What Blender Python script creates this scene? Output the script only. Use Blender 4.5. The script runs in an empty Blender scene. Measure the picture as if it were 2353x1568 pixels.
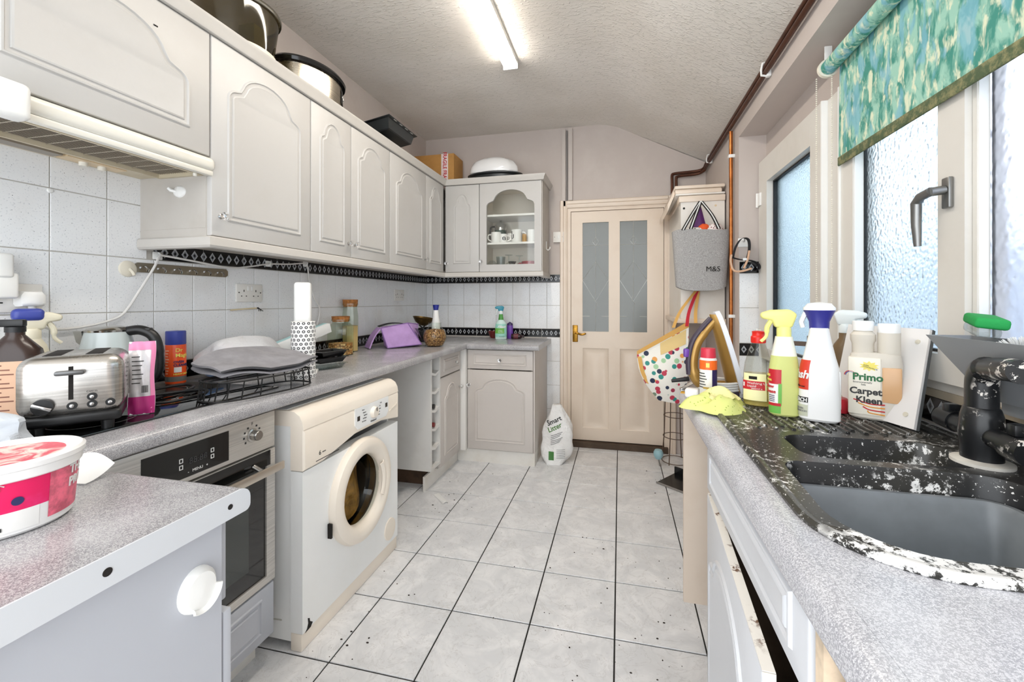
import bpy, bmesh, math, random
from mathutils import Vector, Matrix
from mathutils.geometry import tessellate_polygon
random.seed(7)
scene = bpy.context.scene
C = scene.collection
PI = math.pi

# ---------------------------------------------------------------- camera
YAW = 0.2249
cam_data = bpy.data.cameras.new('camera')
cam = bpy.data.objects.new('camera', cam_data)
C.objects.link(cam)
cam.location = (0, 0, 1.25)
cam.rotation_euler = (PI / 2, 0, YAW)
cam_data.sensor_width = 36.0
cam_data.lens = 961.82 / 2353 * 36.0
cam_data.shift_x = -(1203.9 - 1176.5) / 2353
cam_data.shift_y = -(784 - 690.8) / 2353
cam_data.clip_start = 0.02
scene.camera = cam

# ---------------------------------------------------------------- sky and exposure
world = bpy.data.worlds.new('overcast_sky')
scene.world = world
world.use_nodes = True
bg = world.node_tree.nodes['Background']
bg.inputs['Color'].default_value = (0.92, 0.96, 1.0, 1)
bg.inputs['Strength'].default_value = 1.9
vs = scene.view_settings
vs.view_transform = 'Standard'
vs.look = 'None'
vs.gamma = 1.0
vs.use_curve_mapping = False
vs.exposure = 1.0

# ---------------------------------------------------------------- materials
def lin(c):
    if isinstance(c, str):
        c = tuple(int(c[i:i + 2], 16) / 255 for i in (0, 2, 4))
    return tuple(x / 12.92 if x <= 0.04045 else ((x + 0.055) / 1.055) ** 2.4 for x in c[:3]) + (1,)

class G:
    """small node graph helper for one material"""
    def __init__(s, name):
        s.m = bpy.data.materials.new(name); s.m.use_nodes = True
        s.t = s.m.node_tree; s.b = s.t.nodes['Principled BSDF']
    def n(s, kind, **kw):
        nd = s.t.nodes.new(kind)
        for k, v in kw.items(): setattr(nd, k, v)
        return nd
    def put(s, sock, v):
        if isinstance(v, bpy.types.NodeSocket): s.t.links.new(v, sock)
        elif v is not None: sock.default_value = v
    def pos(s): return s.n('ShaderNodeNewGeometry').outputs['Position']
    def obj(s): return s.n('ShaderNodeTexCoord').outputs['Object']
    def sep(s, v):
        nd = s.n('ShaderNodeSeparateXYZ'); s.put(nd.inputs[0], v); return nd.outputs
    def comb(s, x, y, z):
        nd = s.n('ShaderNodeCombineXYZ')
        for i, q in enumerate((x, y, z)): s.put(nd.inputs[i], q)
        return nd.outputs[0]
    def math(s, op, a, b=None, c=None):
        nd = s.n('ShaderNodeMath', operation=op)
        for i, q in enumerate((a, b, c)):
            if q is not None: s.put(nd.inputs[i], q)
        return nd.outputs[0]
    def noise(s, vec, scale, detail=2, rough=0.5, dist=0.0):
        nd = s.n('ShaderNodeTexNoise'); s.put(nd.inputs['Vector'], vec)
        nd.inputs['Scale'].default_value = scale; nd.inputs['Detail'].default_value = detail
        nd.inputs['Roughness'].default_value = rough; nd.inputs['Distortion'].default_value = dist
        return nd.outputs['Fac']
    def voro(s, vec, scale, feature='F1', out='Distance'):
        nd = s.n('ShaderNodeTexVoronoi', feature=feature); s.put(nd.inputs['Vector'], vec)
        nd.inputs['Scale'].default_value = scale
        return nd.outputs[out]
    def scale(s, vec, k):
        nd = s.n('ShaderNodeVectorMath', operation='MULTIPLY'); s.put(nd.inputs[0], vec)
        nd.inputs[1].default_value = k; return nd.outputs[0]
    def step(s, v, lo, hi):
        nd = s.n('ShaderNodeMapRange'); nd.interpolation_type = 'SMOOTHSTEP'
        s.put(nd.inputs[0], v); nd.inputs[1].default_value = lo; nd.inputs[2].default_value = hi
        return nd.outputs[0]
    def mix(s, f, a, b):
        nd = s.n('ShaderNodeMix', data_type='RGBA'); s.put(nd.inputs[0], f)
        s.put(nd.inputs[6], a); s.put(nd.inputs[7], b); return nd.outputs[2]
    def bump(s, h, strength=0.3, dist=0.002):
        nd = s.n('ShaderNodeBump'); s.put(nd.inputs['Height'], h)
        nd.inputs['Strength'].default_value = strength; nd.inputs['Distance'].default_value = dist
        s.t.links.new(nd.outputs[0], s.b.inputs['Normal'])
    def set(s, **kw):
        names = dict(col='Base Color', rough='Roughness', metal='Metallic', spec='Specular IOR Level', trans='Transmission Weight',
                     ior='IOR', alpha='Alpha', emit='Emission Color', estr='Emission Strength', coat='Coat Weight', sheen='Sheen Weight',
                     sub='Subsurface Weight')
        for k, v in kw.items(): s.put(s.b.inputs[names[k]], v)
        return s

MATS = {}
def mat(name, col, rough=0.5, metal=0.0, vary=0.0, vscale=6.0, grain=0.0, gscale=120.0, **kw):
    if name in MATS: return MATS[name]
    g = G(name); c = lin(col)
    if vary:
        f = g.noise(g.pos(), vscale, 4, 0.6)
        dark = tuple(x * (1 - vary) for x in c[:3]) + (1,); light = tuple(min(1, x * (1 + vary * 0.6)) for x in c[:3]) + (1,)
        g.set(col=g.mix(g.step(f, 0.3, 0.7), dark, light))
    else: g.set(col=c)
    if grain: g.bump(g.noise(g.pos(), gscale, 3, 0.6), grain, 0.001)
    g.set(rough=rough, metal=metal, **kw)
    MATS[name] = g.m
    return g.m

def keep(g): MATS[g.m.name] = g.m; return g.m

def m_worktop(name, base, dark, light):
    g = G(name); p = g.pos()
    a = g.noise(p, 380, 2, 0.6); b = g.noise(p, 700, 1, 0.5); d = g.noise(p, 9, 3)
    c = g.mix(g.step(a, 0.44, 0.60), lin(dark), lin(base))
    c = g.mix(g.step(b, 0.56, 0.70), c, lin(light))
    c = g.mix(g.math('MULTIPLY', g.step(d, 0.45, 0.7), 0.25), c, lin(light))
    return keep(g.set(col=c, rough=0.22))

def m_walltile():
    g = G('speckled_white_tile'); p = g.pos()
    a = g.noise(p, 190, 4, 0.75); v = g.voro(p, 52); v2 = g.noise(p, 4, 2)
    c = g.mix(g.step(a, 0.57, 0.70), lin('F4F5F6'), lin('B4B8BF'))
    c = g.mix(g.step(v, 0.062, 0.045), c, lin('34353A'))
    c = g.mix(g.math('MULTIPLY', g.step(v2, 0.5, 0.75), 0.35), c, lin('DBD4CC'))
    return keep(g.set(col=c, rough=0.18))

def m_border(axis, zc):
    g = G('diamond_border_tile_' + axis + str(int(zc * 100))); o = g.sep(g.pos())
    u = o['X' if axis == 'x' else 'Y']
    fu = g.math('SUBTRACT', g.math('FRACT', g.math('MULTIPLY', u, 25.0)), 0.5)
    fu = g.math('ABSOLUTE', fu)
    fz = g.math('ABSOLUTE', g.math('SUBTRACT', o['Z'], zc))
    s_ = g.math('ADD', g.math('MULTIPLY', fu, 2.7), g.math('MULTIPLY', fz, 1 / 0.0225))
    big = g.step(s_, 1.0, 0.94); small = g.step(s_, 0.40, 0.34)
    grey = g.mix(g.step(s_, 0.35, 0.95), lin('7C8188'), lin('C9CCCE'))
    nz = g.noise(g.pos(), 130, 2)
    grey = g.mix(g.math('MULTIPLY', g.step(nz, 0.45, 0.7), 0.5), grey, lin('6F747A'))
    c = g.mix(big, lin('101013'), grey); c = g.mix(small, c, lin('0C0C0F'))
    return keep(g.set(col=c, rough=0.15))

def m_floortile():
    g = G('grey_marbled_floor_tile'); p = g.pos()
    w = g.noise(p, 6, 5, 0.65, 1.2); vein = g.math('ABSOLUTE', g.math('SUBTRACT', g.noise(p, 9, 6, 0.62, 1.6), 0.5))
    c = g.mix(g.step(w, 0.35, 0.7), lin('DADBDD'), lin('EEEEEF'))
    c = g.mix(g.math('MULTIPLY', g.step(vein, 0.018, 0.004), 0.24), c, lin('A9A6A3'))
    dirt = g.noise(p, 2.3, 4, 0.7)
    fine = g.noise(p, 60, 4, 0.8)
    c = g.mix(g.math('MULTIPLY', g.math('MULTIPLY', g.step(dirt, 0.5, 0.72), g.step(fine, 0.5, 0.75)), 0.7), c, lin('94877A'))
    crumb = g.voro(p, 26)
    gate = g.step(g.noise(p, 3.1, 2), 0.5, 0.56)
    c = g.mix(g.math('MULTIPLY', g.step(crumb, 0.075, 0.055), gate), c, lin('3A3129'))
    return keep(g.set(col=c, rough=0.28))

def m_ceiling():
    g = G('textured_ceiling_paint'); p = g.pos(); q = g.scale(p, (26, 90, 60))
    st = g.noise(q, 0.9, 3, 0.6, 0.8); dots = g.voro(p, 30)
    big = g.noise(p, 1.6, 3)
    c = g.mix(g.step(big, 0.35, 0.7), lin('DED8CF'), lin('EBE6DF'))
    h = g.math('ADD', g.step(st, 0.5, 0.68), g.math('MULTIPLY', g.step(dots, 0.22, 0.05), 0.9))
    g.bump(h, 0.55, 0.005)
    return keep(g.set(col=c, rough=0.38))

def m_painted(name, base, stain, rough=0.5, amt=0.5):
    g = G(name); p = g.pos()
    f = g.noise(p, 2.5, 5, 0.65); s_ = g.noise(p, 26, 3)
    c = g.mix(g.math('MULTIPLY', g.step(f, 0.45, 0.72), amt), lin(base), lin(stain))
    g.bump(s_, 0.25, 0.002)
    return keep(g.set(col=c, rough=rough))

def m_sink():
    g = G('worn_black_composite'); p = g.pos()
    a = g.noise(p, 55, 5, 0.75); b = g.noise(p, 7, 3, 0.6); c_ = g.noise(p, 190, 2)
    o = g.sep(p); near = g.math('MULTIPLY', g.step(o['Y'], 0.74, 0.60), g.step(o['Z'], 0.915, 0.925))
    b = g.math('ADD', b, g.math('MULTIPLY', near, 0.22)); a = g.math('ADD', a, g.math('MULTIPLY', near, 0.10))
    flake = g.math('MULTIPLY', g.step(a, 0.53, 0.60), g.step(b, 0.49, 0.60))
    fleck = g.math('MULTIPLY', g.step(c_, 0.66, 0.72), 0.9)
    base = g.mix(g.step(g.noise(p, 3.5, 3), 0.4, 0.65), lin('1B1C1E'), lin('3C3A33'))
    c = g.mix(g.math('MAXIMUM', flake, fleck), base, lin('EEEDEA'))
    return keep(g.set(col=c, rough=0.33))

def m_chipped_tap():
    g = G('chipped_black_coating'); p = g.pos()
    a = g.noise(p, 60, 4, 0.7); b = g.noise(p, 14, 2)
    f = g.math('MULTIPLY', g.step(a, 0.55, 0.60), g.step(b, 0.45, 0.55))
    return keep(g.set(col=g.mix(f, lin('191A1C'), lin('E8E2DA')), rough=0.3))

def m_blind():
    g = G('marbled_green_blind_fabric'); p = g.pos()
    q = g.scale(p, (1.0, 1.0, 0.42))
    a = g.noise(q, 30, 4, 0.6, 0.5); b = g.noise(q, 40, 3, 0.6, 0.4); d = g.noise(q, 17, 3, 0.55, 0.4)
    c = g.mix(g.step(a, 0.40, 0.60), lin('3F8F80'), lin('9CCBB8'))
    c = g.mix(g.step(b, 0.50, 0.64), c, lin('DDE3C6'))
    c = g.mix(g.math('MULTIPLY', g.step(d, 0.52, 0.62), 0.75), c, lin('7DB7C8'))
    return keep(g.set(col=c, rough=0.75))

def m_frosted(name, tint, sc, rough=0.45, strength=0.5):
    g = G(name); p = g.pos()
    h = g.voro(p, sc, 'SMOOTH_F1'); g.bump(h, strength, 0.006)
    return keep(g.set(col=lin(tint), rough=rough, trans=1.0, ior=1.35))

def m_felt():
    g = G('grey_felt'); p = g.pos()
    a = g.noise(p, 230, 4, 0.8); b = g.noise(p, 18, 3)
    c = g.mix(g.step(a, 0.33, 0.67), lin('858280'), lin('BDBBB9'))
    c = g.mix(g.math('MULTIPLY', g.step(b, 0.4, 0.7), 0.4), c, lin('A19F9D'))
    return keep(g.set(col=c, rough=0.95))

def m_granules(name, c0, c1, c2, sc, rough=0.6):
    g = G(name); p = g.pos()
    col = g.voro(p, sc, out='Color'); d = g.voro(p, sc)
    f = g.sep(col)[0]
    c = g.mix(f, lin(c0), lin(c1)); c = g.mix(g.step(d, 0.35, 0.8), c, lin(c2))
    g.bump(d, 0.8, 0.004)
    return keep(g.set(col=c, rough=rough))

def m_dots(name, base, dot, sc, r):
    g = G(name); v = g.voro(g.obj(), sc)
    return keep(g.set(col=g.mix(g.step(v, r, r * 0.8), lin(base), lin(dot)), rough=0.7))

def m_steel(name, col='B9B6B0', rough=0.28, axis=2):
    g = G(name); k = [4, 4, 4]; k[axis] = 320
    f = g.noise(g.scale(g.obj(), tuple(k)), 1.0, 2)
    sm = g.noise(g.pos(), 9, 4, 0.7)
    base = lin(col); dk = tuple(x * 0.78 for x in base[:3]) + (1,)
    g.set(col=g.mix(g.step(f, 0.3, 0.7), dk, base), metal=1.0)
    return keep(g.set(rough=g.math('ADD', rough, g.math('MULTIPLY', sm, 0.15))))

def m_glass(name, tint='F4F8F6', rough=0.02, ior=1.45):
    g = G(name); return keep(g.set(col=lin(tint), rough=rough, trans=1.0, ior=ior))

def m_thin(name, tint='F6F8F8', gloss=0.9, rough=0.04):
    """clear thin-walled glass or plastic: see-through with a reflection that grows at grazing angles"""
    g = G(name); t = g.t
    tr = g.n('ShaderNodeBsdfTransparent'); tr.inputs[0].default_value = lin(tint)
    gl_ = g.n('ShaderNodeBsdfGlossy'); gl_.inputs['Roughness'].default_value = rough
    fr = g.n('ShaderNodeLayerWeight'); fr.inputs[0].default_value = 0.5
    mx = g.n('ShaderNodeMixShader'); t.links.new(g.math('ADD', 0.04, g.math('MULTIPLY', g.math('POWER', fr.outputs['Facing'], 3.5), 0.6 * gloss)), mx.inputs[0])
    t.links.new(tr.outputs[0], mx.inputs[1]); t.links.new(gl_.outputs[0], mx.inputs[2])
    t.links.new(mx.outputs[0], t.nodes['Material Output'].inputs['Surface'])
    return keep(g)

def m_emit(name, col, strength):
    g = G(name); return keep(g.set(col=lin(col), emit=lin(col), estr=strength))

def m_stripes(name, c0, c1, axis, freq, duty=0.5, rough=0.5, use='obj'):
    g = G(name); o = g.sep(g.obj() if use == 'obj' else g.pos())
    f = g.math('FRACT', g.math('MULTIPLY', o[axis], freq))
    return keep(g.set(col=g.mix(g.step(f, duty - 0.02, duty + 0.02), lin(c0), lin(c1)), rough=rough))

# ---------------------------------------------------------------- mesh building
class MB:
    def __init__(s): s.v = []; s.f = []; s.mi = []; s.cur = 0
    def use(s, i): s.cur = i; return s
    def add(s, vs_, fs_, M=None):
        o = len(s.v)
        s.v += [tuple(M @ Vector(p)) if M else tuple(p) for p in vs_]
        s.f += [[o + i for i in f] for f in fs_]; s.mi += [s.cur] * len(fs_)
        return s
    def box(s, x0, x1, y0, y1, z0, z1, M=None):
        v = [(x, y, z) for x in (x0, x1) for y in (y0, y1) for z in (z0, z1)]
        return s.add(v, [(0, 1, 3, 2), (4, 6, 7, 5), (0, 4, 5, 1), (2, 3, 7, 6), (0, 2, 6, 4), (1, 5, 7, 3)], M)
    def rbox(s, x0, x1, y0, y1, z0, z1, r=0.004, n=2, M=None):
        bm = bmesh.new(); bmesh.ops.create_cube(bm, size=1)
        for v in bm.verts:
            v.co = Vector(((x0 + x1) / 2 + v.co.x * (x1 - x0), (y0 + y1) / 2 + v.co.y * (y1 - y0), (z0 + z1) / 2 + v.co.z * (z1 - z0)))
        bmesh.ops.bevel(bm, geom=list(bm.edges), offset=r, segments=n, affect='EDGES', profile=0.5)
        return s.bm(bm, M)
    def bm(s, bm, M=None):
        bm.verts.index_update()
        s.add([tuple(v.co) for v in bm.verts], [[v.index for v in f.verts] for f in bm.faces], M); bm.free(); return s
    def rings(s, R, closed=False, cap0=True, cap1=True, loop=True, M=None):
        n = len(R[0]); vs_ = [p for r in R for p in r]; fs_ = []
        m = len(R)
        for i in range(m if closed else m - 1):
            a = i * n; b = ((i + 1) % m) * n
            for j in range(n if loop else n - 1):
                k = (j + 1) % n
                fs_.append((a + j, a + k, b + k, b + j))
        if loop and not closed:
            if cap0: fs_.append(tuple(range(n - 1, -1, -1)))
            if cap1: fs_.append(tuple(range((m - 1) * n, m * n)))
        return s.add(vs_, fs_, M)
    def cyl(s, p0, p1, r0, r1=None, n=20, cap=True):
        r1 = r0 if r1 is None else r1
        p0 = Vector(p0); p1 = Vector(p1); d = (p1 - p0).normalized()
        a = d.orthogonal().normalized(); b = d.cross(a)
        R = [[tuple(p + (a * math.cos(t) + b * math.sin(t)) * r) for t in [2 * PI * i / n for i in range(n)]] for p, r in ((p0, r0), (p1, r1))]
        return s.rings(R, cap0=cap, cap1=cap)
    def tube(s, pts, r, n=8, closed=False, cap=True):
        P = [Vector(p) for p in pts]; m = len(P); R = []
        prev = None
        for i in range(m):
            if closed: d = P[(i + 1) % m] - P[i - 1]
            else: d = P[min(i + 1, m - 1)] - P[max(i - 1, 0)]
            d = d.normalized() if d.length > 1e-9 else Vector((0, 0, 1))
            if prev is None: a = d.orthogonal().normalized()
            else:
                a = prev - d * prev.dot(d); a = a.normalized() if a.length > 1e-6 else d.orthogonal().normalized()
            prev = a; b = d.cross(a); rr = r[i] if isinstance(r, (list, tuple)) else r
            R.append([tuple(P[i] + (a * math.cos(t) + b * math.sin(t)) * rr) for t in [2 * PI * j / n for j in range(n)]])
        return s.rings(R, closed=closed, cap0=cap, cap1=cap)
    def lathe(s, prof, n=32, c=(0, 0, 0), sx=1.0, sy=1.0, M=None, cap=True):
        R = [[(c[0] + max(r, 1e-5) * math.cos(t) * sx, c[1] + max(r, 1e-5) * math.sin(t) * sy, c[2] + z) for t in [2 * PI * j / n for j in range(n)]] for r, z in prof]
        return s.rings(R, cap0=cap, cap1=cap, M=M)
    def prism(s, poly, a0, a1, axis='z', holes=(), M=None):
        def P(u, v, w): return {'z': (u, v, w), 'y': (u, w, v), 'x': (w, u, v)}[axis]
        loops = [list(poly)] + [list(h) for h in holes]
        flat = [p for l in loops for p in l]; n = len(flat)
        tris = tessellate_polygon([[Vector((p[0], p[1], 0)) for p in l] for l in loops])
        vs_ = [P(p[0], p[1], a0) for p in flat] + [P(p[0], p[1], a1) for p in flat]
        fs_ = [tuple(t) for t in tris] + [tuple(n + i for i in reversed(t)) for t in tris]
        o = 0
        for l in loops:
            k = len(l)
            for i in range(k):
                j = (i + 1) % k; fs_.append((o + i, o + j, n + o + j, n + o + i))
            o += k
        return s.add(vs_, fs_, M)
    def sweep(s, path, prof, closed=False):
        """path: xy points; prof: (offset to the right of travel, z); mitred corners"""
        m = len(path); R = []
        P = [Vector(p) for p in path]
        for i in range(m):
            d0 = (P[i] - P[i - 1]).normalized() if (i > 0 or closed) else None
            d1 = (P[(i + 1) % m] - P[i]).normalized() if (i < m - 1 or closed) else None
            d0 = d0 or d1; d1 = d1 or d0
            n0 = Vector((d0.y, -d0.x)); n1 = Vector((d1.y, -d1.x)); nn = (n0 + n1).normalized(); k = 1 / max(0.2, nn.dot(n0))
            R.append([(P[i].x + nn.x * k * o, P[i].y + nn.y * k * o, z) for o, z in prof])
        return s.rings(R, closed=closed)
    def grid(s, nu, nv, fn, thick=0.0, M=None):
        T = [[Vector(fn(i / nu, j / nv)) for j in range(nv + 1)] for i in range(nu + 1)]
        vs_ = [tuple(T[i][j]) for i in range(nu + 1) for j in range(nv + 1)]
        w = nv + 1
        fs_ = [(i * w + j, (i + 1) * w + j, (i + 1) * w + j + 1, i * w + j + 1) for i in range(nu) for j in range(nv)]
        if thick:
            N = len(vs_)
            for i in range(nu + 1):
                for j in range(nv + 1):
                    du = T[min(i + 1, nu)][j] - T[max(i - 1, 0)][j]; dv = T[i][min(j + 1, nv)] - T[i][max(j - 1, 0)]
                    nn = du.cross(dv); nn = nn.normalized() if nn.length > 1e-12 else Vector((0, 0, 1))
                    vs_.append(tuple(T[i][j] - nn * thick))
            fs_ = fs_ + [tuple(N + q for q in reversed(f)) for f in fs_]
            edge = [(i, 0) for i in range(nu)] + [(nu, j) for j in range(nv)] + [(i, nv) for i in range(nu, 0, -1)] + [(0, j) for j in range(nv, 0, -1)]
            for q in range(len(edge)):
                a = edge[q]; b = edge[(q + 1) % len(edge)]
                ia = a[0] * w + a[1]; ib = b[0] * w + b[1]
                fs_.append((ib, ia, N + ia, N + ib))
        return s.add(vs_, fs_, M)
    def build(s, name, m, parent=None, loc=(0, 0, 0), rot=(0, 0, 0), angle=38, flat=False, bevel=0.0):
        me = bpy.data.meshes.new(name); me.from_pydata(s.v, [], s.f)
        ms = m if isinstance(m, (list, tuple)) else [m]
        for q in ms: me.materials.append(q)
        if len(ms) > 1: me.polygons.foreach_set('material_index', s.mi)
        me.update()
        bm = bmesh.new(); bm.from_mesh(me); bmesh.ops.remove_doubles(bm, verts=bm.verts, dist=1e-6)
        bmesh.ops.recalc_face_normals(bm, faces=bm.faces) if len(bm.faces) < 60000 else None
        if bevel:
            ed = [e for e in bm.edges if len(e.link_faces) == 2 and e.calc_face_angle(0) > 0.5]
            bmesh.ops.bevel(bm, geom=ed, offset=bevel, segments=3, affect='EDGES', profile=0.5, clamp_overlap=True)
        bm.to_mesh(me); bm.free()
        if not flat:
            me.polygons.foreach_set('use_smooth', [True] * len(me.polygons)); me.set_sharp_from_angle(angle=math.radians(angle))
        o = bpy.data.objects.new(name, me); C.objects.link(o)
        o.location = loc; o.rotation_euler = rot
        if parent: o.parent = parent
        return o

def tag(o, label, cat=None, group=None, kind=None):
    if label: o['label'] = label
    if cat: o['category'] = cat
    if group: o['group'] = group
    if kind: o['kind'] = kind
    return o
def thing(name, label, cat, loc=(0, 0, 0), rotz=0.0, group=None, rot=None):
    o = bpy.data.objects.new(name, None); C.objects.link(o); o.empty_display_size = 0.05
    o.location = loc; o.rotation_euler = rot if rot else (0, 0, rotz)
    return tag(o, label, cat, group)
def struct(o): o['kind'] = 'structure'; return o
def copy_tree(o, parent=None):
    c = o.copy(); C.objects.link(c); c.parent = parent
    for ch in list(o.children): copy_tree(ch, c)
    return c
def share(src, name, parent, loc, rot=(0, 0, 0), scale=(1, 1, 1)):
    o = bpy.data.objects.new(name, src.data); C.objects.link(o); o.parent = parent
    o.location = loc; o.rotation_euler = rot; o.scale = scale
    return o

def smoothed(pts, k=6):
    """Catmull-Rom through the points"""
    P = [Vector(p) for p in pts]; out = []
    for i in range(len(P) - 1):
        a = P[max(i - 1, 0)]; b = P[i]; c = P[i + 1]; d = P[min(i + 2, len(P) - 1)]
        for j in range(k):
            t = j / k
            out.append(0.5 * ((2 * b) + (c - a) * t + (2 * a - 5 * b + 4 * c - d) * t * t + (3 * b - 3 * c + d - a) * t ** 3))
    out.append(P[-1]); return [tuple(p) for p in out]

def lettering(body, size, m, parent, fn=None, loc=(0, 0, 0), rot=(0, 0, 0), bold=0.0, shear=0.0, align='LEFT', name='lettering', thick=0.0003, width=None):
    """flat print built from the text outline; fn maps (x, y, z) of the text plane to the surface"""
    cu = bpy.data.curves.new('print', 'FONT'); cu.body = body; cu.size = size; cu.offset = min(bold, size * (0.014 if 'M' in body else 0.032)); cu.shear = shear; cu.extrude = thick
    cu.align_x = align; cu.resolution_u = 3
    ob = bpy.data.objects.new('print', cu); C.objects.link(ob)
    dg = bpy.context.evaluated_depsgraph_get(); me = bpy.data.meshes.new_from_object(ob.evaluated_get(dg))
    bpy.data.objects.remove(ob); bpy.data.curves.remove(cu)
    if width and len(me.vertices):
        xs = [v.co.x for v in me.vertices]; k = width / max(1e-6, max(xs) - min(xs)); x0 = min(xs) if align == 'LEFT' else 0
        for v in me.vertices: v.co.x = x0 + (v.co.x - x0) * k
    if fn:
        for v in me.vertices: v.co = Vector(fn(v.co.x, v.co.y, v.co.z))
    me.materials.clear(); me.materials.append(m); me.name = name
    o = bpy.data.objects.new(name, me); C.objects.link(o); o.parent = parent; o.location = loc; o.rotation_euler = rot
    return o

class Bottle:
    """body given by (z, rx, ry, squareness) rows; front is -Y"""
    def __init__(s, rows, k=4):
        s.rows = rows
    def at(s, z):
        r = s.rows
        if z <= r[0][0]: return r[0][1:]
        for a, b in zip(r, r[1:]):
            if z <= b[0]:
                t = (z - a[0]) / max(1e-9, b[0] - a[0])
                return tuple(a[i] + (b[i] - a[i]) * t for i in (1, 2, 3))
        return r[-1][1:]
    def pt(s, th, z, off=0.0):
        rx, ry, e = s.at(z); c = math.cos(th); q = math.sin(th)
        f = lambda x: math.copysign(abs(x) ** (2 / e), x)
        return ((rx + off) * f(c), (ry + off) * f(q), z)
    def mesh(s, n=36, z0=None, z1=None, off=0.0, sub=1, mb=None):
        zs = [r[0] for r in s.rows]
        z0 = zs[0] if z0 is None else z0; z1 = zs[-1] if z1 is None else z1
        zz = sorted(set([z0, z1] + [z for z in zs if z0 < z < z1]))
        full = []
        for a, b in zip(zz, zz[1:]): full += [a + (b - a) * i / sub for i in range(sub)]
        full.append(zz[-1])
        mb = mb or MB()
        return mb.rings([[s.pt(2 * PI * j / n, z, off) for j in range(n)] for z in full])
    def patch(s, a0, a1, z0, z1, off=0.0006, n=14, k=8):
        return MB().grid(n, k, lambda u, v: s.pt(math.radians(a0 + (a1 - a0) * u), z0 + (z1 - z0) * v, off))
    def wrap(s, a, z, off=0.0012):
        """text placer: text x runs around the body from angle a (degrees, -90 = front)"""
        def fn(x, y, zz):
            rx, ry, e = s.at(z + y); r = (rx + ry) / 2
            return s.pt(math.radians(a) + x / r, z + y, off + zz)
        return fn

# ================================================================ the room
XL, XR, XW, YB, YN = -1.765, 0.675, 0.82, 3.61, -0.7     # left wall, right wall, window wall, back wall, near end (open)
YV = 2.65                                                # far side of the window recess
WT = 0.92                                                # worktop height
ZC = 2.745
tile_m = m_walltile(); floor_m = m_floortile()
paint_m = m_painted('grey_pink_wall_paint', 'C6BBB4', 'D2C9C2', 0.55)
grout_m = mat('grey_wall_grout', 'BDB8B0', 0.8)
dark_grout_m = mat('dark_floor_grout', '1D1B19', 0.8)
ceil_m = m_ceiling()
cream_m = m_painted('cream_gloss_paint', 'E8D8C6', 'DCC6B0', 0.3, 0.5)

# floor with its tiles
fl = struct(MB().box(XL, 0.9, YN, YB + 0.02, -0.06, -0.004).build('floor', dark_grout_m))
S = 0.3206; X0 = 1.25 * -0.7841; Y0 = 1.25 * 2.5467
whole = None
for i in range(-3, 6):
    for j in range(-2, 12):
        x0 = max(X0 + i * S + 0.0028, XL); x1 = min(X0 + (i + 1) * S - 0.0028, 0.85)
        y0 = max(Y0 - (j + 1) * S + 0.0028, YN); y1 = min(Y0 - j * S - 0.0028, YB)
        if x1 - x0 < 0.01 or y1 - y0 < 0.01: continue
        full = abs(x1 - x0 - S + 0.0056) < 1e-4 and abs(y1 - y0 - S + 0.0056) < 1e-4
        if full and whole: share(whole, 'floor_tile', fl, ((x0 + x1) / 2, (y0 + y1) / 2, 0))
        else:
            hx = (x1 - x0) / 2; hy = (y1 - y0) / 2
            mb = MB(); b = 0.0015
            mb.rings([[(-hx, -hy, -0.006), (hx, -hy, -0.006), (hx, hy, -0.006), (-hx, hy, -0.006)], [(-hx, -hy, -b), (hx, -hy, -b), (hx, hy, -b), (-hx, hy, -b)],
                      [(-hx + b, -hy + b, 0), (hx - b, -hy + b, 0), (hx - b, hy - b, 0), (-hx + b, hy - b, 0)]], cap0=False)
            o = mb.build('floor_tile', floor_m, fl, ((x0 + x1) / 2, (y0 + y1) / 2, 0), flat=True)
            if full: whole = o

# ceiling: flat, then sloping down to the window side
prof = [(XL - 0.1, ZC), (-0.22, ZC), (-0.12, ZC - 0.006), (-0.03, ZC - 0.03), (0.08, ZC - 0.085), (XR + 0.02, 2.362), (XR + 0.02, 2.42), (0.02, ZC + 0.06), (XL - 0.1, ZC + 0.06)]
struct(MB().prism(prof, YN, YB + 0.1, axis='y').build('ceiling', ceil_m))

# left wall
wl = struct(MB().box(XL - 0.1, XL, YN, YB + 0.1, 0, ZC).build('wall_left', paint_m))
MB().box(XL, XL + 0.0035, 0.2, YB, 0.86, 1.82).build('grout_bed', grout_m, wl)
# back wall with the door opening
DX0, DX1, DZ = -0.44, 0.385, 2.045
wb = MB(); wb.prism([(XL, 0), (DX0, 0), (DX0, DZ), (DX1, DZ), (DX1, 0), (XW + 0.1, 0), (XW + 0.1, 2.42), (XR, 2.362), (0.08, ZC - 0.085), (-0.03, ZC - 0.03), (-0.12, ZC - 0.006), (-0.22, ZC), (XL, ZC)], YB, YB + 0.1, axis='y')
wb = struct(wb.build('wall_back', paint_m))
MB().box(XL + 0.004, -0.462, YB - 0.0035, YB, 0.08, 1.48).build('grout_bed', grout_m, wb)
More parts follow.
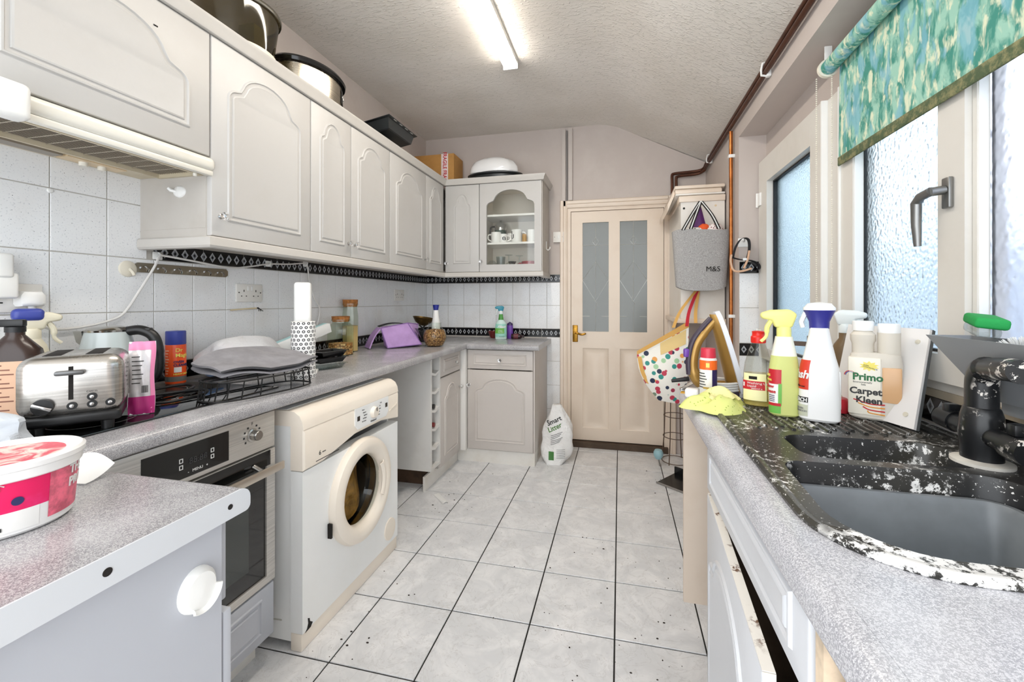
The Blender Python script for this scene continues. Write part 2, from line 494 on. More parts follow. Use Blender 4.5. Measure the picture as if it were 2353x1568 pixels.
# right wall: pier beyond the recess, lintel over it, low wall below the window
wr = MB(); wr.box(XR, XW + 0.1, YV, YB, 0, 2.42)
wr = struct(wr.build('wall_right', paint_m))
lint = struct(MB().box(XR, XW + 0.1, YN, YV, 2.2, 2.42).build('wall_right_lintel', paint_m))
lowm = m_painted('white_sill_paint', 'E6E8E8', 'D5D8D8', 0.35)
wlow = struct(MB().box(XW, XW + 0.1, YN, YV, 0, 1.0).build('wall_window_low', lowm))
struct(MB().box(XW, XW + 0.1, YN, YV, 2.03, 2.2).build('wall_window_high', paint_m))
struct(MB().box(XW, XW + 0.1, YN, 0.28, 1.0, 2.03).build('wall_window_near', paint_m))
MB().box(XR + 0.002, XW, YV - 0.0035, YV, 0.5, 1.48).build('grout_bed', grout_m, wr)
MB().box(XW - 0.0035, XW, 0.25, YV, 0.9, 1.0).build('grout_bed', grout_m, wlow)

def tile_mesh(w, h, axis, sign, m, t=0.0065):
    """tile centred on the origin, lying on a wall; axis is the wall's own direction"""
    mb = MB(); b = 0.0012; a = w / 2; c = h / 2
    def P(u, v, d): return (u, -d * sign, v) if axis == 'x' else (d * sign, u, v)
    R = [[P(-a, -c, 0), P(a, -c, 0), P(a, c, 0), P(-a, c, 0)], [P(-a, -c, t - b), P(a, -c, t - b), P(a, c, t - b), P(-a, c, t - b)],
         [P(-a + b, -c + b, t), P(a - b, -c + b, t), P(a - b, c - b, t), P(-a + b, c - b, t)]]
    return mb.rings(R, cap0=False)
TC = {}
def tile(name, parent, axis, sign, u0, u1, z0, z1, plane, m, gap=0.003):
    w = u1 - u0 - gap; h = z1 - z0 - gap
    if w < 0.012 or h < 0.012: return
    key = (axis, sign, round(w, 3), round(h, 3), m.name); u = (u0 + u1) / 2; z = (z0 + z1) / 2
    loc = (u, plane, z) if axis == 'x' else (plane, u, z)
    if key in TC: return share(TC[key], name, parent, loc)
    TC[key] = tile_mesh(w, h, axis, sign, m).build(name, m, parent, loc, flat=True)
rows2 = [(1.003, 1.207), (1.207, 1.407)]
PT = 0.1523
bl_hi, bl_lo = m_border('y', 1.439), m_border('y', 0.967)
bx_hi, bx_lo = m_border('x', 1.441), m_border('x', 0.967)
for k in range(-5, 18):
    u0 = 0.957 + PT * k; u1 = min(u0 + PT, YB)
    if u1 <= u0: continue
    for z0, z1 in rows2: tile('wall_tile', wl, 'y', 1, u0, u1, z0, z1, XL, tile_m)
    if u0 < 1.2:
        for z0, z1 in ((1.407, 1.607), (1.607, 1.805)): tile('wall_tile', wl, 'y', 1, u0, min(u1, 1.237), z0, z1, XL, tile_m)
for k in range(-2, 12):
    u0 = 1.26 + 0.2 * k
    if u0 >= 1.2: tile('border_tile', wl, 'y', 1, u0, min(u0 + 0.2, YB), 1.407, 1.471, XL, bl_hi)
    tile('border_tile', wl, 'y', 1, u0, min(u0 + 0.2, YB), 0.93, 1.003, XL, bl_lo)
for k in range(9):
    u1 = -0.466 - 0.1535 * k; u0 = max(u1 - 0.1535, XL + 0.007)
    for z0, z1 in rows2: tile('wall_tile', wb, 'x', 1, u0, u1, z0, z1, YB, tile_m)
    if k == 0:
        for z0, z1 in ((0.722, 0.93), (0.514, 0.722), (0.308, 0.514), (0.1, 0.308)): tile('wall_tile', wb, 'x', 1, u0, u1, z0, z1, YB, tile_m)
for k in range(7):
    u1 = -0.466 - 0.2 * k; u0 = max(u1 - 0.2, XL + 0.007)
    tile('border_tile', wb, 'x', 1, u0, u1, 1.407, 1.475, YB, bx_hi); tile('border_tile', wb, 'x', 1, u0, u1, 0.93, 1.003, YB, bx_lo)
for z0, z1, m in ((1.003, 1.207, tile_m), (1.207, 1.407, tile_m), (0.722, 0.93, tile_m), (0.514, 0.722, tile_m), (1.407, 1.475, bx_hi), (0.93, 1.003, bx_lo)):
    tile('border_tile' if m is not tile_m else 'wall_tile', wr, 'x', 1, XR + 0.001, XW - 0.001, z0, z1, YV, m)
for k in range(12):
    tile('border_tile', wlow, 'y', -1, 0.25 + 0.2 * k, 0.45 + 0.2 * k, 0.925, 0.995, XW, m_border('y', 0.96) if k == 0 else bpy.data.materials['diamond_border_tile_y96'])

# unseen wall and ground added outside so the frosted panes have tones to refract
struct(MB().box(2.6, 2.8, -3.0, 6.5, -0.2, 1.75).build('wall_pane_backdrop', m_painted('backdrop_pale_blue', 'D3DDE6', 'BAC6D1', 0.8, 0.6)))
struct(MB().box(1.0, 2.6, -3.0, 6.5, -0.25, -0.2).build('ground_pane_backdrop', mat('backdrop_ground_grey', 'B4B8BC', 0.9)))

# the internal door, its frame, and the dark passage behind it
tr = MB()
archi = [(0.0, 0.0), (0.0, 0.014), (0.012, 0.02), (0.03, 0.02), (0.034, 0.03), (0.055, 0.032), (0.062, 0.024), (0.062, 0.0)]
for side in (0, 1):
    x = DX0 if side == 0 else DX1
    sgn = -1 if side == 0 else 1
    tr.prism([(x + sgn * a, YB - b) for a, b in archi], 0, DZ + 0.062, axis='z')
tr.prism([(YB - b, DZ + a) for a, b in archi], DX0, DX1, axis='x')
struct(tr.build('trim_1', cream_m))
lining = MB()
lining.box(DX0, DX0 + 0.028, YB, YB + 0.1, 0, DZ).box(DX1 - 0.028, DX1, YB, YB + 0.1, 0, DZ).box(DX0 + 0.028, DX1 - 0.028, YB, YB + 0.1, DZ - 0.028, DZ)
lining.box(DX0 + 0.028, DX0 + 0.042, YB + 0.055, YB + 0.085, 0.05, DZ - 0.028).box(DX1 - 0.042, DX1 - 0.028, YB + 0.055, YB + 0.085, 0.05, DZ - 0.028)
struct(lining.build('trim_2', cream_m))
struct(MB().box(DX0, DX1, YB - 0.035, YB + 0.1, 0, 0.045).build('trim_3', m_painted('dirty_brown_threshold', '4A3A2C', '7A6855', 0.7)))
dg = mat('grey_obscured_door_glass', '9EA3A1', 0.16, trans=0.35, ior=1.45)
dA, dB, dz0, dz1 = DX0 + 0.031, DX1 - 0.031, 0.052, DZ - 0.031
YD = YB + 0.012
door = thing('door_1', 'cream panelled kitchen door with two tall obscured glass panes and brass lever', 'door', (dA, YD, dz0)); door['kind'] = 'structure'
dw = dB - dA; dh = dz1 - dz0
gx = [(0.098, 0.318), (0.41, 0.632)]; gz = (0.932, 1.866); px_ = [(0.098, 0.318), (0.41, 0.65)]; pz = (0.105, 0.79)
holes = [[(a, gz[0]), (b, gz[0]), (b, gz[1]), (a, gz[1])] for a, b in gx] + [[(a, pz[0]), (b, pz[0]), (b, pz[1]), (a, pz[1])] for a, b in px_]
MB().prism([(0, 0), (dw, 0), (dw, dh), (0, dh)], 0, 0.036, axis='y', holes=holes).build('door_leaf', cream_m, door)
for a, b in px_:
    mb = MB(); R = []
    for ins, d in ((0, 0.0), (0.006, 0.006), (0.02, 0.012), (0.05, 0.012), (0.075, 0.004)):
        R.append([(a + ins, d, pz[0] + ins), (b - ins, d, pz[0] + ins), (b - ins, d, pz[1] - ins), (a + ins, d, pz[1] - ins)])
    mb.rings(R, cap0=False).build('door_panel', cream_m, door)
lead = mat('lead_came', 'C9CBC9', 0.4, 0.4)
for a, b in gx:
    pn = MB().box(a, b, 0.012, 0.018, gz[0], gz[1]).build('door_pane', dg, door)
    mb = MB(); w = b - a; c = (a + b) / 2; zm = gz[0] + 0.62 * (gz[1] - gz[0])
    def L(*pts): mb.tube([(p[0], 0.011, p[1]) for p in pts], 0.0022, 5)
    L((c, gz[0]), (c, gz[0] + 0.2), (c + 0.012, gz[0] + 0.24), (c - 0.012, gz[0] + 0.27), (c, gz[0] + 0.32), (c, gz[1]))
    L((a, zm + 0.16), (b, zm + 0.16)); L((a, zm - 0.14), (c, zm + 0.02), (b, zm - 0.14)); L((a, zm - 0.14), (c, zm - 0.32), (b, zm - 0.14)); L((a, gz[0] + 0.13), (a + 0.06, gz[0] + 0.13)); L((b - 0.06, gz[0] + 0.13), (b, gz[0] + 0.13))
    L((c - 0.025, zm + 0.19), (c, zm + 0.235), (c + 0.025, zm + 0.19), (c, zm + 0.155), (c - 0.025, zm + 0.19))
    mb.build('lead_lines', lead, pn)
brass = mat('old_brass', 'A67B33', 0.32, 1.0, vary=0.3, vscale=40)
hz_ = MB().rbox(0.012, 0.058, -0.008, 0, 0.84, 0.985, 0.004).build('handle_plate', brass, door)
MB().cyl((0.035, -0.008, 0.92), (0.035, -0.045, 0.92), 0.008).tube(smoothed([(0.035, -0.042, 0.92), (0.06, -0.046, 0.918), (0.09, -0.044, 0.908), (0.12, -0.043, 0.914), (0.128, -0.042, 0.92)]), [0.009] * 20 + [0.007] * 5).build('lever', brass, hz_)
hall = mat('passage_wall_paint', '9B9A97', 0.7)
struct(MB().box(-0.9, 0.95, 4.75, 4.8, 0, 2.3).build('wall_passage_end', hall))
struct(MB().box(-0.95, -0.9, YB + 0.1, 4.8, 0, 2.3).box(0.95, 1.0, YB + 0.1, 4.8, 0, 2.3).box(-0.95, 1.0, YB + 0.1, 4.8, 2.3, 2.35).build('wall_passage', hall))
struct(MB().box(-0.95, 1.0, YB + 0.1, 4.8, -0.06, 0).build('floor_passage', mat('passage_carpet', '6B6259', 0.9)))

# vertical boxing and cable cover beside the door
trim_m = m_painted('grey_painted_boxing', 'CBC1BA', 'BCB0A8', 0.45)
struct(MB().box(-0.485, -0.455, YB - 0.02, YB, 2.062, ZC - 0.02).box(-0.43, -0.395, YB - 0.03, YB, DZ + 0.064, ZC - 0.02).build('trim_4', trim_m))
tag(MB().tube([(-0.443, YB - 0.006, 2.11), (-0.442, YB - 0.006, 2.4), (-0.444, YB - 0.006, ZC - 0.03)], 0.007, 8).build('grey_cable', mat('grey_cable_sheath', '8A8582', 0.6)), 'grey cable dropping between the painted boxings above the door frame', 'cable')
tag(MB().tube([(-0.475, YB - 0.006, 1.86), (-0.475, YB - 0.006, 2.055)], 0.006, 8).build('white_cable', mat('white_cable_sheath', 'DAD6D0', 0.5)), 'painted cable running down the wall to the light switch', 'cable')

# ---------------------------------------------------------------- window in the recess
upvc = m_painted('off_white_window_plastic', 'DDD9D1', 'CEC8BD', 0.35)
upvc_w = mat('bright_white_plastic', 'F2F2EF', 0.3)
gask = mat('black_gasket', '121213', 0.5)
fr1 = m_frosted('fine_frosted_glass', 'AFC3CE', 170, 0.4, 0.4); fr2 = m_frosted('stippled_frosted_glass', 'BECBD4', 95, 0.3, 0.45); fr3 = m_frosted('hammered_frosted_glass', 'C9CDDA', 55, 0.3, 0.5)
def window(name, label, y0, y1, z0, z1, glass, gl, st=(0.05, 0.05), rails=(0.06, 0.13), xo=0.0):
    """y0 > y1 : far and near edge of the sash"""
    t = thing(name, label, 'window', (XW, y1, z0)); t['kind'] = 'structure'
    w = y0 - y1; h = z1 - z0
    sash = MB().prism([(0, 0), (w, 0), (w, h), (0, h)], -0.035 + xo, 0.04, axis='x', holes=[[(st[0], rails[0]), (w - st[1], rails[0]), (w - st[1], h - rails[1]), (st[0], h - rails[1])]])
    sash.build('window_frame', upvc, t)
    g_ = 0.007
    MB().prism([(st[0], rails[0]), (w - st[1], rails[0]), (w - st[1], h - rails[1]), (st[0], h - rails[1])], -0.004 + xo, 0.012, axis='x',
               holes=[[(st[0] + g_, rails[0] + g_), (w - st[1] - g_, rails[0] + g_), (w - st[1] - g_, h - rails[1] - g_), (st[0] + g_, h - rails[1] - g_)]]).build('gasket', gask, t)
    MB().box(0.0, 0.006, st[0] + 0.006, w - st[1] - 0.006, rails[0] + 0.006, h - rails[1] - 0.006).build('window_pane', glass, t)
    return t
w1 = window('window_1', 'frosted hinged casement beside the tiled pier', 2.625, 1.862, 0.93, 2.03, fr1, None, st=(0.104, 0.13), rails=(0.06, 0.135), xo=-0.012)
w2 = window('window_2', 'stippled frosted sash with grey lever handle', 1.742, 1.182, 1.045, 2.03, fr2, None, st=(0.085, 0.078), rails=(0.07, 0.06))
w3 = window('window_3', 'hammered glass fixed light next to the handled sash', 1.18, 0.3, 1.045, 2.03, fr3, None, st=(0.08, 0.012), rails=(0.07, 0.06), xo=0.014)
mul = MB().box(XW - 0.03, XW + 0.04, 1.752, 1.852, 0.93, 2.03)
struct(mul.build('trim_5', upvc))
struct(MB().box(XW - 0.052, XW - 0.02, 1.853, 1.861, 0.93, 2.03).box(XW - 0.042, XW - 0.02, 1.743, 1.751, 0.93, 2.03).box(XW - 0.03, XW, 1.66, 1.665, 1.12, 1.97).box(XW - 0.018, XW, 1.166, 1.176, 1.12, 1.97).build('trim_6', upvc_w))
struct(MB().box(XW - 0.012, XW + 0.04, 0.28, 1.862, 1.0, 1.045).build('trim_7', upvc))
for z in (1.05, 1.82):
    MB().cyl((-0.055, 0.765, z - 0.93 - 0.04), (-0.055, 0.765, z - 0.93 + 0.04), 0.007).box(-0.056, -0.046, 0.72, 0.765, z - 0.93 - 0.035, z - 0.93 + 0.035).build('hinge', upvc_w, w1)
hm = mat('satin_grey_metal', '8D8D8B', 0.35, 0.9)
hd = MB().rbox(-0.047, -0.036, 0.03, 0.055, 0.43, 0.505, 0.003).build('handle_plate', hm, w2)
MB().cyl((-0.047, 0.043, 0.475), (-0.075, 0.046, 0.472), 0.011).tube([(-0.072, 0.046, 0.474), (-0.075, 0.08, 0.468), (-0.074, 0.097, 0.455), (-0.072, 0.10, 0.40), (-0.068, 0.102, 0.345)], [0.011, 0.011, 0.012, 0.011, 0.008], 10).build('lever', hm, hd)
# inner sill board
struct(MB().box(XW - 0.02, XW - 0.0005, 0.28, 1.86, 0.998, 1.018).build('trim_9', m_painted('dirty_sill_bead', 'A89C88', '6B6155', 0.6)))

# ================================================================ fitted units
door_m = m_painted('pale_grey_door_paint', 'C4C2BF', 'BBB8B3', 0.42, 0.4)
base_m = m_painted('taupe_grey_door_paint', 'CFC8C2', 'C2BAB3', 0.45, 0.5)
carc_m = m_painted('carcass_grey_paint', 'C4BFB8', 'B4ADA3', 0.5, 0.6)
corn_m = m_painted('cornice_paint', 'CCC8C2', 'C0BBB3', 0.4, 0.4)
white_m = mat('white_melamine', 'EEECE8', 0.4)
inner_m = mat('cream_cupboard_inside', 'E6DDD0', 0.5)
gap_m = mat('dark_gap', '1E1A17', 0.9)
chrome = mat('chrome', 'D8D8D8', 0.12, 1.0)
crystal = m_glass('clear_crystal', 'FFFFFF', 0.03, 1.5)
wt_m = m_worktop('speckled_grey_laminate', 'B4B2B3', '8C8A8D', 'D8D7D9')
edge_m = m_painted('bare_worktop_end', 'D2D5D9', 'BFC2C6', 0.5, 0.5)

def offset_poly(P, d):
    n = len(P); out = []
    for i in range(n):
        a = Vector(P[i - 1]); b = Vector(P[i]); c = Vector(P[(i + 1) % n])
        d0 = (b - a).normalized(); d1 = (c - b).normalized()
        n0 = Vector((-d0.y, d0.x)); n1 = Vector((-d1.y, d1.x)); nn = n0 + n1
        nn = nn.normalized() if nn.length > 1e-6 else n0
        k = 1 / max(0.45, nn.dot(n0)); out.append(tuple(b + nn * d * k))
    return out
def cathedral(x0, x1, z0, z1, rise):
    c = (x0 + x1) / 2; a = (x1 - x0) / 2; zs = z1 - rise; P = [(x0, z0), (x1, z0)]
    P.append((x1, zs))
    for i in range(1, 6): t = i / 6 * PI / 2; P.append((x1 - a * 0.26 * (1 - math.cos(t)) , zs + rise * 0.30 * math.sin(t)))
    P.append((c + a * 0.72, zs + rise * 0.34))
    for i in range(1, 16): t = PI * i / 16; P.append((c + a * 0.68 * math.cos(t), zs + rise * 0.34 + rise * 0.66 * math.sin(t)))
    P.append((c - a * 0.72, zs + rise * 0.34))
    for i in range(5, 0, -1): t = i / 6 * PI / 2; P.append((x0 + a * 0.26 * (1 - math.cos(t)), zs + rise * 0.30 * math.sin(t)))
    P.append((x0, zs)); return P
def knob(parent, x, y, z):
    """glass knob on a chrome stem, pointing to -Y"""
    M = Matrix.Translation((x, y, z)) @ Matrix.Rotation(PI / 2, 4, 'X')
    mb = MB(); mb.lathe([(0.0, 0), (0.009, 0), (0.009, 0.003), (0.005, 0.005), (0.005, 0.012), (0.008, 0.014), (0.0, 0.0145)], 14, M=M)
    mb.use(1); mb.lathe([(0.0, 0.0145), (0.008, 0.0145), (0.0145, 0.021), (0.0145, 0.026), (0.009, 0.032), (0.0, 0.033)], 10, M=M)
    return mb.build('knob', [chrome, crystal], parent, angle=15)
def panel_door(parent, x0, x1, z0, z1, m, arch=0.0, margin=0.055, knob_at=None, y=0.0, th=0.02, name='door', glazed=None):
    g_ = 0.002; x0 += g_; x1 -= g_; z0 += g_; z1 -= g_
    yf = y - th; mg = min(margin, (x1 - x0) * 0.24)
    px0, px1, pz0, pz1 = x0 + mg, x1 - mg, z0 + margin, z1 - margin
    if z1 - z0 < 0.25: pz0 = z0 + 0.03; pz1 = z1 - 0.03
    out = cathedral(px0, px1, pz0, pz1, arch) if arch else [(px0, pz0), (px1, pz0), (px1, pz1), (px0, pz1)]
    mb = MB()
    if glazed:
        mb.prism([(x0, z0), (x1, z0), (x1, z1), (x0, z1)], yf, y, axis='y', holes=[out])
        d = mb.build(name, m, parent)
        MB().prism(offset_poly(out, -0.004), y - 0.006, y - 0.003, axis='y').build('pane', glazed, d)
    else:
        e = 0.004
        def rc(i, yy): return [(x0 + i, yy, z0 + i), (x1 - i, yy, z0 + i), (x1 - i, yy, z1 - i), (x0 + i, yy, z1 - i)]
        mb.rings([rc(0, y), rc(0, yf + e), rc(e * 0.3, yf + e * 0.3), rc(e, yf)])
        k = min(1.0, mg / 0.055); R = []
        for d, h in ((0, 0.0), (0.003, 0.005), (0.007, 0.0055), (0.011, 0.0012), (0.0125, 0.0008), (0.019, 0.0006), (0.021, 0.004), (0.025, 0.0055), (0.03, 0.0045)):
            R.append([(p[0], yf - h, p[1]) for p in offset_poly(out, d * k)])
        mb.rings(R, cap0=False, cap1=False)
        tr_ = tessellate_polygon([[Vector((p[0], p[2], 0)) for p in R[-1]]]); mb.add(R[-1], [tuple(q) for q in tr_])
        d = mb.build(name, m, parent, angle=30)
    if knob_at: knob(d, knob_at[0], yf, knob_at[1])
    return d
def carcass(parent, w, d, h, m, name='carcass', t=0.018, back=True, z0=0.0, front=0.0):
    mb = MB(); mb.box(0, t, front, d, z0, z0 + h).box(w - t, w, front, d, z0, z0 + h).box(t, w - t, front, d, z0, z0 + t).box(t, w - t, front, d, z0 + h - t, z0 + h)
    if back: mb.box(t, w - t, d - 0.006, d, z0 + t, z0 + h - t)
    return mb.build(name, m, parent)

Q = PI / 2
ZU0, ZU1 = 1.483, 2.208
# wall units on the left wall
hoodcab = thing('wall_cabinet', 'short wall cabinet with wide arched lift-up door above the cooker hood', 'wall cabinet', (-1.45, 0.612, 1.765), Q)
carcass(hoodcab, 0.6, 0.31, ZU1 - 1.765, carc_m)
panel_door(hoodcab, 0.0, 0.6, 0.0, ZU1 - 1.765, door_m, arch=0.15, margin=0.072)
MB().box(0.412, 0.424, -0.0215, -0.0195, 0.352, 0.356).build('scratch', gap_m, hoodcab)
nearcab = thing('wall_cabinet', 'plain wall cabinet end beyond the cooker hood at the near end of the run', 'wall cabinet', (-1.45, 0.05, 1.70), Q)
carcass(nearcab, 0.56, 0.31, ZU1 - 1.70, carc_m); panel_door(nearcab, 0, 0.56, 0, ZU1 - 1.70, door_m, arch=0.1)
cabA = thing('wall_cabinet', 'wall cabinet with one wide arched door next to the cooker hood', 'wall cabinet', (-1.45, 1.214, ZU0), Q)
carcass(cabA, 0.498, 0.31, ZU1 - ZU0, carc_m); panel_door(cabA, 0, 0.498, 0, ZU1 - ZU0, door_m, arch=0.13, margin=0.062, knob_at=(0.035, 0.075))
MB().box(-0.0012, -0.0002, 0.002, 0.30, 0.03, 0.2).build('side_stain', carc_m, cabA)
kb = MB().lathe([(0.0, 0), (0.022, 0), (0.021, 0.004), (0.017, 0.008), (0.0, 0.01)], 20, M=Matrix.Translation((0, 0.12, 0.165)) @ Matrix.Rotation(-Q, 4, 'Y'), sy=1.3).tube([(-0.004, 0.13, 0.165), (-0.018, 0.14, 0.167), (-0.02, 0.147, 0.175)], 0.006, 8)
kb.build('stick_on_hook', upvc_w, cabA)
cabB = thing('wall_cabinet', 'two-door wall cabinet with a narrow and a wider arched door', 'wall cabinet', (-1.45, 1.713, ZU0), Q)
carcass(cabB, 0.70, 0.31, ZU1 - ZU0, carc_m)
panel_door(cabB, 0, 0.306, 0, ZU1 - ZU0, door_m, arch=0.115, knob_at=(0.28, 0.075)); panel_door(cabB, 0.306, 0.70, 0, ZU1 - ZU0, door_m, arch=0.12, knob_at=(0.335, 0.075))
cabC = thing('wall_cabinet', 'wall cabinet with a wide and a narrow arched door meeting the corner', 'wall cabinet', (-1.45, 2.415, ZU0), Q)
carcass(cabC, 1.185, 0.31, ZU1 - ZU0, carc_m)
panel_door(cabC, 0, 0.515, 0, ZU1 - ZU0, door_m, arch=0.13, margin=0.07, knob_at=(0.49, 0.075)); panel_door(cabC, 0.515, 0.835, 0, ZU1 - ZU0, door_m, arch=0.13)
# wall units on the back wall
cabD = thing('wall_cabinet', 'narrow arched-door wall cabinet in the corner beside the glazed cabinet', 'wall cabinet', (-1.43, 3.29, ZU0), 0)
carcass(cabD, 0.305, 0.3, ZU1 - ZU0, carc_m); panel_door(cabD, 0.004, 0.305, 0, ZU1 - ZU0, door_m, arch=0.12, margin=0.07, knob_at=(0.022, 0.075))
cabE = thing('wall_cabinet', 'glazed wall cabinet with arched window showing mugs and glasses', 'wall cabinet', (-1.123, 3.29, ZU0), 0)
carcass(cabE, 0.52, 0.3, ZU1 - ZU0, inner_m)
gl_m = m_thin('cupboard_glass', 'FCFDFC', 0.5)
panel_door(cabE, 0, 0.52, 0, ZU1 - ZU0, door_m, arch=0.13, margin=0.058, knob_at=(0.018, 0.085), glazed=gl_m)
for z in (0.245, 0.475): MB().box(0.018, 0.502, 0.02, 0.294, z - 0.016, z).build('shelf', white_m, cabE)
MB().box(0.5201, 0.524, -0.002, 0.3, 0.0, ZU1 - ZU0).build('side_panel', carc_m, cabE)
MB().tube([(0.5245, 0.16, 0.26), (0.5245, 0.16, 0.2), (0.54, 0.16, 0.185), (0.555, 0.16, 0.2), (0.556, 0.16, 0.215)], 0.005, 8).build('hook', upvc_w, cabE)

# cornice above and light pelmet below the wall units
cp = [(0.0, ZU1), (0.012, ZU1), (0.016, ZU1 + 0.006), (0.018, ZU1 + 0.02), (0.028, ZU1 + 0.034), (0.03, ZU1 + 0.045), (-0.03, ZU1 + 0.045), (-0.03, ZU1 + 0.001)]
path = [(-1.43, 0.06), (-1.43, 3.27), (-0.6, 3.27), (-0.6, YB - 0.002)]
tag(MB().sweep(path, [(o, z + 0.0008) for o, z in cp]).build('cornice', corn_m), 'painted cornice moulding running along the top of the wall cabinets', 'cornice')
pp = [(-0.022, ZU0 - 0.001), (0.006, ZU0 - 0.001), (0.012, ZU0 - 0.006), (0.014, ZU0 - 0.034), (0.008, ZU0 - 0.042), (-0.022, ZU0 - 0.042)]
tag(MB().sweep([(XL + 0.008, 1.214), (-1.432, 1.214), (-1.432, 3.268), (-0.602, 3.268), (-0.602, YB - 0.009)], [(o, z) for o, z in pp]).build('pelmet', corn_m), 'pale pelmet rail running along the bottom of the wall cabinets', 'pelmet')

# cooker hood
hood = thing('cooker_hood', 'cream integrated cooker hood with wire grille under the short cabinet', 'cooker hood', (-1.45, 0.612, 1.70), Q)
hood_m = m_painted('cream_hood_enamel', 'E9E6DC', 'D9CFB8', 0.3, 0.5)
grease_m = m_painted('greasy_hood_underside', 'CFC3A8', 'A58F6A', 0.4, 0.7)
b = MB().box(0.0, 0.6, 0.01, 0.31, 0.02, 0.064); b.box(0.0, 0.6, 0.012, 0.022, 0.0, 0.02).box(0, 0.6, 0.2, 0.21, 0.0, 0.02).box(0, 0.012, 0.022, 0.2, 0, 0.02).box(0.588, 0.6, 0.022, 0.2, 0, 0.02).box(0, 0.6, 0.215, 0.31, 0.006, 0.02)
b.build('body', grease_m, hood)
MB().rbox(-0.02, 0.612, -0.035, 0.012, 0.012, 0.06, 0.018, 4).build('visor', hood_m, hood)
MB().rbox(-0.02, 0.605, -0.028, -0.004, -0.004, 0.014, 0.004).build('visor_lip', hood_m, hood)
MB().rbox(0.03, 0.102, -0.085, -0.036, -0.025, 0.062, 0.014, 4).build('end_block', upvc_w, hood)
MB().box(0.012, 0.588, 0.022, 0.2, 0.016, 0.0185).build('filter_mesh', mat('dark_filter', '3A2F26', 0.7), hood)
gm = MB()
for i in range(1, 13): gm.cyl((0.012 + 0.576 * i / 13, 0.022, 0.012), (0.012 + 0.576 * i / 13, 0.2, 0.012), 0.0016, n=5)
for i in range(1, 18): gm.cyl((0.012, 0.022 + 0.178 * i / 18, 0.0125), (0.588, 0.022 + 0.178 * i / 18, 0.0125), 0.0012, n=5)
gm.build('wire_grille', mat('grille_wire', 'B9B0A0', 0.4, 0.6), hood)
MB().box(0.03, 0.33, 0.225, 0.27, -0.002, 0.006).build('lamp_cover', mat('smoked_lamp_cover', '8A8072', 0.3), hood)
MB().box(0.34, 0.5, 0.222, 0.272, -0.001, 0.006).build('switch_plate', mat('aged_cream_plastic', 'E0C9A5', 0.4), hood)
for x in (0.395, 0.445): MB().cyl((x, 0.25, -0.001), (x, 0.25, -0.014), 0.011, n=14).build('switch_knob', hood_m, hood)
MB().cyl((0.56, -0.0, -0.004), (0.56, -0.0, -0.014), 0.006).build('catch', hood_m, hood)

# ---------------------------------------------------------------- worktops
def wt_profile(depth, t=0.042, r=0.02):
    """front edge at 0 with a rounded nose, running back to depth"""
    P = [(depth, WT - t), (depth, WT)]
    P += [(r - r * math.sin(a), WT - r + r * math.cos(a)) for a in [PI / 2 * i / 6 for i in range(7)]]
    P += [(r * 0.5 - r * 0.5 * math.cos(a), WT - t + r * 0.5 - r * 0.5 * math.sin(a)) for a in [PI / 2 * i / 4 for i in range(5)]]
    return P
t = thing('worktop', 'speckled grey worktop along the left wall over oven and washing machine', 'worktop', (-1.14, 0.63, 0))
MB().prism([(-u, z) for u, z in wt_profile(0.617)], 0, YB - 0.63 - 0.008, axis='y').build('slab', wt_m, t)
t = thing('worktop', 'short speckled grey worktop on the back wall beside the door', 'worktop', (-1.139, 3.02, 0))
MB().prism(wt_profile(0.581), 0.0, 0.555, axis='x').build('slab', wt_m, t)
MB().box(0.5552, 0.5572, 0.004, 0.581, WT - 0.041, WT - 0.001).build('end_strip', edge_m, t)
MB().box(-0.002, 0.002, 0.012, 0.58, WT, WT + 0.0012).build('joint_strip', mat('aluminium_strip', 'B9B7B3', 0.35, 0.8), t)
pen = thing('worktop', 'grey peninsula worktop with bare white cut end and screw holes', 'worktop', (0, 0.622, 0))
MB().prism([(-u, z) for u, z in wt_profile(0.62)], XL + 0.008, -0.648, axis='x').build('slab', wt_m, pen)
MB().prism([(-u - 0.0, z) for u, z in wt_profile(0.62)], -0.648, -0.645, axis='x').build('end_strip', edge_m, pen)
for y, r in ((0.02 - 0.06, 0.0045), (-0.215, 0.0055)): MB().cyl((-0.6455, y, WT - 0.021), (-0.6443, y, WT - 0.021), r, n=14).build('screw_hole', gap_m, pen)

# peninsula base unit
pu = thing('base_cabinet', 'grey peninsula base unit end with a white stick-on hook', 'base cabinet', (-1.3, 0.045, 0.12))
mb = MB().box(0.61, 0.628, 0.0, 0.545, 0.0, 0.755).box(-0.4, 0.61, 0.0, 0.018, 0, 0.755).box(-0.4, 0.61, 0.0, 0.545, 0, 0.018).box(-0.4, -0.382, 0.018, 0.545, 0.018, 0.755)
pan_m = m_painted('cool_grey_end_panel', 'B9BCC3', 'ACAFB7', 0.5, 0.5); mb.build('carcass', pan_m, pu)
MB().box(-0.4, 0.56, 0.05, 0.5, -0.12, 0).build('plinth', pan_m, pu)
MB().rbox(0.03, 0.626, 0.55, 0.566, 0.0, 0.585, 0.003).build('door', pan_m, pu)
MB().rbox(0.03, 0.61, 0.55, 0.57, 0.595, 0.755, 0.003).build('drawer_front', pan_m, pu)
hk = MB().lathe([(0.0, 0.0), (0.036, 0.0), (0.035, 0.006), (0.028, 0.013), (0.0, 0.016)], 28, M=Matrix.Translation((0.628, 0.5, 0.66)) @ Matrix.Rotation(Q, 4, 'Y'), sx=1.0, sy=0.85)
hk.grid(14, 5, lambda u, v: (0.634 + 0.011 * math.sin(v * PI / 2), 0.5 + (0.025 + 0.006 * v) * math.cos(-2.2 + 2.1 * u), 0.66 + (0.03 + 0.005 * v) * math.sin(-2.2 + 2.1 * u)), 0.004)
hk.build('stick_on_hook', upvc_w, pu)

